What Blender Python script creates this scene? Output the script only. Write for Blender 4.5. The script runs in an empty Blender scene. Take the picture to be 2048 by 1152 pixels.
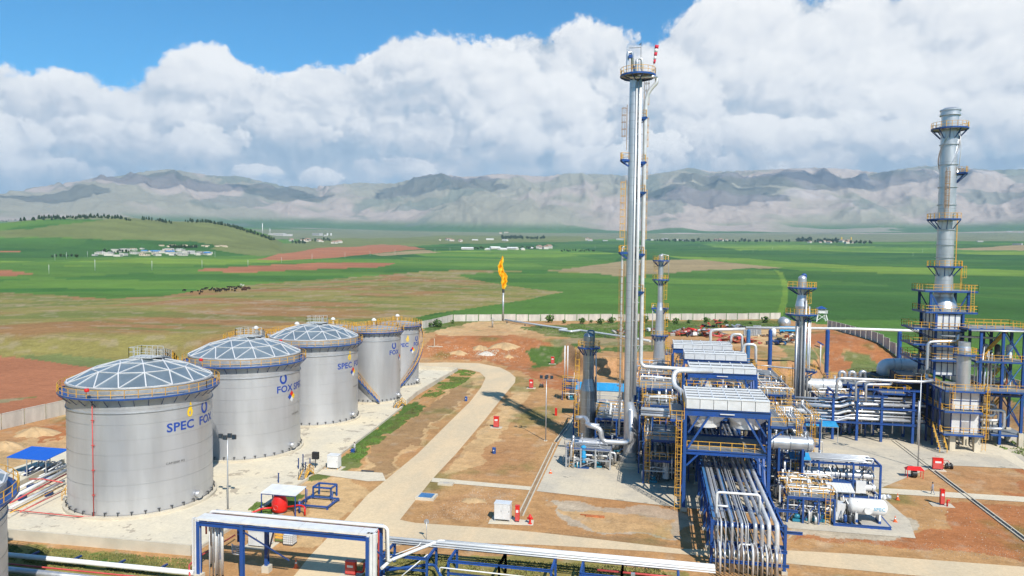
import bpy, bmesh, math, random
import numpy as np
from mathutils import Vector, Matrix
random.seed(7); RNG=np.random.default_rng(11)
R=math.radians; PI=math.pi
scn=bpy.context.scene; COL=scn.collection
# ------------------------------------------------------------------ camera
# x runs along the plant's front, y away from it; the camera looks a little to the left of y
FPX=1450.0; HC=33.5; HY=510.0; ROLL=.0115; YAW=R(11.2); PITCH=math.atan((576-HY)/FPX)
cd=bpy.data.cameras.new('camera'); cam=bpy.data.objects.new('camera',cd); COL.objects.link(cam)
cd.sensor_width=36; cd.lens=36*FPX/2048; cd.clip_start=.5; cd.clip_end=120000
f=Vector((-math.sin(YAW)*math.cos(PITCH),math.cos(YAW)*math.cos(PITCH),-math.sin(PITCH)))
r=Vector((math.cos(YAW),math.sin(YAW),0)); u=r.cross(f)
r2=r*math.cos(ROLL)+u*math.sin(ROLL); u2=u*math.cos(ROLL)-r*math.sin(ROLL)
cam.matrix_world=Matrix(((r2.x,u2.x,-f.x,0),(r2.y,u2.y,-f.y,0),(r2.z,u2.z,-f.z,HC),(0,0,0,1)))
scn.camera=cam
# ------------------------------------------------------------------ sun, sky
SUN_AZ=R(123.5-180); SUN_EL=R(45)
sd=bpy.data.lights.new('sun','SUN'); sd.energy=5.0; sd.angle=R(.5); sd.color=(1,.95,.87)
so=bpy.data.objects.new('sun',sd); COL.objects.link(so)
sv=Vector((math.cos(SUN_AZ)*math.cos(SUN_EL),math.sin(SUN_AZ)*math.cos(SUN_EL),math.sin(SUN_EL)))
so.rotation_euler=sv.to_track_quat('Z','Y').to_euler()
scn.view_settings.view_transform='Standard'; scn.view_settings.look='None'
scn.view_settings.exposure=.32; scn.view_settings.gamma=1; scn.view_settings.use_curve_mapping=False
scn.render.engine='CYCLES'
try:
    scn.cycles.use_denoising=True; scn.cycles.max_bounces=6; scn.cycles.diffuse_bounces=3; scn.cycles.glossy_bounces=3
    scn.cycles.transmission_bounces=2; scn.cycles.volume_bounces=0; scn.cycles.transparent_max_bounces=8
    scn.cycles.use_adaptive_sampling=True; scn.cycles.adaptive_threshold=.015
    scn.cycles.sample_clamp_indirect=4; scn.cycles.caustics_reflective=False; scn.cycles.caustics_refractive=False
except Exception: pass

class S:
    """a socket of a node tree with arithmetic"""
    def __init__(s,nt,o): s.nt=nt; s.o=o
    def _m(s,op,*a,clamp=False):
        n=s.nt.nodes.new('ShaderNodeMath'); n.operation=op; n.use_clamp=clamp
        for i,x in enumerate((s,)+a):
            if isinstance(x,S): s.nt.links.new(x.o,n.inputs[i])
            else: n.inputs[i].default_value=x
        return S(s.nt,n.outputs[0])
    def __add__(s,b): return s._m('ADD',b)
    __radd__=__add__
    def __sub__(s,b): return s._m('SUBTRACT',b)
    def __rsub__(s,b): return (s*-1)+b
    def __mul__(s,b): return s._m('MULTIPLY',b)
    __rmul__=__mul__
    def __truediv__(s,b): return s._m('DIVIDE',b)
    def sin(s): return s._m('SINE')
    def absv(s): return s._m('ABSOLUTE')
    def clamp(s): return s._m('ADD',0.,clamp=True)
    def pw(s,b): return s._m('POWER',b)
    def mx(s,b): return s._m('MAXIMUM',b)
    def mn(s,b): return s._m('MINIMUM',b)
    def at2(s,b): return s._m('ARCTAN2',b)
    def frac(s): return s._m('FRACT')
    def step(s,a,b,c=0.,d=1.,smooth=True):
        n=s.nt.nodes.new('ShaderNodeMapRange'); n.interpolation_type='SMOOTHSTEP' if smooth else 'LINEAR'
        s.nt.links.new(s.o,n.inputs[0])
        for i,v in enumerate((a,b,c,d)):
            if isinstance(v,S): s.nt.links.new(v.o,n.inputs[i+1])
            else: n.inputs[i+1].default_value=v
        return S(s.nt,n.outputs[0])
def node(nt,t,ins=(),**kw):
    n=nt.nodes.new(t)
    for k,v in kw.items(): setattr(n,k,v)
    for k,v in (ins.items() if isinstance(ins,dict) else ins):
        s=n.inputs[k]
        if isinstance(v,S): nt.links.new(v.o,s)
        else: s.default_value=v
    return n
def out(nt,n,k=0): return S(nt,n.outputs[k])
def xyz(nt,a,b,c): return out(nt,node(nt,'ShaderNodeCombineXYZ',{0:a,1:b,2:c}))
def sep(nt,v):
    n=node(nt,'ShaderNodeSeparateXYZ',{0:v}); return [S(nt,n.outputs[i]) for i in range(3)]
def noise(nt,vec,scale,detail=4,rough=.55,dist=0.,k='Fac',dim='3D'):
    return out(nt,node(nt,'ShaderNodeTexNoise',{'Vector':vec,'Scale':scale,'Detail':detail,'Roughness':rough,'Distortion':dist},noise_dimensions=dim),k)
def mixc(nt,fac,a,b,mode='MIX'):
    n=nt.nodes.new('ShaderNodeMix'); n.data_type='RGBA'; n.blend_type=mode
    for i,v in ((0,fac),(6,a),(7,b)):
        if isinstance(v,S): nt.links.new(v.o,n.inputs[i])
        else: n.inputs[i].default_value=v if i==0 else (tuple(v)+(1,))[:4]
    return S(nt,n.outputs[2])
def ramp(nt,fac,stops):
    n=node(nt,'ShaderNodeValToRGB',{0:fac}); e=n.color_ramp.elements
    while len(e)<len(stops): e.new(.5)
    for i,(p,c) in enumerate(stops): e[i].position=p; e[i].color=(tuple(c)+(1,))[:4]
    return out(nt,n)

w=bpy.data.worlds.new('World'); scn.world=w; w.use_nodes=True; nt=w.node_tree; nt.nodes.clear()
try: w.cycles.sampling_method='MANUAL'; w.cycles.sample_map_resolution=512
except Exception: pass
tc=S(nt,nt.nodes.new('ShaderNodeTexCoord').outputs['Generated'])
dx,dy,dz=sep(nt,tc)
cf,sf=-math.sin(YAW),math.cos(YAW)
fw=dx*cf+dy*sf; rt=dx*sf-dy*cf
az=rt.at2(fw); t=dz/((dx*dx+dy*dy).pw(.5)+1e-4)
def pa(px,py):
    "photo position -> azimuth, tangent of the elevation"
    x=px-1024; y=py-576; c,s=math.cos(ROLL),math.sin(ROLL); X=x*c+y*s; Y=-x*s+y*c
    Fw=FPX*math.cos(PITCH)-Y*math.sin(PITCH); Z=-FPX*math.sin(PITCH)-Y*math.cos(PITCH)
    return math.atan2(X,Fw), Z/math.hypot(X,Fw)
sky=node(nt,'ShaderNodeTexSky',sky_type='NISHITA',sun_disc=False,sun_elevation=SUN_EL,sun_rotation=PI/2-SUN_AZ,altitude=400,air_density=1.0,dust_density=.35,ozone_density=3.2)
skyc=out(nt,sky)
# the top edge of the cloud bank round the horizon
TOP=[(-2600,240),(-1100,190),(0,150),(60,152),(110,134),(165,138),(215,160),(270,158),(310,140),(350,116),(400,100),(470,98),(505,130),(560,160),(610,130),(660,128),(720,108),(800,92),(900,86),(1000,74),(1100,62),(1190,46),(1235,60),(1290,60),(1330,26),(1400,-15),(1600,-22),(1750,-28),(2048,-40),(3000,60),(4500,200)]
cv=node(nt,'ShaderNodeFloatCurve',{1:az.step(-1.6,1.6,0,1,False)})
pts=[(( pa(a,b)[0]+1.6)/3.2,pa(a,b)[1]) for a,b in TOP if 0<(pa(a,b)[0]+1.6)/3.2<1]
pts=[(0,.2)]+pts+[(1,.2)]
c=cv.mapping.curves[0]
for i,(a,b) in enumerate(pts):
    if i<2: c.points[0 if i==0 else 1].location=(a,b)
    else: c.points.new(a,b)
for p in c.points: p.handle_type='AUTO'
cv.mapping.update()
top=out(nt,cv)
p2=xyz(nt,az,t*1.12,0.)
def vm(op,*a):
    n=nt.nodes.new('ShaderNodeVectorMath'); n.operation=op
    for i,x in enumerate(a):
        if isinstance(x,S): nt.links.new(x.o,n.inputs[i])
        else: n.inputs[i].default_value=x
    return S(nt,n.outputs[0])
wn=node(nt,'ShaderNodeTexNoise',{'Vector':p2,'Scale':7.,'Detail':2.,'Roughness':.5},noise_dimensions='2D')
wn2=node(nt,'ShaderNodeTexNoise',{'Vector':p2,'Scale':38.,'Detail':4.,'Roughness':.6},noise_dimensions='2D')
wv=vm('ADD',vm('SCALE',vm('SUBTRACT',out(nt,wn,'Color'),(.5,.5,.5))),vm('SCALE',vm('SUBTRACT',out(nt,wn2,'Color'),(.5,.5,.5))))
for q_,k_ in zip([n for n in nt.nodes if n.type=='VECT_MATH' and n.operation=='SCALE'],(.05,.016)): q_.inputs['Scale'].default_value=k_
pw_=vm('ADD',p2,wv)
def puff(vec,scale,sm):
    "rounded heads: a paraboloid on every cell"
    d=out(nt,node(nt,'ShaderNodeTexVoronoi',{'Vector':vec,'Scale':scale,'Smoothness':sm},voronoi_dimensions='2D',feature='SMOOTH_F1'),'Distance')
    return 1-d*d*1.6
def billow(off):
    v=vm('ADD',pw_,off)
    return puff(v,5.5,.5)*.50+puff(vm('ADD',v,(3.3,1.2,0)),12.,.4)*.28+puff(vm('ADD',v,(1.3,5.2,0)),27.,.35)*.15+puff(vm('ADD',v,(7.3,2.2,0)),60.,.3)*.09+puff(vm('ADD',v,(2.3,8.2,0)),130.,.3)*.04
b0=billow((0,0,0)); b1=billow((.009,.016,0))
fine=noise(nt,p2,70.,6,.65,dim='2D')
mid=noise(nt,pw_,11.,5,.55,dim='2D')
big=noise(nt,vm('ADD',pw_,(3.1,1.7,0)),3.6,3,.5,dim='2D')
edge=(top-t)*11.+(b0-.66)*.62+(fine-.5)*.22
alpha=edge.step(-.03,.10)
depth=edge.step(0.,2.2)
lit=(b0-b1)*1.9
sh=lit*.7+.56+(fine-.5)*.13-depth*.15+(mid-.5)*.20+(b0-.62)*.22
# the heads and towers of the bank, back to front, each with a lit crown and a grey foot
LB=[(90,215,150,62,.94,.50),(250,225,120,62,.86,.46),(430,190,118,92,1.02,.50),(600,215,120,66,.90,.50),(760,165,130,66,.96,.52),(690,262,110,34,.56,.40),(930,140,150,66,1.0,.60),(1010,225,120,72,.84,.52),
    (1180,100,110,52,1.0,.66),(1420,70,170,80,1.04,.72),(1700,85,230,90,1.0,.70),(1950,110,190,100,.98,.66),(1560,165,150,60,.84,.60),(1300,160,110,70,.90,.60),(1240,245,55,60,.50,.38),(1460,265,60,60,.50,.40),(1800,200,190,60,.86,.58),(850,262,120,44,.72,.46),
    (560,275,90,30,.78,.46),(1130,240,84,88,1.04,.52),(1390,235,58,84,1.0,.50),(1840,235,80,52,.98,.56),(1720,285,84,36,.90,.54),(1985,265,80,52,.92,.54),(1318,296,46,30,1.0,.52),(1536,274,76,40,1.03,.58),
    (190,285,110,40,.84,.44),(30,285,52,46,.98,.56),(430,285,58,34,.98,.54),(330,300,60,26,.80,.5),(1020,290,90,34,.86,.50),(1180,322,90,22,.84,.56),(640,352,52,17,.92,.60),(520,345,60,17,.86,.56),(770,335,70,18,.74,.52),(1600,325,120,20,.70,.50),(120,345,110,22,.72,.50)]
for px,py,rx,ry,hi,lo in LB:
    a0,t0=pa(px,py); sx,sy=rx/FPX*1.12,ry/FPX*1.12
    u_=(az-a0)/sx; v_=(t-t0)/sy
    kn=min(2.1,max(.8,.045/sy)); e=1.-(u_*u_+v_*v_).pw(.5)+((b0-.66)*.95+(mid-.5)*.35+(fine-.5)*.34)*kn
    al=e.step(0.,.20)
    s2=(v_*.48+u_*.16+.60).clamp()*(hi-lo+.13)+(lo-.13)+lit*.62+(fine-.5)*.14+(mid-.5)*.16
    sh=sh+(s2-sh)*al
low=t.step(.10,.20,1.,0.)            # the far foot of the bank melts into the haze
sh=sh-low*.13+(big-.5)*.10
ccol=ramp(nt,sh,[(0.,(.34,.45,.58)),(.26,(.43,.53,.64)),(.50,(.60,.65,.72)),(.72,(.82,.835,.86)),(.93,(.90,.905,.91)),(1.,(.94,.94,.94))])
gaps=(mid*.5+noise(nt,xyz(nt,az*1.,t*3.,5.),7.,5,.55,dim='2D')*.5+(b0-.62)*-.15).step(.52,.60)*t.step(.10,.15,.6,0.)
skym=mixc(nt,1.,skyc,(.38,1.04,1.30),'MULTIPLY')
skyb=out(nt,node(nt,'ShaderNodeBackground',{'Color':skym,'Strength':.094}))
nb=node(nt,'ShaderNodeBackground',{'Color':mixc(nt,gaps,ccol,(.37,.53,.70)),'Strength':.88})
ms=node(nt,'ShaderNodeMixShader',{0:alpha*t.step(-.02,.02)}); nt.links.new(skyb.o,ms.inputs[1]); nt.links.new(nb.outputs[0],ms.inputs[2])
wo=nt.nodes.new('ShaderNodeOutputWorld'); nt.links.new(ms.outputs[0],wo.inputs[0])
# ------------------------------------------------------------------ materials
MATS={}
def material(name,col,rough=.6,metal=0.,var=.0,vscale=1.,vstretch=(1,1,1),bump=0.,bscale=20.,spec=.5,col2=None,emit=None,world=False):
    m=bpy.data.materials.new(name); m.use_nodes=True; nt=m.node_tree; b=nt.nodes['Principled BSDF']
    b.inputs['Roughness'].default_value=rough; b.inputs['Metallic'].default_value=metal
    b.inputs['Specular IOR Level'].default_value=spec
    b.inputs['Base Color'].default_value=tuple(col)+(1,)
    if var or bump or col2:
        tc=nt.nodes.new('ShaderNodeTexCoord')
        g=nt.nodes.new('ShaderNodeNewGeometry')
        v=S(nt,g.outputs['Position']) 
        mp=node(nt,'ShaderNodeMapping',{0:v,3:vstretch}); v2=out(nt,mp)
        if var or col2:
            n=noise(nt,v2,vscale,5,.6); n2=noise(nt,v,vscale*.13,3,.5)
            fa=(n*.65+n2*.35).step(.33,.67)
            c1=[min(1,x*(1+var)) for x in col]; c2=col2 or [x*(1-var) for x in col]
            nt.links.new(mixc(nt,fa,c2,c1).o,b.inputs['Base Color'])
            nt.links.new((fa*.12+(rough-.06)).o,b.inputs['Roughness'])
        if bump:
            bn=node(nt,'ShaderNodeBump',{'Height':noise(nt,v2,bscale,4,.6),'Distance':bump,'Strength':.5})
            nt.links.new(bn.outputs[0],b.inputs['Normal'])
    if emit: b.inputs['Emission Color'].default_value=tuple(emit[:3])+(1,); b.inputs['Emission Strength'].default_value=emit[3]
    MATS[name]=m; return m
clad=material('aluminium_cladding',(.62,.63,.65),.38,.72,.10,.9,(1,1,.25))
shell=material('tank_cladding',(.54,.545,.555),.42,.55,.09,.5,(1,1,.12))
galv=material('galvanised_steel',(.50,.52,.54),.45,.6,.12,3.)
pipew=material('white_clad_pipe',(.68,.68,.67),.36,.3,.10,1.5)
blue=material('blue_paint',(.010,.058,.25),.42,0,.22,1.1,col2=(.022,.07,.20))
blued=material('dark_blue_paint_and_shade',(.010,.04,.16),.4,0,.15,2.)  # also stands for shade on the heater's west frame
yellow=material('yellow_paint',(.74,.41,.04),.5,0,.10,1.2,col2=(.55,.28,.05))
red=material('red_paint',(.62,.02,.015),.35,0,.10,3.)
rust=material('rusty_steel',(.32,.09,.035),.8,0,.35,1.5)
white=material('white_paint',(.69,.69,.67),.45,0,.09,.8)
conc=material('concrete',(.55,.49,.38),.85,0,.13,.35,bump=.01)
concg=material('grey_concrete',(.42,.39,.34),.85,0,.15,.5,bump=.01)
wallm=material('precast_concrete',(.50,.46,.40),.85,0,.2,.5,(1,1,.3),bump=.01)
domep=material('dome_panel',(.27,.32,.345),.34,.5,.14,.35,col2=(.21,.26,.29))
domer=material('dome_rib',(.68,.67,.66),.45,.2,.05,2.)
black=material('black_paint',(.02,.02,.022),.5)
darks=material('dark_steel_and_shade',(.07,.075,.08),.5,.3,.3,2.)  # real dark steel, also painted shade in cooler gaps and furnace casing
cyan=material('light_blue_sheet',(.03,.30,.58),.45,0,.12,1.2)
teal=material('teal_paint',(.02,.20,.30),.4,0,.1,3.)
rail_w=material('grey_rail',(.62,.62,.60),.45,.3)
orange=material('orange_plastic',(.75,.13,.03),.5)
glassm=material('dark_window_glass',(.03,.05,.07),.1,0)
silver=material('cooler_casing',(.74,.75,.75),.42,.25,.06,1.5)
gravel=material('gravel',(.36,.32,.27),.95,0,.3,3.,bump=.05,bscale=9.)
inkb=material('blue_lettering',(.012,.06,.33),.45)
inky=material('yellow_lettering',(.85,.55,.02),.45)
inkk=material('black_lettering',(.03,.03,.03),.5)
# ------------------------------------------------------------------ mesh builder
class MB:
    def __init__(s): s.v=[]; s.f=[]; s.sm=[]
    def add(s,v,f,smooth=False):
        n=len(s.v); s.v+= [tuple(p) for p in v]; s.f+=[tuple(i+n for i in q) for q in f]; s.sm+=[smooth]*len(f); return s
    def box(s,x0,x1,y0,y1,z0,z1):
        return s.add([(x0,y0,z0),(x1,y0,z0),(x1,y1,z0),(x0,y1,z0),(x0,y0,z1),(x1,y0,z1),(x1,y1,z1),(x0,y1,z1)],
          [(0,3,2,1),(4,5,6,7),(0,1,5,4),(1,2,6,5),(2,3,7,6),(3,0,4,7)])
    def beam(s,a,b,w,h=None,up=(0,0,1)):
        "square bar from a to b"
        h=h or w; a=Vector(a); b=Vector(b); d=(b-a)
        if d.length<1e-6: return s
        d.normalize(); U=Vector(up)
        if abs(d.dot(U))>.95: U=Vector((1,0,0))
        r=d.cross(U).normalized(); q=r.cross(d).normalized(); v=[]
        for p in (a,b):
            for i,j in ((-1,-1),(1,-1),(1,1),(-1,1)): v.append(p+r*(i*w/2)+q*(j*h/2))
        return s.add(v,[(0,1,2,3),(7,6,5,4),(0,4,5,1),(1,5,6,2),(2,6,7,3),(3,7,4,0)])
    def ibeam(s,a,b,w,h,t=None):
        "rolled I section: two flanges and a web"
        t=t or w*.14; a=Vector(a); b=Vector(b); d=(b-a).normalized(); U=Vector((0,0,1)) if abs(d.z)<.95 else Vector((0,1,0))
        r=d.cross(U).normalized(); q=r.cross(d).normalized()
        for k in (-1,1):
            o=q*(k*(h/2-t/2)); s.beam(a+o,b+o,w,t,q)
        return s.beam(a,b,t,h-2*t,q)
    def tube(s,pts,rad,n=8,caps=True,smooth=True):
        P=[Vector(p) for p in pts]; rs=rad if isinstance(rad,(list,tuple)) else [rad]*len(P)
        k=len(P); T=[]
        for i in range(k):
            if i==0: d=P[1]-P[0]
            elif i==k-1: d=P[-1]-P[-2]
            else: d=(P[i]-P[i-1]).normalized()+(P[i+1]-P[i]).normalized()
            T.append(d.normalized() if d.length>1e-9 else Vector((0,0,1)))
        d0=(P[1]-P[0]).normalized(); U=Vector((0,0,1)) if abs(d0.z)<.9 else Vector((1,0,0))
        r=d0.cross(U).normalized(); v=[]
        for i in range(k):
            r=(r-T[i]*r.dot(T[i])).normalized(); q=T[i].cross(r)
            m=1.
            if 0<i<k-1:
                c=(P[i]-P[i-1]).normalized().dot(T[i]); m=1/max(c,.5)
            for j in range(n):
                a=2*PI*j/n; o=r*math.cos(a)+q*math.sin(a)
                v.append(P[i]+o*rs[i])
        f=[(i*n+j,i*n+(j+1)%n,(i+1)*n+(j+1)%n,(i+1)*n+j) for i in range(k-1) for j in range(n)]
        s.add(v,f,smooth)
        if caps: 
            b=len(s.v)-k*n; s.f+=[tuple(b+j for j in range(n-1,-1,-1)),tuple(b+(k-1)*n+j for j in range(n))]; s.sm+=[False]*2
        return s
    def pipe(s,pts,rad,bend=None,n=8,seg=4):
        "pipe with rounded elbows"
        P=[Vector(p) for p in pts]; bend=bend or rad*2.2; o=[P[0]]
        for i in range(1,len(P)-1):
            a=(P[i-1]-P[i]); b=(P[i+1]-P[i]); L=min(bend,a.length*.49,b.length*.49); a.normalize(); b.normalize()
            p0=P[i]+a*L; p1=P[i]+b*L
            for k in range(seg+1):
                t=k/seg; o.append(p0*(1-t)**2+P[i]*2*t*(1-t)+p1*t*t)
        o.append(P[-1]); return s.tube(o,rad,n)
    def lathe(s,prof,n=24,c=(0,0,0),axis='z',smooth=True,a0=0,a1=2*PI,soft=False):
        if not soft and len(prof)>2:
            for p,q in zip(prof[:-1],prof[1:]): s.lathe([p,q],n,c,axis,smooth,a0,a1,True)
            return s
        full=abs(a1-a0-2*PI)<1e-6; m=n if full else n+1; v=[]
        for r_,z in prof:
            for j in range(m):
                a=a0+(a1-a0)*j/n; x,y=r_*math.cos(a),r_*math.sin(a)
                p=(x,y,z) if axis=='z' else ((z,x,y) if axis=='x' else (y,z,x))
                v.append((p[0]+c[0],p[1]+c[1],p[2]+c[2]))
        f=[]
        for i in range(len(prof)-1):
            for j in range(m if full else n):
                k=(j+1)%m; f.append((i*m+j,i*m+k,(i+1)*m+k,(i+1)*m+j))
        return s.add(v,f,smooth)
    def build(s,name,mat,parent=None,loc=None,label=None,kind=None):
        me=bpy.data.meshes.new(name); me.from_pydata(s.v,[],s.f)
        me.polygons.foreach_set('use_smooth',s.sm)
        me.materials.append(mat); o=bpy.data.objects.new(name,me); COL.objects.link(o)
        if parent is not None: o.parent=parent
        if loc is not None: o.location=loc
        if label: o['label']=label
        if kind: o['kind']=kind
        return o
def thing(name,label,cat,loc=(0,0,0),rz=0,group=None):
    o=bpy.data.objects.new(name,None); COL.objects.link(o); o.empty_display_size=.3
    o.location=loc; o.rotation_euler=(0,0,rz); o['label']=label; o['category']=cat
    if group: o['group']=group
    return o
def tag(o,label,cat,group=None):
    o['label']=label; o['category']=cat
    if group: o['group']=group
    return o
KIDS={}
def copy_tree(o,parent=None):
    c=o.copy(); COL.objects.link(c)
    if parent is not None: c.parent=parent
    for k in list(o.children): copy_tree(k,c)
    return c
def dup(o,loc,rz=None,label=None,group=None,scale=None):
    c=copy_tree(o); c.location=loc
    if rz is not None: c.rotation_euler=(0,0,rz)
    if label: c['label']=label
    if group: c['group']=group
    if scale: c.scale=(scale,)*3
    return c
# ------------------------------------------------------------------ photo position -> place
def ray(px,py):
    x=px-1024; y=py-576; d=f*FPX+r2*x-u2*y
    return d
def G(px,py,z=0.):
    d=ray(px,py); t_=(z-HC)/d.z; return Vector((d.x*t_,d.y*t_,z))
def AY(px,py,Y):
    "point of the upright plane y=Y"
    d=ray(px,py); t_=Y/d.y; return Vector((d.x*t_,Y,HC+d.z*t_))
def pix(p):
    v=Vector(p)-Vector((0,0,HC)); w_=v.dot(f); return 1024+FPX*v.dot(r2)/w_, 576-FPX*v.dot(u2)/w_
def zat(X,Y,py):
    lo,hi=-5.,120.
    for _ in range(40):
        m=(lo+hi)/2
        if pix((X,Y,m))[1]>py: lo=m
        else: hi=m
    return lo
# ------------------------------------------------------------------ noise for the terrain
def _h(ix,iy,s):
    n=(ix.astype(np.int64)*374761393+iy.astype(np.int64)*668265263+s*1442695041)&0x7fffffff
    n=((n^(n>>13))*1274126177)&0x7fffffff
    return ((n^(n>>16))&0xffff)/65535.
def vn(x,y,s=0):
    ix=np.floor(x); iy=np.floor(y); fx=x-ix; fy=y-iy; fx=fx*fx*fx*(fx*(fx*6-15)+10); fy=fy*fy*fy*(fy*(fy*6-15)+10)
    ix=ix.astype(np.int64); iy=iy.astype(np.int64)
    a=_h(ix,iy,s); b=_h(ix+1,iy,s); c_=_h(ix,iy+1,s); d=_h(ix+1,iy+1,s)
    return (a*(1-fx)+b*fx)*(1-fy)+(c_*(1-fx)+d*fx)*fy
def fbm(x,y,o=5,s=0,g=.5):
    a=1.; t_=0.; v=0.
    for i in range(o): v=v+a*vn(x,y,s+i*17); t_+=a; a*=g; x=x*2.03+3.1; y=y*2.03+1.7
    return v/t_
def ridged(x,y,o=5,s=0):
    a=1.; t_=0.; v=0.
    for i in range(o): v=v+a*(1-np.abs(2*vn(x,y,s+i*31)-1))**1.5; t_+=a; a*=.5; x=x*2.07+1.3; y=y*2.07+4.1
    return v/t_
def sst(x): x=np.clip(x,0,1); return x*x*(3-2*x)
PR=np.array([0,330,700,1000,1500,2000,2700,3500,4500,6000,7500,9000,12000,40000.]); PZ=np.array([0,0,2,5,13,27,50,79,118,190,262,345,400,420.])
def azr(X,Y):
    c,s=math.cos(YAW),math.sin(YAW)
    return np.arctan2(X*c+Y*s,-X*s+Y*c), np.hypot(X,Y)
FR=[(-2500,470),(-600,448),(0,447),(100,437),(230,434),(330,444),(430,446),(480,455),(540,472),(580,500),(640,560),(4000,560)]
FRa=np.array([pa(a,b)[0] for a,b in FR]); FRt=np.array([pa(a,b)[1] for a,b in FR])
def zter(X,Y):
    X=np.asarray(X,float); Y=np.asarray(Y,float)
    a,r_=azr(X,Y)
    z=np.interp(r_,PR,PZ)
    # terrace north of the plant, cut as a bank behind the coolers
    inb=sst((X+32)/14)*(1-sst((X-46)/8))
    yc=200+ (X+28)*.21+ 5*(fbm(X*.08,X*0+3.3,3,5)-.5)+20*(1-inb)
    wd=34*(1-inb)+3.2*inb
    z=z+4.6*sst((Y-yc)/wd)*(1-sst((np.abs(X)-220)/160))*(1-sst((Y-520)/400))
    # bank east of the heater
    z=z+3.2*sst((X-70)/7)*sst((Y-128)/10)*(1-sst((Y-180)/30))*(1-sst((X-130)/40))
    # green hill on the left, its crest 3 km off
    cr=3000.; tgt=np.interp(a,FRa,FRt)*cr+HC; bz=np.interp(cr,PR,PZ)
    amp=np.maximum(tgt-bz,0)
    t_=(r_-1750)/(cr-1750); bump=np.where(t_<1,sst(t_)**1.15,1-sst((r_-cr)/1500))
    z=z+amp*bump*(1+.06*(fbm(X*.004,Y*.004,4,9)-.5)*(t_<.9))
    z=z+np.clip((r_-500)/2500,0,1)*(fbm(X*.0016,Y*.0016,3,2)-.5)*np.clip(r_,0,4000)*.007*(1-sst((r_-4500)/2500))
    z=z+.5*(fbm(X*.11,Y*.11,4,3)-.5)*sst((Y-216)/12)*(r_<900)
    return z
# mountains: skyline of the photograph, spurs by ridged noise
SK=[(-3000,395),(-800,375),(-300,400),(-100,408),(0,402),(60,384),(120,368),(200,355),(240,352),(290,343),(345,339),(390,346),(430,352),(480,352),(520,362),(570,374),(610,379),(650,374),(720,367),(790,368),(850,352),(880,348),(930,354),(960,352),(1000,347),(1040,350),(1090,353),(1130,347),(1200,348),(1270,352),(1330,345),(1380,335),(1420,343),(1500,341),(1560,338),(1640,335),(1700,338),(1760,346),(1800,338),(1850,331),(1920,336),(1990,340),(2048,338),(2400,350),(3600,380),(5000,400)]
SKa=np.array([pa(a,b)[0] for a,b in SK]); SKt=np.array([pa(a,b)[1] for a,b in SK])
def mountain_grid(A,Rr):
    "A: azimuths (n), Rr: distances (m) -> heights m x n"
    a=A[None,:]; r_=Rr[:,None]; bz=np.interp(r_,PR,PZ)
    wx=(fbm(a*9+r_*.0002,r_*.0003,3,40)-.5)
    x=a*8.5+wx*.9; y=r_*.00030+wx*.6
    rd=.55*ridged(x,y,3,70)+.45*fbm(x,y,5,71); r2_=.5*ridged(a*26+wx*2,r_*.0009,4,90)+.5*fbm(a*24,r_*.0011,5,92); r3=fbm(a*60,r_*.003,4,91)
    foot=8200+1300*(fbm(a*4+.0*r_,r_*0,3,55)-.5)*2
    up=sst((r_-foot)/5200); near=sst((r_-foot+500)/1700)
    h=up**.9*(760+460*rd+170*(r2_-.5))+near*(190*rd+130*(r2_-.45)+30*(r3-.5))
    h=h*(1-.5*sst((r_-14800)/3500))
    z=bz+h
    tt=(z-HC)/r_; cur=tt.max(0); tgt=np.interp(A,SKa,SKt)
    lift=(tgt-cur); 
    k=np.ones(5)/5; lift=np.convolve(np.pad(lift,2,mode='edge'),k,'valid')
    z=z+lift[None,:]*r_*sst((r_-foot)/4600)
    return z,up,rd,r2_
# ------------------------------------------------------------------ terrain
_ts=np.concatenate([np.arange(60,600,1.5),np.geomspace(600,9500,900)])
def GT(px,py):
    d=ray(px,py); L=math.hypot(d.x,d.y); x=_ts*d.x/L; y=_ts*d.y/L; z=HC+_ts*d.z/L
    g=zter(x,y); k=np.nonzero(g>=z)[0]
    if len(k)==0: i=len(_ts)-1; return Vector((x[i],y[i],float(g[i])))
    i=k[0]
    if i==0: return Vector((x[0],y[0],float(g[0])))
    a=(z-g)[i-1]; b=(g-z)[i]; q=a/(a+b+1e-9); X=x[i-1]*(1-q)+x[i]*q; Y=y[i-1]*(1-q)+y[i]*q
    return Vector((X,Y,float(zter(X,Y))))
def inpoly(x,y,P):
    P=np.array(P,float); r_=np.zeros(x.shape,bool)
    j=len(P)-1
    for i in range(len(P)):
        xi,yi=P[i]; xj,yj=P[j]
        c=((yi>y)!=(yj>y)); xx=(xj-xi)*(y-yi)/((yj-yi) if abs(yj-yi)>1e-12 else 1e-12)+xi
        r_^=(c&(x<xx)); j=i
    return r_
GRN=(.074,.160,.026); GRD=(.043,.115,.022); GRL=(.125,.215,.03); OLV=(.235,.200,.060); TAN=(.30,.225,.115); RDB=(.34,.135,.065); OLG=(.150,.170,.055); GYG=(.17,.185,.10)
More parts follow.
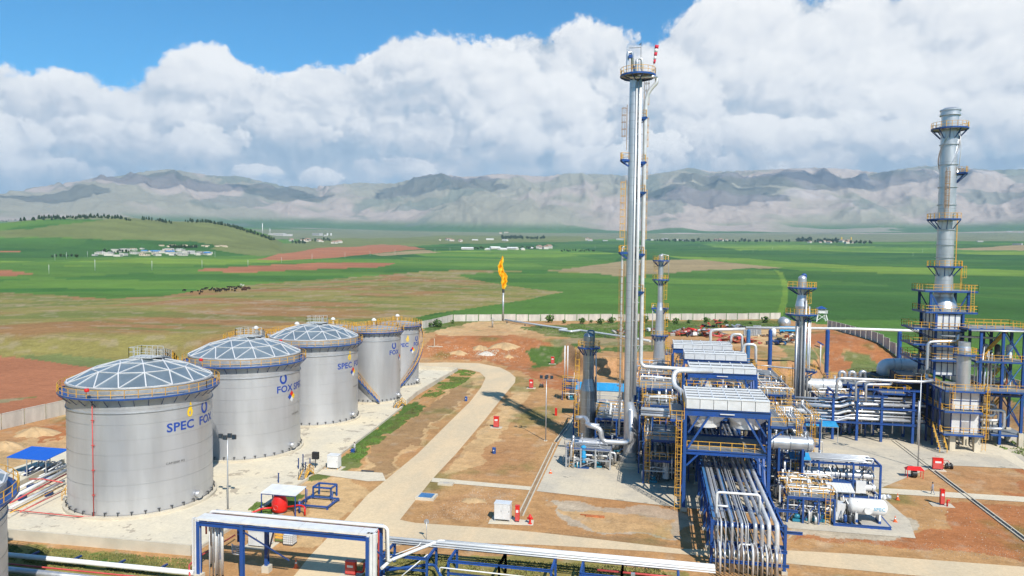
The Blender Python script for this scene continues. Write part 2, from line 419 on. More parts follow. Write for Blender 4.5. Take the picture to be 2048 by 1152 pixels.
FIELDS=[ # colour, outline in the photograph (walked back onto the land)
 (GYG,[(-900,425),(1000,425),(3000,425),(3000,482),(1640,484),(1240,478),(1000,480),(560,478),(400,462),(-900,440)]),
 (GRD,[(-900,474),(0,476),(120,476),(200,480),(380,482),(500,480),(560,484),(600,500),(480,512),(-900,520)]),
 (GRD,[(600,496),(1000,486),(1180,480),(2900,488),(2900,660),(1600,640),(900,640),(700,600),(600,540)]),
 (GRN,[(-900,508),(150,516),(520,512),(800,515),(1150,500),(1250,508),(1200,540),(900,545),(600,565),(330,598),(215,597),(0,587),(-900,590)]),
 (GRL,[(-200,516),(120,524),(300,516),(480,519),(640,512),(560,524),(350,534),(120,532)]),
 (OLG,[(-900,452),(60,458),(300,440),(480,455),(545,480),(520,506),(380,482),(200,479),(120,475),(0,475),(-900,474)]),
 (OLG,[(420,498),(600,480),(900,470),(1160,472),(1180,482),(1000,486),(800,492),(700,500),(520,512)]),
 (GRL,[(820,505),(950,500),(1160,498),(1230,508),(1130,514),(980,515),(860,514)]),
 (RDB,[(515,519),(560,508),(640,496),(760,489),(810,491),(850,498),(740,508),(660,516),(560,521)]),
 (RDB,[(378,540),(500,532),(640,525),(790,526),(760,534),(600,540),(480,546)]),
 (TAN,[(740,508),(850,500),(880,505),(760,512)]),
 (RDB,[(-400,540),(0,540),(75,547),(20,552),(-400,552)]),
 (RDB,[(-20,502),(40,501),(40,504),(-20,505)]),
 (GRL,[(1400,488),(1640,490),(2000,500),(2900,505),(2900,520),(1960,520),(1700,512),(1500,505)]),
 (GRD,[(1480,500),(1800,506),(2900,512),(2900,530),(1900,527),(1700,522),(1500,515)]),
 (GRL,[(1330,512),(1500,517),(1720,532),(2048,540),(2900,545),(2900,560),(2048,552),(1800,547),(1640,543),(1500,532),(1380,520)]),
 (TAN,[(1110,541),(1180,531),(1260,521),(1400,519),(1480,527),(1568,536),(1500,538),(1400,541),(1320,549),(1250,553),(1180,549)]),
 (OLV,[(-1500,588),(0,585),(110,590),(215,598),(330,592),(430,576),(600,562),(750,551),(850,543),(930,540),(1020,541),(1110,541),(1180,546),(1100,544),(1010,543),(912,550),(960,562),(1050,576),(1130,584),(1060,598),(980,612),(880,625),(830,636),(840,660),(800,700),(-1500,1400)]),
 (GRN,[(912,550),(1010,543),(1100,543),(1200,548),(1240,553),(1400,541),(1510,536),(1548,542),(1566,562),(1570,585),(1562,610),(1552,634),(830,638),(920,620),(1060,598),(1130,584),(1050,576),(960,562)]),
 (GRL,[(1548,538),(1566,545),(1578,570),(1578,600),(1566,632),(1552,632),(1562,605),(1567,580),(1562,558)]),
 (RDB,[(-900,690),(0,714),(90,718),(180,728),(260,738),(300,760),(150,780),(110,790),(0,800),(-900,830)]),
 (RDB,[(-900,820),(0,806),(130,785),(130,800),(0,832),(-900,880)]),
 (OLG,[(30,712),(120,708),(260,722),(200,738),(130,728)]),
 (TAN,[(1900,498),(2040,490),(2200,492),(2200,502),(1960,501)]),
]
DIRT=(.42,.235,.10); SOIL=(.37,.145,.055); SAND=(.52,.34,.165); GRAV=(.44,.37,.27); GRS=(.075,.13,.025); ORN=(.41,.225,.10); BRN=(.31,.19,.09)
SITE=[
 (SAND,[(0,850),(130,830),(250,800),(140,960),(0,1000),(-600,1100),(-600,900)]),
 (ORN,[(0,840),(140,815),(140,860),(60,880),(0,885)]),
 (SOIL,[(60,865),(140,838),(140,875),(95,882)]),
 (DIRT,[(-600,1100),(400,1100),(640,960),(960,740),(1100,700),(1700,760),(2048,900),(2600,1200),(2600,1700),(-600,1700)]),
 (SOIL,[(840,700),(880,668),(1000,665),(1100,690),(1150,745),(1150,790),(1090,770),(1040,745),(970,722),(840,716)]),
 (SAND,[(860,655),(960,640),(1060,650),(1050,668),(960,672),(880,672)]),
 (GRS,[(838,655),(870,648),(930,640),(970,640),(900,655),(850,668)]),
 (GRS,[(1035,655),(1100,650),(1300,642),(1560,640),(1600,660),(1500,668),(1340,672),(1180,678),(1100,672)]),
 (GRS,[(1060,700),(1110,692),(1200,694),(1200,705),(1130,712),(1110,730),(1070,738)]),
 (GRS,[(1180,700),(1330,688),(1340,700),(1250,706)]),
 (TAN,[(1090,680),(1200,675),(1300,680),(1330,690),(1200,692),(1110,692)]),
 (SAND,[(1440,655),(1600,655),(1620,690),(1500,695),(1440,690)]),
 (SOIL,[(1590,665),(1660,660),(1900,745),(1960,800),(1800,740),(1700,700),(1600,690)]),
 (OLG,[(1600,690),(1650,695),(1660,760),(1600,762),(1560,720)]),
 (BRN,[(1560,740),(1640,745),(1700,850),(1560,830)]),
 (OLG,[(1690,705),(1740,712),(1800,740),(1700,745)]),
 (OLG,[(1560,690),(1620,695),(1620,760),(1570,740)]),
 (SOIL,[(1655,700),(1690,700),(1700,745),(1660,745)]),
 (GRS,[(700,905),(750,850),(830,802),(850,815),(760,880),(720,918)]),
 (SAND,[(700,935),(760,900),(880,790),(955,745),(975,760),(840,890),(760,960)]),
 (BRN,[(720,940),(780,870),(870,800),(950,760),(940,790),(820,900),(760,955)]),
 (ORN,[(860,940),(1000,870),(1070,880),(1060,940),(980,960),(900,958)]),
 (SAND,[(960,870),(1030,770),(1060,780),(1010,870),(960,930),(900,945)]),
 (ORN,[(860,1010),(960,975),(1030,985),(1000,1040),(880,1048),(830,1035)]),
 (GRAV,[(1095,1000),(1360,1022),(1370,1080),(1200,1068),(1110,1034)]),
 (SAND,[(1100,1010),(1340,1035),(1340,1075),(1190,1062)]),
 (BRN,[(1090,1066),(1360,1085),(1360,1098),(1080,1078)]),
 (SOIL,[(1920,935),(2048,960),(2300,1010),(2300,1200),(2048,1130),(1900,1100),(1700,1090),(1580,1088),(1580,1070),(1780,1075),(1900,1050),(1860,1000),(2048,1010)]),
 (ORN,[(1820,900),(1960,930),(2048,960),(2048,985),(1900,975),(1800,965)]),
 (GRAV,[(1700,900),(1760,905),(1790,960),(1760,985),(1830,1060),(1790,1080),(1560,1078),(1560,980),(1700,930)]),
 (GRS,[(1980,880),(2048,870),(2300,900),(2300,980),(2080,930),(2000,905)]),
 (SOIL,[(2010,905),(2048,900),(2300,960),(2300,1020),(2048,960)]),
 (OLV,[(0,1090),(388,1122),(400,1152),(400,1200),(-600,1260),(-600,1080)]),
 (GRS,[(100,1105),(380,1130),(370,1145),(120,1125)]),
 (GRS,[(470,1020),(560,980),(700,900),(720,915),(600,1000),(520,1050)]),
 (SAND,[(600,960),(720,950),(740,985),(690,1040),(610,1110),(560,1100),(620,1010)]),
 (OLV,[(760,1100),(880,1115),(1200,1130),(1360,1140),(1360,1300),(600,1300)]),
]
def blobmix(col,X,Y,rgb,thr,sc,seed,soft=.12,amt=1.):
    m=sst((fbm(X*sc,Y*sc,5,seed)-thr)/soft)*amt
    return col*(1-m[:,None])+np.array(rgb)*m[:,None]
def paint(X,Y,far):
    n=len(X); col=np.tile(np.array(GRN,float),(n,1)); a,r_=azr(X,Y)
    dist=np.clip(r_*.006,.5,14.)
    xw=X+(fbm(X/dist/6,Y/dist/6,4,21)-.5)*dist*1.6; yw=Y+(fbm(X/dist/6,Y/dist/6,4,22)-.5)*dist*1.6
    for c,poly in FIELDS:
        P=[GT(max(-1400,min(3400,x)),y).xy for x,y in poly]; m=inpoly(xw,yw,P); col[m]=c
    olv=np.abs(col-np.array(OLV)).sum(1)<1e-6
    cc=col[olv]; x=X[olv]; y=Y[olv]
    cc=blobmix(cc,x,y*1.0,(.290,.135,.060),.45,.011,5,.14,.75); cc=blobmix(cc,x*.25,y,(.115,.155,.035),.50,.045,6,.10,.65)
    cc=blobmix(cc,x*.3,y,(.33,.24,.14),.60,.09,8,.08,.5); cc=blobmix(cc,x,y,(.36,.28,.20),.66,.12,7,.05,.35); col[olv]=cc
    g=~olv
    k=(.74+.52*fbm(X*.006,Y*.02,5,12))*(.90+.20*fbm(X*.05,Y*.012,4,13)); col[g]*=k[g][:,None]
    pt=vn(np.floor((X*.9+Y*.3)/260+.6*vn(X*.002,Y*.002,3)),np.floor((Y-X*.25)/170+.5*vn(X*.003,Y*.001,4)),19)[g]
    isg=(col[g][:,1]>col[g][:,0]*1.3)&(r_[g]>640); q=np.where(isg,(pt-.5)*.5,0)[:,None]; col[g]*=(1+q*np.array((1.6,.8,.6)))
    if not far:
        xs=X+(fbm(X*.16,Y*.16,5,31)-.5)*5.5; ys=Y+(fbm(X*.16,Y*.16,5,32)-.5)*7
        W=[GT(x,y).xy for x,y in [(-600,985),(0,860),(130,829),(400,745),(845,658),(905,643),(1562,638),(1655,650),(1850,745),(2020,800),(2300,960)]]+[Vector((300,20)),Vector((-300,20)),Vector((-260,60))]
        ins=inpoly(X,Y,W); col[ins]=DIRT
        for c,poly in SITE:
            P=[GT(px_,py_).xy for px_,py_ in poly]; m=inpoly(xs,ys,P)&ins; col[m]=c
        i=ins; cc=col[i]; x=X[i]; y=Y[i]
        cc=blobmix(cc,x,y,SOIL,.50,.035,41,.35,.30); cc=blobmix(cc,x,y,SAND,.52,.05,42,.35,.25); cc=blobmix(cc,x,y,GRS,.62,.09,43,.16,.5)
        cc=blobmix(cc,x,y,(.46,.38,.27),.58,.45,44,.25,.3)
        tr=np.abs(fbm(x*.02,y*.02,4,46)-.5); cc=cc*(1-.14*(tr<.012))[:,None]
        cc*=(.88+.24*fbm(x*.8,y*.8,4,45))[:,None]; 
        # the raw face of the bank
        gx=(zter(x+.6,y)-zter(x-.6,y))/1.2; gy=(zter(x,y+.6)-zter(x,y-.6))/1.2; sl=np.hypot(gx,gy)
        m=sst((sl-.35)/.35)[:,None]*(x<52)[:,None]; cc=cc*(1-m)+np.array((.40,.215,.10))*(.8+.4*fbm(x*.9,y*.2,4,47))[:,None]*m
        col[i]=cc
    return np.clip(col,0,1)
def grid_object(name,A,Rr,Z,COLR,mat,close=False):
    n=len(A); m=len(Rr); th=A-YAW  # bearing measured from y towards x
    X=np.outer(Rr,np.sin(th)); Y=np.outer(Rr,np.cos(th))
    co=np.empty((m*n,3),np.float32); co[:,0]=X.ravel(); co[:,1]=Y.ravel(); co[:,2]=Z.ravel()
    i=np.arange(m-1)[:,None]*n; j=np.arange(n-1)[None,:]
    q=np.stack([i+j,i+j+1,i+n+j+1,i+n+j],-1).reshape(-1,4)
    if close: jj=np.arange(m-1)*n; q=np.concatenate([q,np.stack([jj+n-1,jj,jj+n,jj+2*n-1],-1)])
    me=bpy.data.meshes.new(name); me.vertices.add(m*n); me.vertices.foreach_set('co',co.ravel())
    me.loops.add(q.size); me.loops.foreach_set('vertex_index',q.ravel().astype(np.int32))
    me.polygons.add(len(q)); me.polygons.foreach_set('loop_start',np.arange(0,q.size,4,dtype=np.int32)); me.polygons.foreach_set('loop_total',np.full(len(q),4,np.int32))
    me.polygons.foreach_set('use_smooth',np.ones(len(q),bool))
    ca=me.color_attributes.new('cover','FLOAT_COLOR','POINT'); c4=np.ones((m*n,4),np.float32); c4[:,:3]=COLR; ca.data.foreach_set('color',c4.ravel())
    me.update(calc_edges=True); me.materials.append(mat); o=bpy.data.objects.new(name,me); COL.objects.link(o); o['kind']='structure'; return o
def ground_material(name,rock=False):
    m=bpy.data.materials.new(name); m.use_nodes=True; nt=m.node_tree; b=nt.nodes['Principled BSDF']; b.inputs['Roughness'].default_value=.95; b.inputs['Specular IOR Level'].default_value=.15
    at_=S(nt,node(nt,'ShaderNodeVertexColor',layer_name='cover').outputs[0]); pos=S(nt,nt.nodes.new('ShaderNodeNewGeometry').outputs['Position'])
    if rock:
        n1=noise(nt,pos,.0022,7,.65); n2=noise(nt,pos,.012,5,.6)
        c_=mixc(nt,1.,at_,out(nt,node(nt,'ShaderNodeCombineColor',{0:n1*.5+n2*.3+.6,1:n1*.5+n2*.3+.6,2:n1*.5+n2*.3+.6})),'MULTIPLY')
        hgt=noise(nt,pos,.005,8,.58)*30
        bn=node(nt,'ShaderNodeBump',{'Height':hgt,'Distance':1.,'Strength':.85})
    else:
        n0=noise(nt,pos,3.5,5,.7); n1=noise(nt,pos,.55,5,.65); n2=noise(nt,pos,.06,5,.6); ln=noise(nt,out(nt,node(nt,'ShaderNodeMapping',{0:pos,3:(.25,.02,1),2:(0,0,.25)})),1.,3,.6)
        ln2=noise(nt,out(nt,node(nt,'ShaderNodeMapping',{0:pos,3:(.03,.5,1),2:(0,0,.16)})),1.,4,.7)
        n3=noise(nt,pos,1.4,3,.6)
        k=n0*1.05+n1*.75+n3*.5+n2*.35+ln*.3+ln2*.45-.68
        c_=mixc(nt,1.,at_,out(nt,node(nt,'ShaderNodeCombineColor',{0:k,1:k,2:k})),'MULTIPLY')
        peb=noise(nt,pos,4.5,2,.5).step(.64,.72)
        c_=mixc(nt,peb*.34,c_,(.55,.50,.42))
        bn=node(nt,'ShaderNodeBump',{'Height':n0*.05+n1*.12,'Distance':1.,'Strength':.9})
    nt.links.new(c_.o,b.inputs['Base Color']); nt.links.new(bn.outputs[0],b.inputs['Normal']); return m
# one sheet from under the camera out to the foot of the mountains
ain=np.linspace(-.72,.74,900); aout=np.linspace(.74,2*PI-.72,110)[1:-1]; A_=np.concatenate([ain,aout])
rows=[.5,15,30,45,55,62]; rows+=[FPX*HC/(y-HY) for y in np.arange(1196,534,-2.)]
rows=np.array(rows); rows=rows[:np.searchsorted(rows,1500)]; rows=np.concatenate([rows,np.geomspace(rows[-1]*1.012,7900,130)])
th=A_-YAW; X=np.outer(rows,np.sin(th)).ravel(); Y=np.outer(rows,np.cos(th)).ravel()
Z=zter(X,Y); rr=np.hypot(X,Y)
near=(rr<460); C=np.zeros((len(X),3)); C[near]=paint(X[near],Y[near],False); C[~near]=paint(X[~near],Y[~near],True)
gm=ground_material('soil_and_fields')
grid_object('ground',A_,rows,Z.reshape(len(rows),-1),C,gm,close=True)
mA=np.linspace(-.95,.97,1050); mR=np.concatenate([np.linspace(7600,17500,190),np.linspace(17800,24000,14)])
Zm,up,rd,rk=mountain_grid(mA,mR); Zm[0]-=30
col=np.empty(Zm.shape+(3,)); XX=np.outer(mR,np.sin(mA-YAW)); YY=np.outer(mR,np.cos(mA-YAW))
bare=np.array((.37,.31,.265)); oliv=np.array((.27,.255,.195)); pale=np.array((.42,.37,.34)); grn=np.array((.05,.13,.04)); darkpatch=np.array((.13,.16,.13))
q=sst((fbm(XX.ravel()*.0009,YY.ravel()*.0009,5,61).reshape(Zm.shape)-.42)/.2)[...,None]; col[:]=oliv*(1-q)+bare*q
flat=(1-sst((Zm-np.interp(mR,PR,PZ)[:,None]-20)/110))[...,None]; fg=sst((fbm(XX.ravel()*.0006,YY.ravel()*.002,4,62).reshape(Zm.shape)-.46)/.06)[...,None]; col=col*(1-flat*fg*.9)+grn*flat*fg*.9
pk=(sst((rk-.60)/.12)*sst((rd-.35)/.2)*sst((mA[None,:]-.05)/.12)*sst((Zm-500)/200))[...,None]*.75; col=col*(1-pk)+pale*pk
sk_=sst((fbm(XX.ravel()*.0011,YY.ravel()*.0007,4,64).reshape(Zm.shape)-.63)/.04)[...,None]*.6; col=col*(1-sk_)+darkpatch*sk_  # scattered darker grey-green patches
grid_object('mountain_range',mA,mR,Zm,col.reshape(-1,3),ground_material('mountain_slope',True))
# the air between here and the mountains
mh=bpy.data.materials.new('air'); mh.use_nodes=True; n_=mh.node_tree; n_.nodes.clear()
pv=node(n_,'ShaderNodeVolumePrincipled',{'Color':(.52,.78,1.,1.),'Density':4.3e-5,'Anisotropy':.0}); ov=n_.nodes.new('ShaderNodeOutputMaterial'); n_.links.new(pv.outputs[0],ov.inputs['Volume'])
HZTOP=float(Zm.max())+60
hb=MB().box(-26000,26000,-26000,27000,-2,HZTOP).build('haze',mh,kind='stuff')
# ------------------------------------------------------------------ roads, paths and pads of the site
def sheet(name,poly,z,mat,kind='structure',thick=0.,sub=3.0,parent=None):
    "flat outline given as points, laid on the ground"
    bm=bmesh.new(); vs=[bm.verts.new((p[0],p[1],z)) for p in poly]; fc=bm.faces.new(vs)
    bmesh.ops.recalc_face_normals(bm,faces=bm.faces)
    if fc.normal.z<0: fc.normal_flip()
    if thick:
        ret=bmesh.ops.extrude_face_region(bm,geom=[fc]); 
        for v in [g for g in ret['geom'] if isinstance(g,bmesh.types.BMVert)]: v.co.z+=thick
        bmesh.ops.recalc_face_normals(bm,faces=bm.faces)
    bmesh.ops.triangulate(bm,faces=[q for q in bm.faces if len(q.verts)>4])
    me=bpy.data.meshes.new(name); bm.to_mesh(me); bm.free(); me.materials.append(mat)
    o=bpy.data.objects.new(name,me); COL.objects.link(o)
    if kind: o['kind']=kind
    if parent: o.parent=parent
    return o
def surf(name,c1,c2,c3,sc=.25,bump=.02,stain=None,stainth=.62,joint=None,stretch=(1,1,1)):
    m=bpy.data.materials.new(name); m.use_nodes=True; nt=m.node_tree; b=nt.nodes['Principled BSDF']; b.inputs['Roughness'].default_value=.9; b.inputs['Specular IOR Level'].default_value=.2
    pos=S(nt,nt.nodes.new('ShaderNodeNewGeometry').outputs['Position']); ps=out(nt,node(nt,'ShaderNodeMapping',{0:pos,3:stretch}))
    a=noise(nt,ps,sc,6,.62); n=noise(nt,pos,2.5,5,.7); q=noise(nt,ps,sc*.3,4,.55)
    c=mixc(nt,a.step(.36,.62),c1,c2); c=mixc(nt,q.step(.48,.66)*.8,c,c3)
    if stain:
        s_=noise(nt,pos,.55,4,.6)*.6+noise(nt,pos,.16,2,.5)*.4; c=mixc(nt,s_.step(stainth,stainth+.012)*.55,c,stain)
    n4=noise(nt,pos,.9,4,.65); k=n*.5+n4*.22+.64; c=mixc(nt,1.,c,out(nt,node(nt,'ShaderNodeCombineColor',{0:k,1:k,2:k})),'MULTIPLY')
    if joint:
        x,y,z=sep(nt,pos); g=((x/joint).frac()-.5).absv().mx(((y/joint).frac()-.5).absv()).step(.4965,.499,0.,.45); c=mixc(nt,g,c,(.2,.17,.13))
    nt.links.new(c.o,b.inputs['Base Color']); bn=node(nt,'ShaderNodeBump',{'Height':n,'Distance':bump,'Strength':.6}); nt.links.new(bn.outputs[0],b.inputs['Normal']); return m
roadm=surf('dusty_road',(.64,.49,.31),(.56,.45,.30),(.68,.53,.33),.22,stretch=(1.,.35,1))
padm=surf('tank_pad_concrete',(.66,.585,.44),(.60,.54,.42),(.70,.60,.42),.18,stain=(.24,.19,.15),stainth=.575,joint=6.)
plotm=surf('plant_concrete',(.56,.49,.375),(.47,.42,.335),(.62,.53,.385),.22,stain=(.2,.18,.15),stainth=.61,joint=5.)
pathm=surf('path_concrete',(.64,.56,.42),(.58,.51,.39),(.66,.57,.42),.4,joint=2.5)
def smooth_poly(P,n=4):
    return P
def GP(L,z=0.): return [G(x,y,z) for x,y in L]
# the road: west branch swinging round behind the tanks, east branch in front of the plant
rl=[(560,1180),(590,1150),(620,1112),(690,1040),(735,990),(835,908),(900,843),(939,805),(962,775),(971,756),(960,745),(940,740),(910,737),(840,735),(780,733)]
rr_=[(780,721),(845,722),(910,724),(960,727),(1000,735),(1020,745),(1031,755),(1030,765),(1005,795),(972,837),(912,908),(866,957),(822,1012),(800,1040)]
re=[(830,1046),(990,1057),(1075,1065),(1180,1077),(1360,1098),(1575,1097+4),(1700,1108),(2048,1134),(2400,1162),(2400,1215),(2048,1172),(1570,1127),(1300,1103),(1075,1090),(880,1084),(790,1092),(740,1110),(690,1152),(650,1200)]
sheet('road',GP(rl+rr_+re),.03,roadm)
padp=[(-76,69.6),(-49.8,70.4),(-49.9,86),(-50.2,103),(-52,130),(-55,163),(-55.3,200),(-66,200.6),(-96,200),(-96,69)]
sheet('tank_pad',[Vector((x,y,0)) for x,y in padp],.05,padm)
sheet('plant_pad',[Vector((x,y,0)) for x,y in [(-16,100.4),(4,98.2),(16.6,97.8),(16.8,93.6),(31.3,93.6),(32.6,100),(31.8,112),(46,128.5),(71,130),(71,166),(52,172),(52,196),(-17,192)]],.04,plotm)
sheet('path',GP([(866,956),(1064,974),(1062,981),(862,964)]),.045,pathm)
sheet('path',GP([(1757,976),(2300,1010),(2300,1020),(1762,987)]),.045,pathm)
sheet('path',GP([(1872,888),(1995,884),(2048,925),(2300,1085),(2300,1105),(2048,940),(2000,912),(1885,900)]),.048,pathm)
sheet('path',GP([(616,938),(765,946),(772,962),(735,963),(612,945)]),.045,pathm)
sheet('slab',GP([(980,1039),(1068,1041),(1066,1052),(976,1048)]),.046,pathm)
# side walls of the tank yard
def wallseg(name,pts,h,t,mat,z=0.,label=None,cat='wall',panels=None,group=None):
    m=MB()
    for a,b in zip(pts[:-1],pts[1:]): m.beam((a[0],a[1],z+h/2),(b[0],b[1],z+h/2),t,h)
    o=m.build(name,mat); tag(o,label,cat,group); return o
wallseg('bund_wall',[(-96,69),(-49.6,70.2)],1.25,.3,conc,-.05,'long low concrete wall along the near side of the first large tank')
wallseg('bund_wall',[(-49.75,70.4),(-49.75,97.8)],.45,.3,conc,-.1,'low concrete kerb wall along the tank yard beside the white-roofed shelter')
wallseg('bund_wall',[(-49.9,100.6),(-50.2,104),(-52,130),(-53.6,149)],.45,.3,conc,-.1,'low concrete kerb wall between the tank yard and the long green grass strip')
wallseg('bund_wall',[(-54,152.6),(-55,163),(-55.3,200),(-66,200.6),(-96,200)],1.1,.3,conc,-.1,'low concrete wall at the far corner of the tank yard under the road bend')
# grass strips beside the tank yard: blades nobody could count
def grass(name,poly,n,hgt,mat,label=None):
    xs=[p[0] for p in poly]; ys=[p[1] for p in poly]; m=MB(); k=0; v=[];fcs=[]
    X=RNG.uniform(min(xs),max(xs),n*3); Y=RNG.uniform(min(ys),max(ys),n*3); ok=inpoly(X,Y,[(p[0],p[1]) for p in poly]); ok&=(fbm(X*.35,Y*.35,4,77)>.46)
    X=X[ok][:n]; Y=Y[ok][:n]; Zs=zter(X,Y)
    for x,y,z in zip(X,Y,Zs):
        a=random.random()*PI; w_=.05+.10*random.random(); h=hgt*(.5+random.random()); dx=math.cos(a)*w_; dy=math.sin(a)*w_; lx=random.uniform(-.2,.2)*h; ly=random.uniform(-.2,.2)*h
        b=len(v); v+= [(x-dx,y-dy,z),(x+dx,y+dy,z),(x+lx+dx*.4,y+ly+dy*.4,z+h),(x+lx-dx*.6,y+ly-dy*.6,z+h*.85)]; fcs.append((b,b+1,b+2,b+3))
    o=MB().add(v,fcs).build(name,mat,kind='stuff'); return o
grassm=material('grass_blades',(.10,.19,.03),.8,0,.35,.5,col2=(.13,.13,.045))
dryg=material('dry_weeds',(.22,.20,.06),.9,0,.3,.8,col2=(.12,.14,.04))
def PL(L): return [G(x,y) for x,y in L]
grass('grass',PL([(690,922),(712,895),(832,812),(845,822),(780,868),(716,925)]),9000,.16,grassm)
grass('grass',PL([(838,798),(850,788),(905,742),(930,740),(952,745),(930,765),(872,795)]),7000,.16,grassm)
grass('grass',PL([(475,1040),(520,1000),(556,985),(560,1000),(520,1040),(480,1060)]),3500,.16,grassm)
grass('weeds',PL([(8,1090),(380,1120),(390,1148),(200,1150),(20,1120)]),5000,.14,dryg)
grass('weeds',PL([(780,1105),(1000,1120),(1350,1140),(1340,1180),(780,1170)]),6000,.14,dryg)
grass('grass',[GT(x,y) for x,y in [(1040,660),(1240,648),(1560,645),(1560,655),(1340,668),(1180,674)]],9000,.3,grassm)
grass('grass',[GT(x,y) for x,y in [(1985,890),(2048,880),(2300,900),(2300,960),(2048,915)]],3000,.25,grassm)
# stones scattered over the soil
def stones(n,poly,smin,smax,mat,seed):
    rg=random.Random(seed); xs=[p[0] for p in poly]; ys=[p[1] for p in poly]; m=MB(); c=0
    while c<n:
        x=rg.uniform(min(xs),max(xs)); y=rg.uniform(min(ys),max(ys))
        if not inpoly(np.array([x]),np.array([y]),[(p[0],p[1]) for p in poly])[0]: continue
        c+=1; s=rg.uniform(smin,smax)*rg.random()**.5; z=float(zter(x,y)); a=rg.random()*6
        p=[(x+s*math.cos(a+k*2.1)*rg.uniform(.6,1),y+s*math.sin(a+k*2.1)*rg.uniform(.6,1),z-.02) for k in range(3)]+[(x+s*.1,y,z+s*.7)]
        m.add(p,[(0,1,3),(1,2,3),(2,0,3)])
    return m.build('stones',mat,kind='stuff')
stonem=material('pale_stone',(.42,.33,.24),.9,0,.3,1.)
stones(1500,PL([(1580,1075),(2048,1095),(2100,1130),(1700,1095),(1580,1090)])+[],.04,.12,stonem,1)
stones(900,PL([(830,1035),(960,975),(1040,985),(1000,1045)]),.05,.16,stonem,2)
stones(1400,PL([(780,1105),(1350,1140),(1340,1200),(780,1180)]),.04,.14,stonem,3)
stones(300,[GT(x,y) for x,y in [(960,698),(1000,700),(990,712),(950,711)]],.1,.5,stonem,4)
stones(700,[GT(x,y) for x,y in [(850,690),(1050,692),(1040,725),(860,715)]],.08,.35,stonem,5)
stones(250,PL([(1820,990),(2048,1010),(2048,1100),(1850,1080)]),.05,.18,stonem,6)
# channel at the west edge of the plant
def strip(name,a,b,off,w_,h,mat,label,cat):
    a=Vector(a);b=Vector(b); d=(b-a).normalized(); n=Vector((-d.y,d.x,0))*off
    o=MB().beam(a+n+Vector((0,0,h/2)),b+n+Vector((0,0,h/2)),w_,h).build(name,mat); return o
def channel(p,q,label):
    a=G(*p);b=G(*q); t_=thing('drain_channel',label,'drain',(a.x,a.y,0)); d=(b-a); L=d.length; d.normalize(); n=Vector((-d.y,d.x,0))
    for s_ in (-1,1): MB().beam(n*s_*.32+Vector((0,0,.05)),d*L+n*s_*.32+Vector((0,0,.05)),.16,.2).build('kerb',conc,t_)
    MB().beam(Vector((0,0,.012)),d*L+Vector((0,0,.012)),.46,.02).build('channel_bed',darks if 'dark' in label else ochre,t_)
    return t_
ochre=material('silted_bed',(.30,.19,.10),.9,0,.2,1.)
channel((1156,826),(1112,884),'upper stretch of the silted drain channel west of the thin dark column')
channel((1110,887),(1041,1032),'long silted drain channel running from the plant corner down to the red extinguisher cabinet')
channel((1788,882),(2100,1118),'long dark open drain channel crossing the red soil beside the walking man')
# perimeter wall: posts and cast panels
def perimeter(pts,h,step,label,tl=None):
    a0=pts[0]; root=thing('perimeter_wall',label,'wall',(a0[0],a0[1],float(zter(a0[0],a0[1]))))
    z0=root.location.z; pane=None; post=None; acc=[]
    for a,b in zip(pts[:-1],pts[1:]):
        a=Vector((a[0],a[1],0)); b=Vector((b[0],b[1],0)); L=(b-a).length; n=max(1,round(L/step)); d=(b-a)/n
        for i in range(n): acc.append((a+d*i,d))
    acc.append((b,d)); st=d.length
    pane=MB().box(.09,1,-.07,.07,-.6,h).box(.09,1,-.1,.1,h-.12,h+.02).build('panel',wallm,root); post=MB().box(-.14,.14,-.14,.14,-.6,h+.06).build('post',wallm,root); first=True
    for p,d in acc:
        z=float(zter(p.x,p.y))-z0; an=math.atan2(d.y,d.x); q=post if first else post.copy(); 
        if not first: COL.objects.link(q)
        q.location=(p.x-a0[0],p.y-a0[1],z+random.uniform(-.05,.05)); q.rotation_euler=(0,0,an)
        if p is not acc[-1][0]:
            w_=pane if first else pane.copy()
            if not first: COL.objects.link(w_)
            w_.location=q.location; w_.rotation_euler=(0,0,an); w_.scale=(d.length-.02,1,1)
        first=False
    return root
def gxy(px,py): p=GT(px,py); return (p.x,p.y)
perimeter([gxy(-60,873),gxy(0,860),gxy(130,829)],3.0,4.0,'pale precast panel wall behind the first large tank at the left edge')
wc=gxy(905,643); wb=gxy(845,657); we=gxy(1560,638); wf=gxy(1655,651)
perimeter([(-101,215),wb,wc],2.9,5.3,'perimeter wall stretch beyond the small tanks, slanting away to the wall corner')
perimeter([wc,we],2.9,5.6,'long pale perimeter wall along the far side of the site, before the green field')
wr=gxy(1655,655); ws=gxy(1850,742); perimeter([wr,ws,(ws[0]+(ws[0]-wr[0])*.8,ws[1]+(ws[1]-wr[1])*.8)],3.2,5.0,'dark shaded perimeter wall running toward the fired heater on the right')
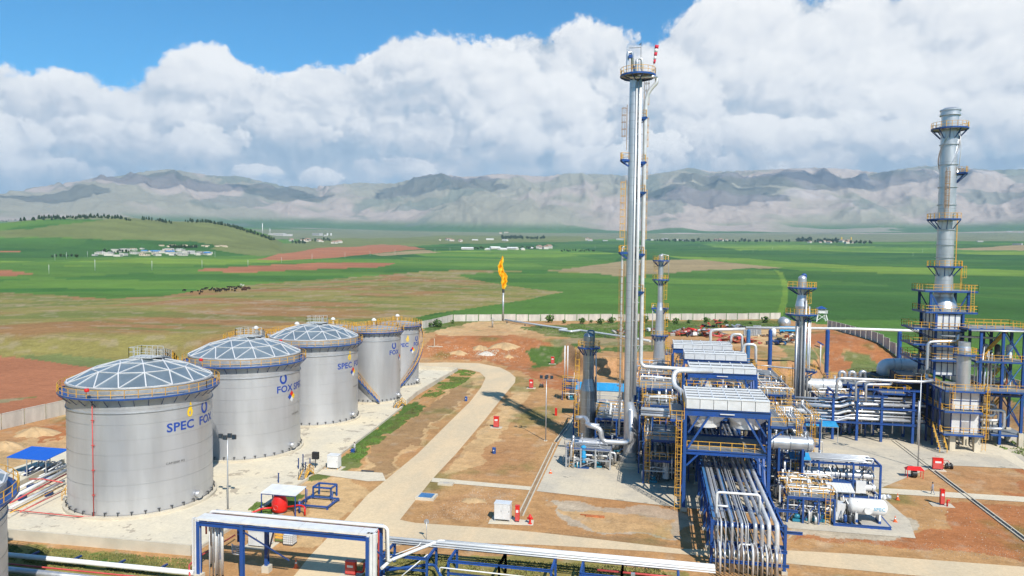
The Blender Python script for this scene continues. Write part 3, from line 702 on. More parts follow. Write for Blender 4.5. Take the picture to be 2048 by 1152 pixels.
# ------------------------------------------------------------------ storage tanks
def text_mesh(s,size,bold=.0):
    c=bpy.data.curves.new('t','FONT'); c.body=s; c.size=size; c.extrude=.0; c.offset=bold; c.resolution_u=3; c.space_character=1.05
    o=bpy.data.objects.new('t',c); COL.objects.link(o); dg=bpy.context.evaluated_depsgraph_get(); dg.update()
    me=bpy.data.meshes.new_from_object(o.evaluated_get(dg)); v=[tuple(p.co) for p in me.vertices]; fs=[tuple(q.vertices) for q in me.polygons]
    bpy.data.objects.remove(o); return v,fs
def wrap(v,fs,Rad,ang,z,sx=1.,off=.03,dirn=1):
    "flat print laid round a shell; ang is where x=0 lands"
    bm=bmesh.new(); vv=[bm.verts.new((x*sx,y,0)) for x,y,_ in v]
    for q in fs:
        try: bm.faces.new([vv[i] for i in q])
        except Exception: pass
    bmesh.ops.triangulate(bm,faces=bm.faces)
    bmesh.ops.subdivide_edges(bm,edges=[e for e in bm.edges if e.calc_length()>.5],cuts=1,use_grid_fill=False)
    bmesh.ops.triangulate(bm,faces=bm.faces)
    V=[]; 
    bm.verts.index_update()
    for p in bm.verts:
        a=ang+p.co.x/Rad; V.append(((Rad+off)*math.cos(a),(Rad+off)*math.sin(a),z+p.co.y))
    F=[tuple(p.index for p in q.verts) for q in bm.faces]; bm.free(); return V,F
def railing_ring(m,Rad,z,a0,a1,n,h=1.1,rad=.035,closed=False):
    top=[];midr=[]
    for i in range(n+1):
        a=a0+(a1-a0)*i/n; x,y=Rad*math.cos(a),Rad*math.sin(a); top.append((x,y,z+h)); midr.append((x,y,z+h*.52))
        m.beam((x,y,z),(x,y,z+h),rad*1.9)
    for L in (top,midr):
        for p,q in zip(L[:-1],L[1:]): m.beam(p,q,rad*1.5)
    return m
def railing_line(m,pts,h=1.1,step=1.4,w_=.06):
    for a,b in zip(pts[:-1],pts[1:]):
        a=Vector(a);b=Vector(b); n=max(1,round((b-a).length/step))
        for i in range(n+1):
            p=a+(b-a)*i/n; m.beam(p,p+Vector((0,0,h)),w_)
        for k in (1.,.52): m.beam(a+Vector((0,0,h*k)),b+Vector((0,0,h*k)),w_*.85)
    return m
def dome(root,Rad,z0,hgt,a_off=0.):
    "ribbed panel dome: rings of 6k nodes, every triangle a panel"
    rings=[1,6,12,18]; nr=len(rings)-1
    sag=(Rad**2+hgt**2)/(2*hgt)
    def nd(i,j):
        if i==0: return Vector((0,0,z0+hgt))
        rr=Rad*i/nr; a=a_off+2*PI*j/rings[i]; return Vector((rr*math.cos(a),rr*math.sin(a),z0+math.sqrt(sag**2-rr**2)-(sag-hgt)))
    tris=[];edges=set()
    for i in range(nr):
        for s in range(6):
            for k in range(i+1):
                a=(i+1,(s*(i+1)+k)%rings[i+1]); b=(i+1,(s*(i+1)+k+1)%rings[i+1]); c=(i,(s*i+k)%rings[i] if i else 0)
                tris.append((a,b,c))
                if k<i:
                    d=(i,(s*i+k+1)%rings[i]); tris.append((c,b,d))
                    
    for t_ in tris:
        for p,q in ((0,1),(1,2),(2,0)): edges.add(tuple(sorted((t_[p],t_[q]))))
    for t_ in tris:
        P=[nd(*k) for k in t_]; c=(P[0]+P[1]+P[2])/3; n=(P[1]-P[0]).cross(P[2]-P[0]).normalized(); n=n if n.z>0 else -n
        Q=[p+(c-p)*.03 for p in P]; jit=random.uniform(-.012,.012)
        Q=[q+n*jit*random.uniform(-1,1.) for q in Q]
        MB().add([q-n*.03 for q in Q]+[q for q in Q],[(3,4,5),(2,1,0),(0,1,4,3),(1,2,5,4),(2,0,3,5)] if (Q[1]-Q[0]).cross(Q[2]-Q[0]).z>0 else [(5,4,3),(0,1,2),(3,4,1,0),(4,5,2,1),(5,3,0,2)]).build('roof_panel',domep,root)
    for e in sorted(edges):
        a,b=nd(*e[0]),nd(*e[1]); MB().beam(a+Vector((0,0,.04)),b+Vector((0,0,.04)),.14,.10).build('roof_rib',domer,root)
TK=MB
def nfpa(root,Rad,ang,z,s):
    s=s*.66
    cols=[red,inky,white,inkb]
    for k,m_ in enumerate([inkb,red,inky,white]):
        cx,cy=[(-.5,0),(0,.5),(.5,0),(0,-.5)][k]; v=[((cx-.5)*s,cy*s,0),(cx*s,(cy-.5)*s,0),((cx+.5)*s,cy*s,0),(cx*s,(cy+.5)*s,0)]
        V,F=wrap(v,[(0,1,2,3)],Rad,ang,z,off=.035); MB().add(V,F).build('hazard_diamond',m_,root)
TXT={}
def lettering(root,Rad,items,z):
    "items: (text, angle of its left edge, size)"
    for s,ang,size,kind in items:
        if kind=='t':
            if (s,size) not in TXT: TXT[(s,size)]=text_mesh(s,size,size*.022)
            V,F=wrap(*TXT[(s,size)],Rad,ang,z,sx=1.12); MB().add(V,F).build('lettering',inkb,root)
        elif kind=='ring':   # an open ring with a wing across it, over the o
            v=[];fs=[]; n=26; r1,r0=size*.50,size*.33
            for i in range(n+1):
                a=R(120)+R(305)*i/n; k=1 if i<n-5 else 1
                v+=[(r1*math.cos(a),r1*math.sin(a)*1.12,0),(r0*math.cos(a)*(1-.4*(i/n)),r0*math.sin(a)*1.1*(1-.1*(i/n)),0)]
            fs=[(2*i,2*i+2,2*i+3,2*i+1) for i in range(n)]
            V,F=wrap(v,fs,Rad,ang,z+size*1.42); MB().add(V,F).build('emblem',inkb,root)
        elif kind=='flame':
            o=[(0,-.60),(.18,-.54),(.29,-.34),(.30,-.12),(.20,.10),(.23,.30),(.06,.72),(-.02,.44),(-.04,.30),(-.16,.12),(-.28,-.12),(-.27,-.38),(-.16,-.54)]
            V,F=wrap([(x*size,y*size,0) for x,y in o],[tuple(range(len(o)))],Rad,ang,z+size*1.55); MB().add(V,F).build('emblem',inky,root)
            V,F=wrap([(x*size,y*size,0) for x,y in [(.0,-.5),(.1,-.28),(.02,-.02),(-.1,-.25)]],[(0,1,2,3)],Rad,ang,z+size*1.55,off=.045); MB().add(V,F).build('emblem',clad,root)
def big_tank(x,y,Rad,H,label,letters,domed=True,group=None,rod=True,nozz=True,stair=None,capa=True,gang=R(100)):
    t_=thing('storage_tank',label,'storage tank',(x,y,0),0,group)
    MB().lathe([(Rad+.55,0.02),(Rad+.55,.38),(Rad+.1,.42)],64).build('plinth',conc,t_)
    # shell courses, each plate ring a piece with a lapped seam
    nc=8; ch=(H-.4)/nc
    for i in range(nc):
        z0=.4+i*ch; o_=.006*(i%2)
        MB().lathe([(Rad+o_,z0),(Rad+o_,z0+ch-.06),(Rad+o_+.016,z0+ch-.05),(Rad+o_+.016,z0+ch)],72).build('shell_course',shell,t_)
    MB().lathe([(Rad+.02,H-2.4),(Rad+.12,H-2.4),(Rad+.12,H-2.28),(Rad+.02,H-2.28)],72).build('stiffener',galv,t_)
    # walkway
    w_=1.0 if domed else .8
    MB().lathe([(Rad+.0,H-.62),(Rad+w_,H-.56),(Rad+w_,H-.34),(Rad+w_-.06,H-.34),(Rad+w_-.06,H-.5),(Rad,H-.5)],72,smooth=False).build('walkway',blue,t_)
    rl_=MB(); n=40; railing_ring(rl_,Rad+w_-.05,H-.45,0,2*PI,n,1.15,.034); rl_.build('railing',yellow,t_)
    kp=MB().lathe([(Rad+w_-.08,H-.45),(Rad+w_-.02,H-.45),(Rad+w_-.02,H-.28)],72).build('toe_board',galv if domed else yellow,t_)
    br=MB()
    for k in range(36):
        a=2*PI*k/36+.05; c_,s_=math.cos(a),math.sin(a); br.beam(((Rad+.02)*c_,(Rad+.02)*s_,H-1.5),((Rad+w_-.1)*c_,(Rad+w_-.1)*s_,H-.64),.07)
    br.build('bracket',blued,t_,kind='stuff')
    if domed:
        MB().lathe([(Rad+.02,H-.5),(Rad+.03,H+.62),(Rad+.12,H+.64),(Rad+.12,H+.72),(Rad-.15,H+.80)],72).build('curb_ring',galv,t_)
        dome(t_,Rad+.02,H+.78,Rad*.28,.2)
        # roof platform and its stairway
        hz=H+.78+Rad*.28
        pf=MB().box(-1.7,1.7,-.3,2.2,hz+.1,hz+.22).build('roof_platform',rail_w,t_)
        m=MB(); railing_line(m,[(-1.7,-.3,hz+.2),(1.7,-.3,hz+.2)],1.3,.8,.06); railing_line(m,[(1.7,2.2,hz+.2),(-1.7,2.2,hz+.2),(-1.7,-.3,hz+.2)],1.3,.8,.06); m.build('railing',rail_w,pf)
        m=MB(); ex=(Rad+.5)*math.cos(gang); ey=(Rad+.5)*math.sin(gang); sx,sy=1.7,1.0
        pr=[]
        for k in range(9):
            q=k/8; X_=sx+(ex-sx)*q; Y_=sy+(ey-sy)*q; rr=math.hypot(X_,Y_); sg=((Rad)**2+(Rad*.28)**2)/(2*Rad*.28); Z_=H+.78+math.sqrt(max(sg**2-rr**2,0))-(sg-Rad*.28)+.22 if rr<Rad else H+.95
            pr.append(Vector((X_,Y_,Z_)))
        d=(pr[-1]-pr[0]); nrm=Vector((-d.y,d.x,0)).normalized()*.45
        g_=MB()
        for p,q in zip(pr[:-1],pr[1:]):
            for s_ in (-1,1): g_.beam(p+nrm*s_,q+nrm*s_,.05,.2)
            for u_ in range(4): c0=p+(q-p)*(u_/4); g_.beam(c0-nrm,c0+nrm,.22,.04)
        g_.build('roof_stair',galv,t_)
        m=MB(); 
        for s_ in (-1,1): railing_line(m,[p+nrm*s_ for p in pr[:6]],1.1,.55,.05)
        rs=m.build('railing',rail_w,t_)
        m=MB()
        for s_ in (-1,1): railing_line(m,[p+nrm*s_ for p in pr[5:]],1.2,.5,.09)
        m.box(ex-.8,ex+.8,ey-.7,ey+.7,H+.8,H+.88); m.build('railing',yellow,t_)
    else:
        MB().lathe([(Rad,H-.1),(Rad*.5,H+.42),(0.01,H+.8)],48).build('cone_roof',galv,t_)
        m=MB(); railing_ring(m,Rad-.4,H-.05,0,2*PI,30,1.1,.036); m.build('railing',yellow,t_)
        MB().lathe([(.18,H+.7),(.18,H+1.7),(.55,H+1.75),(.55,H+2.0),(.2,H+2.3),(.0,H+2.35)],14).build('roof_vent',white,t_)
        m=MB(); railing_line(m,[(-1.1,-1.1,H+.6),(1.1,-1.1,H+.6),(1.1,1.1,H+.6),(-1.1,1.1,H+.6),(-1.1,-1.1,H+.6)],1.1,1.1,.07)
        for s_ in(-.5,.5): railing_line(m,[(s_,-1.1,H+.6),(s_,-Rad+.3,H+.1)],1.1,1.2,.07)
        m.build('railing',yellow,t_)
    if rod:
        a=R(rod); c_,s_=math.cos(a),math.sin(a); q=Rad+.22
        m=MB().tube([(q*c_,q*s_,.3),(q*c_,q*s_,H-.7)],.06,8); 
        for k in range(1,5): m.box(q*c_-.18,q*c_+.18,q*s_-.06,q*s_+.1,H*k/5-.1,H*k/5)
        m.tube([(q*c_,q*s_,.35),(q*c_-2.5,q*s_-.4,.35),(q*c_-16,q*s_-.2,.35)],.07,8); m.build('riser_pipe',redp,t_)
        q2=Rad+w_+.05; MB().lathe([(.0,-.12),(.26,-.1),(.3,.1),(.26,.28),(0,.3)],12,(q2*c_,q2*s_,H+.65)).build('foam_chamber',red,t_)
    # foot: anchor chairs, manway
    m=MB()
    for k in range(36):
        a=2*PI*k/36; c_,s_=math.cos(a),math.sin(a); q=Rad+.2
        m.beam((q*c_,q*s_,.4),(q*c_,q*s_,.78),.10); m.beam(((Rad)*c_-s_*.18,Rad*s_+c_*.18,.8),((Rad)*c_+s_*.18,Rad*s_-c_*.18,.8),.32,.05)
    m.build('anchor_bolt',darks,t_,kind='stuff')
    for a in ([R(-6)] if nozz else []):
        c_,s_=math.cos(a),math.sin(a)
        m=MB().tube([((Rad-.1)*c_,(Rad-.1)*s_,1.25),((Rad+.55)*c_,(Rad+.55)*s_,1.25)],.42,16).tube([((Rad+.5)*c_,(Rad+.5)*s_,1.25),((Rad+.62)*c_,(Rad+.62)*s_,1.25)],.52,16); m.build('manway',clad,t_)
    lettering(t_,Rad,letters[0],letters[1])
    if letters[2] is not None: nfpa(t_,Rad,letters[2],letters[1]-letters[3],letters[4])
    if capa:
        v_,f_=TXT.setdefault('cap',text_mesh('CAP:5000 M3',.42,.0)); V,F=wrap(v_,f_,Rad,letters[5],letters[1]-4.2); MB().add(V,F).build('lettering',inkk,t_)
    if stair:
        a0,a1=stair; n=44; st=MB(); tr=MB(); rlm=MB(); prev=None
        for i in range(n+1):
            a=a0+(a1-a0)*i/n; z=.5+(H-1.0)*i/n; c_,s_=math.cos(a),math.sin(a); p0=Vector(((Rad+.25)*c_,(Rad+.25)*s_,z)); p1=Vector(((Rad+1.15)*c_,(Rad+1.15)*s_,z))
            tr.beam(p0,p1,.26,.05)
            if prev:
                st.beam(prev[0],p0,.06,.30); st.beam(prev[1],p1,.06,.30)
                for h_ in (.55,1.1): rlm.beam(prev[1]+Vector((0,0,h_)),p1+Vector((0,0,h_)),.06); 
                for h_ in (1.1,): rlm.beam(prev[0]+Vector((0,0,h_)),p0+Vector((0,0,h_)),.055)
            if i%2==0: rlm.beam(p1,p1+Vector((0,0,1.1)),.06)
            if i%8==0: st.beam(p1-Vector((0,0,.1)),Vector(((Rad)*c_,(Rad)*s_,z-1.1)),.08)
            prev=(p0,p1)
        s0=st.build('stair',blue,t_); tr.build('tread',galv,s0); rlm.build('railing',yellow,s0)
    return t_
redp=material('red_pipe',(.55,.08,.07),.5,0,.12,2.)
cladd=material('weathered_cladding',(.34,.37,.39),.34,.75,.15,.9,(1,1,.3))
redsock=material('windsock_red',(.60,.03,.06),.8)
rustl=material('weathered_yellow',(.35,.20,.08),.6,0,.3,3.)
teal2=material('slate_blue_pipe',(.10,.20,.27),.4,.2,.1,2.)
blue2=material('faded_blue_paint',(.05,.16,.34),.45,0,.15,1.)
palb=material("pale_blue_lettering",(.16,.42,.58),.5)
bluer=material("bright_blue_roof",(.01,.10,.50),.45,0,.08,1.)
rustt=material("rusty_plank",(.42,.14,.05),.85,0,.3,3.)
def ang_at(X,Y,Rad,z,px):
    base=math.atan2(-Y,-X); best=None
    for k in range(-84,85):
        a=base+R(k); q=pix((X+Rad*math.cos(a),Y+Rad*math.sin(a),z))[0]
        if best is None or abs(q-px)<best[0]: best=(abs(q-px),a)
    a=best[1]
    for _ in range(3):
        e=pix((X+Rad*math.cos(a),Y+Rad*math.sin(a),z))[0]-px; e2=pix((X+Rad*math.cos(a+.005),Y+Rad*math.sin(a+.005),z))[0]-px
        if abs(e2-e)>1e-4: a-=np.clip(e/(e2-e)*.005,-.03,.03)
    return a
def put_tank(X,Y,Rad,H,label,base,items,nf=None,size=1.55,**k):
    z0=zat(X+Rad*math.cos(ang_at(X,Y,Rad,10,base[0])),Y+Rad*math.sin(ang_at(X,Y,Rad,10,base[0])),base[1]) if base else 8
    it=[(s,ang_at(X,Y,Rad,z0,px),sz,kd) for s,px,sz,kd in items]
    na=ang_at(X,Y,Rad,z0,nf) if nf else None
    return big_tank(X,Y,Rad,H,label,(it,z0,na,1.0,1.5 if size>1.5 else 1.3,(na or -.6)),group=k.pop('group',None),**k)
sz=1.55
put_tank(-68.2,86.2,8.85,15.62,'largest domed storage tank in the foreground, with whole lettering and a red riser pipe',(333,865),[('SPEC',333,sz,'t'),('FOX',398,sz,'t'),('',380,sz,'flame'),('',409,sz,'ring')],rod=-89)
put_tank(-68.3,111.8,8.95,15.7,'second domed storage tank, directly behind the foreground one, with FOX lettering',(553,787),[('FOX',553,sz,'t'),('SPEC',587,sz,'t'),('',567,sz,'ring')],nf=583,rod=-100)
put_tank(-67.6,135.9,8.6,15.95,'third domed storage tank, with SPEC lettering, in front of the smaller flat-topped tanks',(675,739),[('SPEC',675,sz,'t'),('FOX',708,sz,'t'),('',699,sz,'flame')],nf=706,rod=-104)
a4=ang_at(-63.4,157,6.1,2,757); a5=ang_at(-64.8,176.3,5.5,2,800)
put_tank(-63.4,157,6.1,16.3,'narrower flat-topped storage tank with a stair descending to the right across its shell',(778,710),[('FOX',778.5,1.4,'t'),('',788,1.4,'ring')],nf=799,size=1.4,domed=False,rod=None,stair=(a4,a4-2.0))
put_tank(-64.8,176.3,5.5,15.7,'farthest narrow storage tank of the front row, its stair rising to the right',(796,694),[('SPEC',792,1.3,'t'),('FOX',827,1.3,'t'),('',815,1.3,'flame'),('',833,1.3,'ring')],nf=825,size=1.3,domed=False,rod=None,stair=(a5,a5+2.0))
for (px,py,lb) in ((512,651,'flat-topped tank whose yellow-railed roof shows behind the second dome'),(594,643,'flat-topped tank whose roof shows just left of the third dome'),(666,634,'flat-topped tank whose yellow-railed roof shows behind the third dome, farthest back')):
    p=G(px,py,18.); big_tank(p.x,p.y,5.7,15.6,lb,([],8,None,1,1,0),domed=False,rod=None,nozz=False,capa=False)
# the tank cut by the left edge
big_tank(-64.25,49.1,8.85,11.9,'domed storage tank cut off by the left edge of the picture, nearest the camera',([],8,None,1,1,0),rod=None,capa=False)
# ------------------------------------------------------------------ process plant
rnd=random.Random(5)
def rail_part(root,name,pts,h=1.1,step=1.5,mat=None,w_=.07):
    return railing_line(MB(),pts,h,step,w_).build(name,mat or yellow,root)
def ladder(root,x,y,z0,z1,dirn=(0,-1),w_=.55,mat=None,cage=True,step=.45):
    d=Vector((dirn[0],dirn[1],0)).normalized(); n=Vector((-d.y,d.x,0)); m=MB(); mat=mat or yellow
    p=Vector((x,y,0))+d*.12
    for s_ in (-1,1): m.beam(p+n*s_*w_/2+Vector((0,0,z0)),p+n*s_*w_/2+Vector((0,0,z1+1)),.06)
    z=z0+.3
    while z<z1: m.beam(p-n*w_/2+Vector((0,0,z)),p+n*w_/2+Vector((0,0,z)),.04); z+=step
    o=m.build('ladder',mat,root)
    if cage and z1-z0>3:
        m=MB(); c=p+d*.42; z=z0+2.2; ring=[]
        while z<z1+1:
            L=[c+Vector((0,0,z))+n*math.cos(a)*.42+d*math.sin(a)*.42 for a in np.linspace(-.25*PI,1.25*PI,8)]
            for q,w2 in zip(L[:-1],L[1:]): m.beam(q,w2,.05,.06)
            ring.append(L); z+=1.1
        for k in range(0,8,2):
            m.beam(ring[0][k],ring[-1][k],.045)
        m.build('safety_cage',mat,o)
    return o
def deck(root,x0,x1,y0,y1,z,rails='nsew',mat=None,edge=None,th=.10,fascia=.32,step=1.5,railm=None):
    m=MB().box(x0,x1,y0,y1,z-th,z); o=m.build('platform',mat or grate,root)
    m=MB(); 
    for a,b in (((x0,y0),(x1,y0)),((x1,y0),(x1,y1)),((x1,y1),(x0,y1)),((x0,y1),(x0,y0))): m.beam((a[0],a[1],z-fascia/2-.02),(b[0],b[1],z-fascia/2-.02),.12,fascia)
    m.build('edge_beam',edge or blue,o)
    segs={'s':((x0,y0,z),(x1,y0,z)),'e':((x1,y0,z),(x1,y1,z)),'n':((x1,y1,z),(x0,y1,z)),'w':((x0,y1,z),(x0,y0,z))}
    for k in rails:
        if k in segs: railing_line(MB(),[segs[k][0],segs[k][1]],1.1,step,.075).build('railing',railm or yellow,o)
    return o
grate=material('steel_grating',(.30,.31,.31),.6,.4,.15,3.)
def ring_deck(root,x,y,rin,rout,z,a0=0,a1=2*PI,n=None,rails=True,brk=True,full=None,flare=1.4,railm=None):
    n=n or max(6,int((a1-a0)*rout*1.1)); full=abs(a1-a0-2*PI)<1e-3
    m=MB(); m.lathe([(rin,z-.02),(rout,z-.02),(rout,z+.06),(rin,z+.06)],n,(x,y,0),a0=a0,a1=a1,smooth=False); o=m.build('platform',grate,root)
    m=MB().lathe([(rout,z-.2),(rout+.05,z-.2),(rout+.05,z+.08),(rout,z+.08),(rout,z-.2)],n,(x,y,0),a0=a0,a1=a1,smooth=False)
    if not full:
        for a in (a0,a1): m.beam((x+rin*math.cos(a),y+rin*math.sin(a),z-.1),(x+rout*math.cos(a),y+rout*math.sin(a),z-.1),.1,.36)
    m.build('edge_beam',blue,o)
    if rails:
        m=MB(); mm=MB(); railing_ring(mm,rout-.03,0,a0,a1,n,1.1,.038); m.add([(p[0]+x,p[1]+y,p[2]+z) for p in mm.v],mm.f)
        if not full:
            for a in (a0,a1): railing_line(m,[(x+rin*math.cos(a),y+rin*math.sin(a),z),(x+rout*math.cos(a),y+rout*math.sin(a),z)],1.1,.9,.06)
        m.build('railing',railm or yellow,o)
    if brk:
        k=max(3,int((a1-a0)*1.6))
        for i in range(k+(0 if full else 1)):
            a=a0+(a1-a0)*i/k; c_,s_=math.cos(a),math.sin(a)
            MB().beam((x+rin*c_,y+rin*s_,z-flare),(x+(rout-.1)*c_,y+(rout-.1)*s_,z-.25),.13).build('bracket',blue,o)
    return o
def column_shell(root,segs,n=28,mat=None,seams=1.6,name='shell',x=0,y=0):
    m=MB().lathe(segs,n,(x,y,0)); o=m.build(name,mat or clad,root)
    m=MB(); 
    for (r0,z0),(r1,z1) in zip(segs[:-1],segs[1:]):
        k=int((z1-z0)/seams)
        for i in range(1,k+1):
            q=i/(k+1); rr=r0+(r1-r0)*q; z=z0+(z1-z0)*q; m.lathe([(rr+.004,z-.03),(rr+.022,z-.03),(rr+.022,z+.03),(rr+.004,z+.03)],n,(x,y,0))
    if m.v: m.build('cladding_band',galv,o)
    return o
def P_(root,name,pts,rad,mat=None,bend=None,n=8): return MB().pipe(pts,rad,bend,n).build(name,mat or pipew,root)
# --- the tall column
TX,TY=-3.45,117.0
T0=thing('distillation_column','very tall slender silver column with white side pipes and a windsock on its top platform','column',(TX,TY,0))
zt_=lambda py,X=TX,Y=TY: zat(X,Y,py)
zc=zt_(830); zw=zt_(862); zs=zt_(903); ztop=zt_(152)
MB().lathe([(3.1,0),(3.1,.35),(2.85,.4),(2.85,1.0)],40).build('plinth',conc,T0)
MB().lathe([(1.95,.4),(1.75,1.5),(1.28,zs-.6),(1.12,zs)],36).build('skirt',concg,T0)
column_shell(T0,[(1.12,zs),(1.12,zc)],32)
# eccentric neck and upper shell
ex=-.42
m=MB(); v=[]; nn=32
for (rr,z,o_) in ((1.12,zc,0),(.76,zc+2.2,ex),):
    for j in range(nn): a=2*PI*j/nn; v.append((rr*math.cos(a)+o_,rr*math.sin(a),z))
m.add(v,[(j,(j+1)%nn,nn+(j+1)%nn,nn+j) for j in range(nn)],True); m.build('transition_cone',clad,T0)
column_shell(T0,[(.76,zc+2.2),(.76,ztop+.6)],28,x=ex,seams=1.3)
MB().lathe([(.70,ztop+.6),(.55,ztop+1.2),(.2,ztop+1.5),(0,ztop+1.55)],20,(ex,0,0),soft=True).build('head',clad,T0)
ring_deck(T0,ex+.5,0,.72,2.75,ztop,n=20,flare=.8)
def tr(px,py,y=0.,Y=None):
    p=AY(px,py,TY+y); return (p.x-TX,y,p.z)
P_(T0,'gooseneck_pipe',[(ex-.4,-.3,ztop+1.0),(ex-.4,-.3,ztop+3.6),(ex-1.1,-.6,ztop+3.6),(ex-1.1,-.6,ztop-.2),(ex-.2,-1.2,ztop-.45),(2.6,-1.2,ztop-.45),(3.0,-.2,ztop-.45)],.24,clad,.9,12)
P_(T0,'vent_pipe',[(ex+.3,0,ztop+1),(ex+.3,0,ztop+2.7),(ex+1.1,0,ztop+2.7),(ex+1.1,0,ztop+.1)],.17,pipew)
MB().lathe([(.34,ztop+.2),(.34,ztop+1.9),(.2,ztop+2.3),(0,ztop+2.35)],14,(ex+.35,-.9,0)).build('separator_pot',galv,T0)
MB().box(ex-.95,ex-.35,-1.1,-.6,ztop+2.6,ztop+3.1).build('junction_box',blue,T0)
m=MB().beam((ex+.9,0,ztop+1),(ex+.9,0,ztop+5.2),.07).beam((ex-.9,0,ztop+4.4),(ex+.9,0,ztop+4.4),.06).beam((ex+.6,0,ztop+4.8),(ex+.9,0,ztop+5.0),.1); m.build('davit',darks,T0)
wm=MB()
for i in range(5):
    a=Vector((2.55+i*.07,-.6,ztop+1.7+i*.55)); b=Vector((2.55+(i+1)*.07+.02,-.6,ztop+1.7+(i+1)*.55)); MB().tube([a,b],[.17+.03*i,.2+.03*i],10).build('windsock_band',[redsock,white][i%2] if 'redsock' in globals() else red,T0)
MB().beam((2.5,-.6,ztop),(2.52,-.6,ztop+1.8),.06).build('mast',yellow,T0)
# long side pipes, each with its guides
def vpipe(px0,pyt,pxb,pyb,rad,dy,mat,name='riser'):
    a=tr(px0,pyt,dy); b=tr(pxb,pyb,dy); xm=(a[0]+b[0])/2
    return (xm,a[2],b[2])
for (pxm,pya,pyb,rad,dy,mt) in ((1267.5,165,800,.15,-.85,silver),(1275,158,790,.24,-.65,silver)):
    p0=tr(pxm,500,dy); z1=tr(pxm,pya,dy)[2]; z0=tr(pxm,pyb,dy)[2]
    P_(T0,'riser',[(p0[0],dy,z1+.1),(p0[0],dy,z0)],rad,mt,n=10)
p3=tr(1286,500,-.3); zb=tr(1283,733,-.3)[2]
WP=P_(T0,'overhead_pipe',[(3.0,-.2,ztop-.45),(3.05,-.3,ztop-1.2),(p3[0]+.45,-.3,ztop-2.4),(p3[0],-.3,ztop-4),(p3[0],-.3,zb),(p3[0]+9.7,-.3,zb-.15)],.30,pipew,1.,12)
lp=tr(1243,600,-.2); P_(T0,'riser',[(lp[0]+.3,-.2,zt_(494)),(lp[0],-.2,zt_(496)),(lp[0],-.2,zt_(870))],.16,pipew)
# drop line at the foot, bending out to the left
b0_=AY(1262,868,TY-1.3); P_(T0,'reboiler_pipe',[(b0_.x-TX,-1.6,zt_(815)),(b0_.x-TX,-1.6,3.9),(b0_.x-TX-4.6,-1.8,3.9),(b0_.x-TX-4.7,-1.8,6.0),(b0_.x-TX-6.9,-1.8,6.5)],.42,clad,1.0,14)
P_(T0,'drain_hose',[(1.0,-.4,zc+1.5),(1.25,-.5,zc),(1.2,-.8,zs),(.5,-1.5,zs-1.8),(1.1,-1.5,1.5),(1.2,-1.4,.5)],.09,darks,.8)
for py in (180,245,270,353,408,438,492,520,572,604,640,690,720):
    z=zt_(py); m=MB(); k=rnd.random()
    m.beam((ex+.4,-.75,z),(p3[0]-.1 if k<.6 else 1.0,-.7,z),.09,.12)
    if k<.5: m.beam((ex+.9,-.7,z-1.4),(p3[0]-.2,-.6,z),.09)
    m.build('pipe_guide',galv,T0)
for (py,side) in ((236,1),(320,-1),(325,1),(385,1),(505,-1),(508,1),(583,1)):
    z=zt_(py)
    if side>0: o=ring_deck(T0,ex,0,.75,2.1,z,-.35,.75,n=5,brk=True,flare=1.)
    else: ring_deck(T0,ex,0,.75,2.0,z,PI-.6,PI+.55,n=5,brk=True,flare=1.)
ladder(T0,ex-.95,0,zt_(300),zt_(222),(-1,0),cage=True,mat=rustl)
ladder(T0,ex-.95,0,zt_(503),zt_(372),(-1,0),cage=True)
ladder(T0,ex-.95,0,zt_(800),zt_(540),(-1,0),cage=True,mat=rustl)
for a,b in ((236,155),(320,240),(385,325),(505,390),(583,510),(700,585)): ladder(T0,.95,.75,zt_(a),zt_(b),(1,0),cage=True)
# --- generic smaller column
def small_column(name_label,X,Y,segs,decks,ladders,mat=clad,pipes=(),top='blue',skirt=None):
    t_=thing('distillation_column',name_label,'column',(X,Y,0))
    column_shell(t_,segs,26,mat)
    r_,z=segs[-1]; MB().lathe([(r_,z),(r_*.8,z+r_*.4),(r_*.4,z+r_*.62),(0,z+r_*.7)],20,soft=True).build('head',mat,t_)
    MB().lathe([(segs[0][0]+.5,0),(segs[0][0]+.5,.5),(segs[0][0],.55)],24).build('plinth',conc,t_)
    for (z,a0,a1,ro) in decks: ring_deck(t_,0,0,np.interp(z,[s[1] for s in segs],[s[0] for s in segs])+.05,ro,z,a0,a1)
    for (x,y,z0,z1,d) in ladders: ladder(t_,x,y,z0,z1,d)
    for p in pipes: P_(t_,'riser',p[0],p[1],p[2] if len(p)>2 else pipew)
    return t_
Z=lambda X,Y: (lambda py: zat(X,Y,py))
X,Y=-11.3,127.5; z=Z(X,Y)
small_column('short dark silver column at the left edge of the plant, with a single blue ring platform',X,Y,[(1.25,0.5),(1.42,1.2),(1.42,z(780)),(.98,z(757)),(.98,z(672))],[(z(694),0,2*PI,1.95)],[(-1.45,0,z(880),z(694),(-1,0))],mat=cladd,
   pipes=[([(-.2,-.2,z(668)),(-.2,-.2,z(661)),(.9,-.3,z(661)),(.9,-.3,z(700))],.16,teal2),([(1.25,-.5,z(690)),(1.55,-.5,z(800))],.1),([(1.3,-.2,z(752)),(1.3,-.2,z(802)),(3.8,-.2,z(805))],.14,teal2)])
X,Y=1.2,181; z=Z(X,Y)
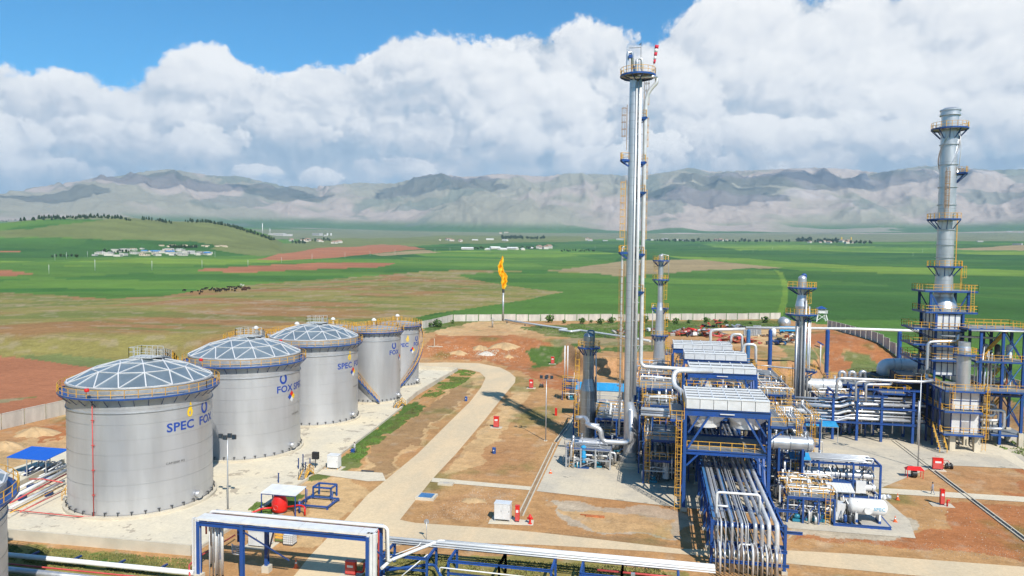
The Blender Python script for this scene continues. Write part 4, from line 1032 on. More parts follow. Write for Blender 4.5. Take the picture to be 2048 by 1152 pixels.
small_column('slim silver column far behind the tall one, with three yellow-railed platforms',X,Y,[(1.5,.5),(1.5,z(720)),(1.35,z(700)),(.98,z(640)),(.98,z(620)),(.62,z(605)),(.62,z(512))],
   [(z(521),0,2*PI,2.0),(z(559),0,2*PI,2.0),(z(616),-.7,3.4,2.1),(z(670),0,2*PI,2.1)],[(.75,-.4,z(616),z(560),(1,-.6)),(-.75,0,z(560),z(522),(-1,0)),(1.1,-.4,z(670),z(616),(1,-.5)),(1.5,-.4,z(720),z(670),(1,-.5))],
   pipes=[([(-1.6,-.3,z(610)),(-1.75,-.3,z(612)),(-1.75,-.3,z(700))],.13),([(.1,0,z(512)),(.1,0,z(508)),(1.8,0,z(511)),(1.9,0,z(560))],.08)])
X,Y=28.6,152.5; z=Z(X,Y)
mc=small_column('medium silver column right of the fin-fan coolers, with two wide yellow-railed platforms',X,Y,[(1.05,.5),(1.05,z(618)),(1.22,z(612)),(.80,z(590)),(.80,z(556))],
   [(z(575),0,2*PI,2.7),(z(628),0,2*PI,2.95),(z(740),-.6,1.0,3.2)],[(-1.2,0,z(860),z(740),(-1,0)),(.9,-.8,z(628),z(575),(.5,-1))],
   pipes=[([(.6,-1.25,z(600)),(.6,-1.25,z(845))],.24,clad),([(1.35,-.6,z(612)),(1.35,-.6,z(850))],.2,clad),([(-.9,-1.0,z(640)),(-.9,-1.0,z(850))],.16,clad),([(1.75,-.2,z(640)),(1.75,-.2,z(738)),(-6.,-.2,z(735))],.14),([(-.2,-1.3,z(652)),(-.2,-1.3,z(850))],.12,darks),([(0,0,z(556)),(0,0,z(549)),(.6,0,z(549)),(.6,0,z(575))],.24,blue)])
# --- fin-fan coolers on blue frames
def cooler(label,X0,X1,Y0,Y1,zd,htop,legs=True,nx=6,ny=5,front=True,zlow=None,ladder_=False):
    t_=thing('air_cooler',label,'air cooler',(X0,Y0,0)); W_=X1-X0; D=Y1-Y0
    # header box: side plates, louvre bays
    zb=zd+.05; zt2=zd+htop
    for i in range(nx):
        a=W_*i/nx; b=W_*(i+1)/nx
        MB().box(a+.03,b-.03,-.02,.10,zb,zt2).box(a+.03,a+.12,-.07,-.02,zb,zt2).box(a,b,-.09,.14,zt2,zt2+.10).build('side_panel',silver,t_)
        MB().box(a+.03,b-.03,D-.1,D+.02,zb,zt2).build('side_panel',silver,t_)
    for j in range(ny):
        a=D*j/ny; b=D*(j+1)/ny
        for s_ in (0,W_): MB().box(s_-.06,s_+.06,a+.03,b-.03,zb,zt2).build('side_panel',silver,t_)
    for i in range(nx):
        for j in range(ny):
            x0=W_*i/nx; x1=W_*(i+1)/nx; y0=D*j/ny; y1=D*(j+1)/ny
            bay=MB().box(x0+.07,x1-.07,y0+.06,y0+(y1-y0)*.50,zt2-.04,zt2+.12).build('louvre_panel',white,t_)
            MB().box(x0+.07,x1-.07,y0+(y1-y0)*.50,y1-.02,zt2+.0,zt2+.05).build('gap_shade_strip',darks,bay)  # flat dark strip painting the shade of the gap between louvre rows
    for i in range(nx+1): MB().box(W_*i/nx-.07,W_*i/nx+.07,0,D,zt2-.02,zt2+.14).build('divider',silver,t_)
    # plenum and deck beams
    MB().box(-.05,W_+.05,.15,D-.1,zd-.05,zd+.05).build('tube_bundle',darks,t_)
    for a,b in (((-.2,0),(W_+.2,0)),((-.2,D),(W_+.2,D))): MB().ibeam((a[0],a[1],zd-.45),(b[0],b[1],zd-.45),.35,.85).build('deck_beam',blue,t_)
    for x in (-.15,W_+.15): MB().ibeam((x,0,zd-.45),(x,D,zd-.45),.3,.8).build('deck_beam',blue,t_)
    nf=2
    for i in range(nf):
        for j in range(2):
            cx=W_*(i+.5)/nf; cy=D*(j+.5)/2; w2=W_/nf/2-.15; d2=D/4-.1; v=[(cx-w2,cy-d2,zd-.86),(cx+w2,cy-d2,zd-.86),(cx+w2,cy+d2,zd-.86),(cx-w2,cy+d2,zd-.86)]
            n=16; rr=min(w2,d2)*.85
            ring=[]
            for k in range(n):
                a=2*PI*k/n+PI/4*0; ring.append((cx+rr*math.cos(a),cy+rr*math.sin(a),zd-2.0))
            sq=[]
            for k in range(n):
                a=2*PI*k/n; q=max(abs(math.cos(a)),abs(math.sin(a))); sq.append((cx+w2*math.cos(a)/q,cy+d2*math.sin(a)/q,zd-.86))
            m=MB().add(sq+ring,[(k,(k+1)%n,n+(k+1)%n,n+k) for k in range(n)]); m.lathe([(rr,zd-2.5),(rr,zd-2.0)],n,(cx,cy,0)); fr=m.build('fan_plenum',silver,t_)
            fm=MB()
            for k in range(4): a=PI/4+k*PI/2; fm.beam((cx,cy,zd-2.35),(cx+rr*.92*math.cos(a),cy+rr*.92*math.sin(a),zd-2.3),.3,.04)
            fm.lathe([(.2,zd-2.6),(.2,zd-2.2),(0,zd-2.2)],10,(cx,cy,0)); fm.build('fan',darks,fr)
    MB().box(W_*.5-.9,W_*.5+.9,-.21,-.18,zd-.55,zd-.42).build('name_board',white,t_)
    if legs:
        zl=zlow if zlow is not None else 6.0
        for x in (-.1,W_+.1):
            for y in (0,D/2,D):
                MB().ibeam((x,y,0),(x,y,zd-.88),.42,.45).build('leg',blue,t_)
                MB().box(x-.45,x+.45,y-.45,y+.45,0,.5).build('footing',conc,t_)
        for y in (0,D):
            MB().ibeam((0,y,zl),(W_,y,zl),.3,.5).build('cross_beam',blue,t_)
            for s_ in (-1,1):
                c=W_/2; MB().beam((c+s_*W_*.47,y,zl+.6),(c+s_*W_*.22,y,zd-.9),.26).build('brace',blue,t_)
                MB().beam((c+s_*W_*.485,y,zl-1.8),(c+s_*W_*.34,y,zl-.2),.22).build('brace',blue,t_)
                MB().beam((c+s_*W_*.47,y,zl+2.6),(c+s_*W_*.34,y,zd-.9),.2).build('brace',blue,t_)
        for x in (0,W_):
            for y0_,y1_ in ((0,D/2),(D/2,D)):
                MB().ibeam((x,y0_,zl),(x,y1_,zl),.25,.4).build('cross_beam',blue,t_)
                MB().beam((x,y0_,zl),(x,y1_,zd-1),.2).build('brace',blue,t_)
                MB().beam((x,y1_,zl),(x,y0_,.9),.2).build('brace',blue,t_)
        deck(t_,.2,W_-.2,.25,2.6,zl+.32,'s')
        MB().box(.2,W_-.2,3.2,D-.2,zl-.05,zl+.02).build('platform',grate,t_)
    return t_
C1=cooler('big front fin-fan cooler on tall blue legs straddling the pipe rack',4.3,14.7,97.2,106.6,13.6,1.35,zlow=zat(5,97,905))
C4=cooler('partly hidden fin-fan cooler just behind the big front one',6.0,16.9,127,133.5,13.8,.95,nx=6,ny=2)
C2=cooler('fin-fan cooler in the middle row, its side facing the camera turned bright',5.9,17.6,146,152.5,13.4,1.2,nx=6,ny=2)
C3=cooler('rearmost fin-fan cooler, farthest from the camera',4.2,16.6,163,171.5,13.3,1.0,nx=6,ny=3)
# side walkways of the front cooler
deck(C1,-2.0,-.25,-.3,9.6,12.2,'wns'); deck(C1,10.6,12.6,-.3,9.8,12.0,'ens')
for y in (0,4.7,9.2):
    MB().beam((10.5,y,9.9),(12.5,y,11.7),.18).build('brace',blue,C1); MB().beam((-.1,y,10.2),(-1.9,y,11.9),.18).build('brace',blue,C1)
ladder(C1,-.9,-.35,.1,12.2,(0,-1),w_=.7)
rail_part(C1,'railing',[(-.25,-.3,13.3),(-.25,9.6,13.3)],1.1)
# white overhead line stepping down onto the cooler
a=[AY(1425,742,115),AY(1347,741,113),AY(1347,772,112),AY(1364,782,110),AY(1366,804,106)]
P_(C1,'overhead_pipe',[(p.x-4.3,p.y-97.2,p.z) for p in a],.36,pipew,1.2,12)
a=[AY(1536,685,171),AY(1536,682,171)]
for cc,(x,y) in ((C3,(14.2,6.)),(C2,(13.0,4.))):
    q=cc.location; P_(cc,'overhead_pipe',[(x-1.5,y,14.2),(x-1.4,y,16.3),(x+.9,y,16.3),(x+1.0,y,10.)],.26,pipew,.8,10)
    deck(cc,12.0,13.6,-.2,6.6,12.0,'ens'); deck(cc,-1.7,-.3,-.2,6.6,12.2,'wns')
    ladder(cc,-.9,-.3,.1,12.2,(0,-1))
a=[AY(1560,657,208),AY(1424,660,205),AY(1421,662,203),AY(1421,706,172)]
X0,Y0=0,0
# --- main pipe rack under the coolers
PR_=thing('pipe_rack','main pipe rack of many parallel silver pipes coming out under the front cooler','pipe rack',(10.25,80.3,0))
yb=[ -.6,4.8,10.5,16.2,22.5,29,36,43,50,57,64,71,78,85,92]
zr=[G(1400,940,0)]
ZU=5.2; ZL=3.1
for i,y in enumerate(yb):
    for s_ in (-3.75,3.75):
        MB().ibeam((s_,y,0),(s_,y,ZU+.1),.3,.32).build('post',blue,PR_); MB().box(s_-.3,s_+.3,y-.3,y+.3,0,.35).build('footing',conc,PR_)
    for z in (ZL-.25,ZU-.25): MB().ibeam((-3.9,y,z),(3.9,y,z),.25,.4).build('cross_beam',blue,PR_)
    if i%2==0 and i<8:
        MB().beam((-3.75,y,ZL-.4),(-2.2,y,.3),.12).build('brace',blue,PR_)
for s_ in (-3.75,3.75):
    for z in (ZL+.9,ZU-.55): MB().ibeam((s_,yb[0],z),(s_,yb[-1],z),.2,.32).build('side_beam',blue,PR_)
for i in range(0,len(yb)-1,2):
    for s_ in (-3.75,3.75): MB().beam((s_,yb[i],ZL-.4),(s_,yb[i+1],ZU-.6),.13).build('brace',blue,PR_)
up_=[(-3.2,.07,galv),(-2.85,.10,pipew),(-1.75,.16,clad),(-1.15,.05,pipew),(-.75,.16,clad),(-.35,.07,pipew),(-.1,.06,pipew),(.62,.22,clad),(1.3,.2,clad),(2.0,.235,pipew),(2.8,.25,pipew),(-2.4,.06,pipew)]
for k,(x,r_,mt) in enumerate(up_):
    ye=-1.2-.12*(k%3)
    P_(PR_,'pipe',[(x,92,ZU+r_),(x,ye,ZU+r_),(x,ye-.35,.25)],r_,mt,.55,12 if r_>.15 else 6)
for k in range(15):
    x=-3.5+k*.47; r_=rnd.choice([.05,.06,.08,.10,.13]); P_(PR_,'pipe',[(x,92,ZL+r_),(x,-1.2-rnd.random()*1.5,ZL+r_),(x,-2.9,ZL-.5),(x,-2.9,.4)],r_,rnd.choice([galv,pipew,clad,clad]),.5,8)
for k in range(3): MB().box(-3.7+k*.5,-3.4+k*.5,-.4,92,ZU+.28+.0*k,ZU+.36).build('cable_tray',galv if k else blue2,PR_)
MB().box(-1.75,-1.45,-.2,92,ZU+.1,ZU+.17).build('cable_tray',blue2,PR_)
P_(PR_,'loop_pipe',[(-3.2,1.,1.0),(-3.2,1.,ZU+2.6),(1.3,1.,ZU+2.6),(1.35,1.2,ZU+.5)],.14,white,.35,10)
P_(PR_,'loop_pipe',[(-3.2,1.,ZU+1.1),(-2.,1.,ZU+1.1)],.12,white)
P_(PR_,'loop_pipe',[(-1.0,-1.5,.5),(-1.0,-1.5,3.2),(.5,-1.5,3.2),(.5,-1.5,.5)],.1,white,.3)
for z,y in ((2.6,-1.2),(3.6,3.),(1.6,-2.4)):
    MB().ibeam((-3.9,y,z),(3.9,y,z),.22,.3).build('cross_beam',blue,PR_)
MB().ibeam((3.75,7.0,4.3),(6.4,7.0,4.3),.22,.3).build('outrigger',blue,PR_); MB().ibeam((3.75,.0,4.3),(5.6,.0,4.3),.22,.3).build('outrigger',blue,PR_)
for y in (8,20,33,52,70): 
    for x in (-1.75,-.75,.62,1.3,2.0,2.8): MB().box(x-.14,x+.14,y-.2,y+.2,ZU-.05,ZU+.02).build('pipe_shoe',darks,PR_)
# ------------------------------------------------------------------ fired heater block with the big stack
SX,SY=53.9,151.5
def ribbed_box(root,x0,x1,y0,y1,z0,z1,name='casing',mat=None,nx=3,nz=2,ny=3,ribm=None):
    mat=mat or silver; ribm=ribm or blued
    dx=(x1-x0)/nx; dz=(z1-z0)/nz; dy=(y1-y0)/ny
    for i in range(nx):
        for k in range(nz): 
            MB().box(x0+i*dx+.02,x0+(i+1)*dx-.02,y0,y0+.12,z0+k*dz+.02,z0+(k+1)*dz-.02).build(name+'_panel',mat,root)
            MB().box(x0+i*dx+.02,x0+(i+1)*dx-.02,y1-.12,y1,z0+k*dz+.02,z0+(k+1)*dz-.02).build(name+'_panel',mat,root)
    for j in range(ny):
        for k in range(nz):
            for x in (x0,x1-.12): MB().box(x,x+.12,y0+j*dy+.14,y0+(j+1)*dy-.14 if j==ny-1 else y0+(j+1)*dy-.02,z0+k*dz+.02,z0+(k+1)*dz-.02).build(name+'_panel',mat,root)
    MB().box(x0+.02,x1-.02,y0+.02,y1-.02,z1-.1,z1).build(name+'_roof',mat,root)
    MB().box(x0+.1,x1-.1,y0+.1,y1-.1,z0,z0+.08).build(name+'_floor',mat,root)
    for i in range(nx+1): MB().beam((x0+i*dx,y0-.05,z0),(x0+i*dx,y0-.05,z1),.12,.10).build('rib',ribm,root)
    for k in range(nz+1): MB().beam((x0,y0-.07,z0+k*dz),(x1,y0-.07,z0+k*dz),.09).build('rib',ribm,root)
    for j in range(ny+1):
        MB().beam((x0-.05,y0+j*dy,z0),(x0-.05,y0+j*dy,z1),.12).build('rib',ribm,root)
HT_=thing('fired_heater','fired heater with panelled casing, blue platforms and a very tall silver stack on top','heater',(SX,SY,0))
z=Z(SX,SY)
# stack
zb_=z(580); zt3=z(232)
column_shell(HT_,[(1.60,zb_),(1.46,z(540)),(1.46,zt3)],30,seams=3.2,name='stack_shell')
MB().lathe([(1.52,zt3),(1.78,zt3+.02),(1.78,zt3+.35),(1.62,zt3+.4),(1.62,zt3+.9),(1.78,zt3+.92),(1.78,zt3+1.15),(1.5,zt3+1.2),(1.02,z(216)),(.9,z(216))],30).build('stack_cap',clad,HT_)
for py,a0,a1,ro in ((258,0,2*PI,3.1),(347,-.75,.9,3.2),(439,2.2,5.2,3.2),(533,0,2*PI,2.9)):
    ring_deck(HT_,0,0,1.55,ro,z(py),a0,a1,flare=1.8)
# strakes winding round the upper stack
for ph in (0,2.1,4.2):
    v=[];n=40;h=z(258)-z(350)-1
    for i in range(n+1):
        a=ph+i/n*2.4; zz=z(345)+h*i/n
        for rr in (1.53,1.78): v.append((rr*math.cos(a),rr*math.sin(a),zz))
    mm=MB().add(v,[(2*i,2*i+2,2*i+3,2*i+1) for i in range(n)]); mm.build('strake',clad,HT_)
for py in (290,330,375,410,460,490,515): MB().lathe([(1.53,z(py)-.06),(1.66,z(py)-.06),(1.66,z(py)+.06),(1.53,z(py)+.06)],30).build('flange_ring',galv,HT_)
ladder(HT_,1.65,-.4,z(533),z(439),(1,-.2),cage=False,step=.4); ladder(HT_,-.6,-1.62,z(439),z(347),(-.3,-1),cage=True,mat=rustl)
ladder(HT_,2.9,.1,z(578),z(533),(1,0),cage=True)
P_(HT_,'sample_pipe',[(1.3,-1.2,z(255)),(1.7,-1.0,z(300)),(1.3,-1.4,z(340))],.06)
# frame under the stack
z1,z2_=z(580),z(621)
deck(HT_,-4.4,4.6,-3.4,3.6,z1,'nsew'); deck(HT_,-4.2,4.6,-3.6,3.6,z2_,'nsew')
for x in (-3.2,3.2):
    for y in (-3,3):
        MB().ibeam((x,y,z2_),(x,y,z1-.3),.4,.4).build('post',blue,HT_); 
        MB().beam((x,y,z1-.5),(x*.45,y,z2_+.1),.2).build('brace',blue,HT_)
MB().lathe([(1.6,z1),(1.75,z1-1.2),(2.5,z2_+.6),(2.5,z2_)],26).build('stack_base',clad,HT_)
ladder(HT_,3.6,-3.7,z2_,z1,(0,-1),cage=False)
# convection box
cx0,cx1=AY(1874,650,SY-3.2).x-SX,AY(1922,650,SY-3.2).x-SX
z3=z(745); ribbed_box(HT_,cx0,cx1,-3.2,4.5,z3,z2_-.5,'casing',silver,4,5,4)
for py,w0,w1 in ((658,-5.0,4.4),(690,-5.0,4.6),(719,-4.8,4.4)):
    zz=zat(SX,SY-4,py); deck(HT_,cx0-1.3,cx1+.3,-5.0,-3.3,zz,'swe'); deck(HT_,cx0-4.0,cx0-.1,-3.3,3.8,zz,'nws')
    for y in (-3,0,3): MB().beam((cx0-.1,y,zz-2.2),(cx0-3.6,y,zz-.35),.14).build('brace',blued,HT_)
for x in (cx0-.25,cx1+.25):
    for y in (-3.4,4.6): MB().ibeam((x,y,z3-7),(x,y,z2_-.2),.36,.36).build('post',blue,HT_)
P_(HT_,'crossover_pipe',[(cx0+.4,-4.2,z(667)),(cx1+6.5,-4.2,z(669))],.2,pipew); P_(HT_,'crossover_pipe',[(cx0+.4,-4.0,z(680)),(cx0+3.2,-4.0,z(680))],.24,pipew)
P_(HT_,'crossover_pipe',[(cx1+2,-4.2,z(694)),(cx1+5,-4.2,z(694))],.2,pipew); P_(HT_,'crossover_pipe',[(cx1+1,-4.6,z(723)),(cx1+7,-4.6,z(723))],.24,pipew)
# long inlet line looping in front
a=[(1922,668),(1917,668),(1915,682),(1856,684),(1853,757),(1866,761),(1842,764),(1675,756),(1672,792)]
yy=[-4.,-4.4,-4.6,-4.9,-5.2,-9,-10,-10,-9.5]; pts=[]
for (px,py),y in zip(a,yy): p=AY(px,py,SY+y); pts.append((p.x-SX,y,p.z))
P_(HT_,'inlet_pipe',pts,.27,clad,.7,12)
# radiant box standing on piers, with its own silver cylinder on the roof
LX0=AY(1903,820,139).x-SX; LX1=AY(1960,820,139).x-SX; ly0=139-SY; ly1=ly0+9.5
zp=zat(SX,139,866); zm=zat(SX,139,821); zq=zat(SX,139,784)
ribbed_box(HT_,LX0,LX1,ly0,ly1,zp,zm-.2,'radiant_box',silver,3,1,3); ribbed_box(HT_,LX0+.05,LX1-.05,ly0+.15,ly1,zm+.1,zq,'radiant_box',silver,3,2,3)
deck(HT_,LX0-1.6,LX1+.2,ly0-1.3,ly0-.15,zp,'sw'); deck(HT_,LX0-1.8,LX0-.2,ly0-.1,ly1,zp,'w'); deck(HT_,LX0-1.5,LX1-.1,ly0-1.2,ly0-.1,zm,'sw'); deck(HT_,LX0-1.7,LX0-.2,ly0-.1,ly1,zm,'w')
deck(HT_,LX0-1.4,LX1+.3,ly0-.9,ly1,zq+.3,'swe'); deck(HT_,LX1+.4,LX1+9.2,ly0+1.5,ly1+2,zq+.1,'nse')
MB().box(LX0+(LX1-LX0)*.36,LX0+(LX1-LX0)*.64,ly0-.12,ly0-.02,zp+.5,zp+2.0).build('access_door',clad,HT_)
for x in (LX0+.3,LX1-.3):
    for y in (ly0+.2,ly0+4.7,ly1-.3): MB().box(x-.45,x+.45,y-.45,y+.45,0,zp-.5).build('pier',conc,HT_)
for s_ in(0,1): MB().ibeam((LX0-1.7,ly0+.2+s_*9,zp-.3),(LX1+1.2,ly0+.2+s_*9,zp-.3),.3,.4).build('base_beam',blue,HT_)
ladder(HT_,LX1+.7,ly0-.2,.3,zq+.3,(0,-1),cage=True); ladder(HT_,LX0-.3,ly0-.5,zm,zq+.3,(0,-1),cage=True)
# burner clutter below
for k in range(6): P_(HT_,'burner_pipe',[(LX0+.6+k*.9,ly0+.8+k%3,zp-.4),(LX0+.6+k*.9,ly0+.8+k%3,1.0),(LX0+1.4+k*.8,ly0+1+k%3,.6)],.12,darks if k%2 else galv)
q0=AY(1927,740,141); zz=Z(q0.x,141)
column_shell(HT_,[(1.12,zq+.3),(1.12,zz(700)),(.95,zz(692)),(.95,zz(684))],24,x=q0.x-SX,y=141-SY,seams=1.2,name='duct_cylinder')
ring_deck(HT_,q0.x-SX,141-SY,1.15,1.9,zz(708),a0=3.3,a1=6.6,brk=False)
# dark stacked side: west side frame, its shade put into a darker blue
zw_=zat(LX0+SX,142,790)
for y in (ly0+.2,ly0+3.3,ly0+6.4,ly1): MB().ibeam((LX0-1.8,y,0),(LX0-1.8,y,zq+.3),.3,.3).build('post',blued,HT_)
m=MB(); sx0=AY(1868,900,139).x-SX
st_=MB(); 
for k in range(11): st_.box(sx0,sx0+1.1,ly0-2.6+k*.34,ly0-2.3+k*.34,.25+k*.31,.31+k*.31)
st_.build('stair',galv,HT_)
for s_ in (0,1.15):
    railing_line(MB(),[(sx0+s_,ly0-2.6,.2),(sx0+s_,ly0+1.2,3.7)],1.0,1.,.09).build('railing',yellow,HT_)
# platform tower on the east side
PT=thing('platform_tower','blue steel platform tower of several storeys on the right of the heater','tower',(65.0,149,0))
for x in (-7.2,-3.6,-.2):
    for y in (-4.8,0.,3.2):
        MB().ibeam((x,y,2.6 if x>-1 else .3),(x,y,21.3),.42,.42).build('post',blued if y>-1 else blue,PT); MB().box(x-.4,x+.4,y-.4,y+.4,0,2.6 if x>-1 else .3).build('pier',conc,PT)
zz=Z(65,149)
for py,x0,rl in ((657,-9.4,'nse'),(722,-8,'nse'),(789,-8,'nse'),(868,-5,'')):
    zl=zat(65,144,py+3); deck(PT,x0,.8,-5.,3.4,zl,rl)
for k,(za,zb2) in enumerate(((3.5,9),(9.5,15),(15.4,20.8))):
    for y in (-4.8,3.2):
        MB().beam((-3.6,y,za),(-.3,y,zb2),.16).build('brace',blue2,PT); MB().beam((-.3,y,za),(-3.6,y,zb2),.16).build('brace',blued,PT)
    MB().beam((-.2,-4.7,za),(-.2,3,zb2),.16).build('brace',blued,PT)
    for s_ in (0,.9):   # flights
        MB().beam((-6.5,-3.+s_,za),(-2.2,-3.+s_,zb2),.12,.28).build('stringer',yellow,PT)
P_(PT,'lightning_mast',[(0.3,-4.6,12),(0.3,-4.6,zz(622))],.12,galv)
P_(PT,'roof_line',[(-9,-5.2,zat(65,144,664)),(1.8,-5.2,zat(65,144,664)+.1)],.16,pipew)
for k in range(7):
    x=-7.6+k*.55; P_(PT,'coil_pipe',[(x,-3.6,.8),(x,-3.6,12+rnd.random()*6),(x+.8,-2.6,12.5+rnd.random()*6)],.12+.05*(k%2),[clad,pipew,galv][k%3])
for k,(y,zz_) in enumerate(((-4.2,5.4),(-4.6,4.6),(-4.9,3.2))): P_(PT,'manifold_elbow',[(-6.8,y,zz_),(-4.2+.5*k,y,zz_),(-4.2+.5*k,y,zz_+2.0),(-6.6,y,zz_+2.1)] if k<2 else [(-6.8,y,zz_),(-3.,y,zz_),(-3.,y,zz_+3.4),(-6,y,zz_+3.4)],.27,clad,.7,10)
for k in range(3): MB().lathe([(0,.0),(.5,.1),(.5,2.2),(.3,2.5),(0,2.6)],14,(-5+k*1.9,-1.5,15.6)).build('drum',[clad,darks,white][k],PT)
for k in range(5): P_(PT,'pipe',[(-7,-2+k*.7,9.9+k*.4),(-1,-2+k*.7,9.9+k*.4),(-1,-2+k*.7,13+k*.3)],.14,[pipew,clad,rust][k%3])
# cylindrical heater with a round platform and the big elbow duct
CX,CY=46.2,163.5; CH=thing('cylindrical_heater','squat dark cylindrical heater under a round yellow-railed platform, with a fat silver elbow duct','heater',(CX,CY,0))
zc2=zat(CX,CY,756)
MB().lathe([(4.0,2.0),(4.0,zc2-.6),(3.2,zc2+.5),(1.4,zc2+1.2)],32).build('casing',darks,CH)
for k in range(12): a=2*PI*k/12; MB().ibeam((4.15*math.cos(a),4.15*math.sin(a),0),(4.15*math.cos(a),4.15*math.sin(a),zc2-.3),.25,.25).build('rib',blued,CH)
ring_deck(CH,0,0,3.9,5.6,zc2,brk=False); ring_deck(CH,0,0,4.1,5.2,zc2-4.2,brk=False)
e=[AY(1766,752,CY-1),AY(1766,729,CY-1),AY(1806,729,CY-1),AY(1860,733,CY-3)]
MB().pipe([(p.x-CX,p.y-CY,p.z) for p in e],1.28,2.6,22,7).build('elbow_duct',silver,CH)
for px in (1787,1800,1808,1826): 
    p=AY(px,730,CY-1.3); MB().tube([(p.x-CX-.08,p.y-CY+.3,p.z),(p.x-CX+.08,p.y-CY+.3,p.z)],1.45,22).build('duct_flange',galv,CH)
ex0=AY(1690,760,155)
EQ=thing('preheater_block','dark air preheater block with small elbows and hanging stairs left of the cylindrical heater','heater',(ex0.x-1,155,0))
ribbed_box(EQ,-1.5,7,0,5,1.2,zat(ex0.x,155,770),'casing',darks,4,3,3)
deck(EQ,-2,7.4,-1,5,zat(ex0.x,155,766),'nwe',edge=blued)
for k,(x,y) in enumerate(((1.2,1),(3.2,1.5),(5.5,2.5))): P_(EQ,'elbow',[(x,y,8),(x,y,10.6),(x-1.,y,10.7),(x-1.1,y,9.6)],.33,clad,.6,12)
for k in range(3): MB().lathe([(0,.0),(.7,.15),(.8,.9),(.55,1.5),(0,1.7)],16,(1.+k*1.6,-.6,5.6+k%2)).build('blower',clad,EQ)
railing_line(MB(),[(-.4,-1.6,7.0),(2.8,-1.6,4.2)],1.1,.6,.08).build('railing',yellow,EQ)
for k in range(4): MB().ibeam((-1.6+k*2.9,-1,0),(-1.6+k*2.9,-1,9.),.28,.28).build('post',blued,EQ)
# --- furnace hall between rack and stack; dark casing colour stands for its shade
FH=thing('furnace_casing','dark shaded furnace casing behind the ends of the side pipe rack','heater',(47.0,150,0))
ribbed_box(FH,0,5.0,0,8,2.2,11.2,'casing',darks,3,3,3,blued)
for x in (0,2.5,5): MB().box(x-.3,x+.3,-.1,.5,0,2.2).build('pier',conc,FH)
deck(FH,-1.6,5,-1.5,0,6.2,'sw',edge=blued); deck(FH,-1.6,5,-1.5,0,10.4,'sw',edge=blued)
# --- rack running to the heater, seen from the side
SR=thing('pipe_rack','side pipe rack of thick horizontal silver pipes between blue posts, left of the heater','pipe rack',(33,142.4,0))
L0=[AY(px,py,142.4) for px,py in ((1600,800),(1600,814),(1600,827),(1600,835),(1600,849))]
lv=[zat(40,142.4,py) for py in (806,813,829,836,848,853)]
for px in (1665,1713,1762,1825):
    q=AY(px,860,142.4).x-33; 
    for y in (0,5): MB().ibeam((q,y,0),(q,y,zat(40,142.4,792)+(1.2 if px in(1713,1825) else 0)),.42,.45).build('post',blue,SR)
    for z_ in (3.9,6.6,9.0): MB().ibeam((q,-.2,z_-.2),(q,5.2,z_-.2),.28,.35).build('cross_beam',blue,SR)
x0=AY(1560,830,142.4).x-33; x1=AY(1858,830,142.4).x-33
for z_,xa,xb in ((3.6,-2,14),(6.4,4,14),(8.6,-1,9),(9.9,4,14.5)): MB().ibeam((xa,-.25,z_-.2),(xb,-.25,z_-.2),.2,.36).build('side_beam',blue,SR)
spec=[(3.9,.30,0.3),(3.9,.26,1.2),(3.9,.20,2.1),(4.7,.16,.1),(5.1,.24,1.),(5.4,.2,2.),(6.6,.30,.5),(6.6,.22,1.5),(7.0,.18,2.4),(7.4,.24,3.3)]
for k,(z_,r_,y) in enumerate(spec):
    xm=2.0+rnd.random(); xe=x1-rnd.random()*3
    P_(SR,'pipe',[(x0,y-.1,z_-.5),(xm-1.6,y-.1,z_-.5),(xm,y,z_+r_*.5),(xe,y,z_+r_*.5)],r_,[clad,pipew,clad][k%3],.5,12)
for k in range(5): P_(SR,'pipe',[(5+k*1.9,1.+k*.4,7.),(5+k*1.9,1.+k*.4,1.2)],.11,galv)
a=[AY(px,py,141.5) for px,py in ((1712,802),(1712,764),(1776,760),(1776,772),(1740,768),(1736,768),(1732,800))]
P_(SR,'loop_pipe',[(p.x-33,-.8,p.z) for p in a[:3]],.22,clad,.5,12); 
a=[AY(px,py,141.8) for px,py in ((1732,803),(1732,769),(1783,769),(1784,760))]; P_(SR,'loop_pipe',[(p.x-33,-.5,p.z) for p in a],.24,clad,.5,12)
P_(SR,'drain_line',[(14.2,-.5,8.),(14.2,-.5,.2)],.2,galv)
deck(SR,8.5,14.,3,7,8.6,'sne')
# --- header line across the far yard on four tall blue posts
HL=thing('header_line','long straight white pipe carried on tall blue posts across the back of the plant','pipe',(26,207.5,0))
for px,yb2 in ((1495,0),(1539,0),(1653,0),(1797,0)):
    x=AY(px,740,207.5).x-26; zt4=zat(26+x,207.5,661+ (3 if px==1797 else 0)); MB().lathe([(.55,-.4),(.55,zt4),(.2,zt4+.3)],14,(x,0,0)).build('post',blue if px!=1495 else blue2,HL)
a=[AY(px,py,207.5) for px,py in ((1492,657),(1700,659),(1858,664))]; P_(HL,'pipe',[(p.x-26,0,p.z+.2) for p in a],.36,white,n=12)
a=[AY(px,py,207.5) for px,py in ((1421,716),(1421,660),(1490,658))]; P_(HL,'pipe',[(p.x-26,0,p.z) for p in a],.42,pipew,1.2,12)
MB().tube([(AY(1546,700,207.5).x-26,.3,zat(40,207.5,676)),(AY(1546,700,207.5).x-26,.3,zat(40,207.5,658))],.75,16).build('insulated_pot',white,HL)
P_(HL,'cross_line',[(AY(1552,735,207.5).x-26,-.5,zat(40,207.5,735)),(AY(1512,735,207.5).x-26,-.5,zat(40,207.5,733))],.14,pipew)
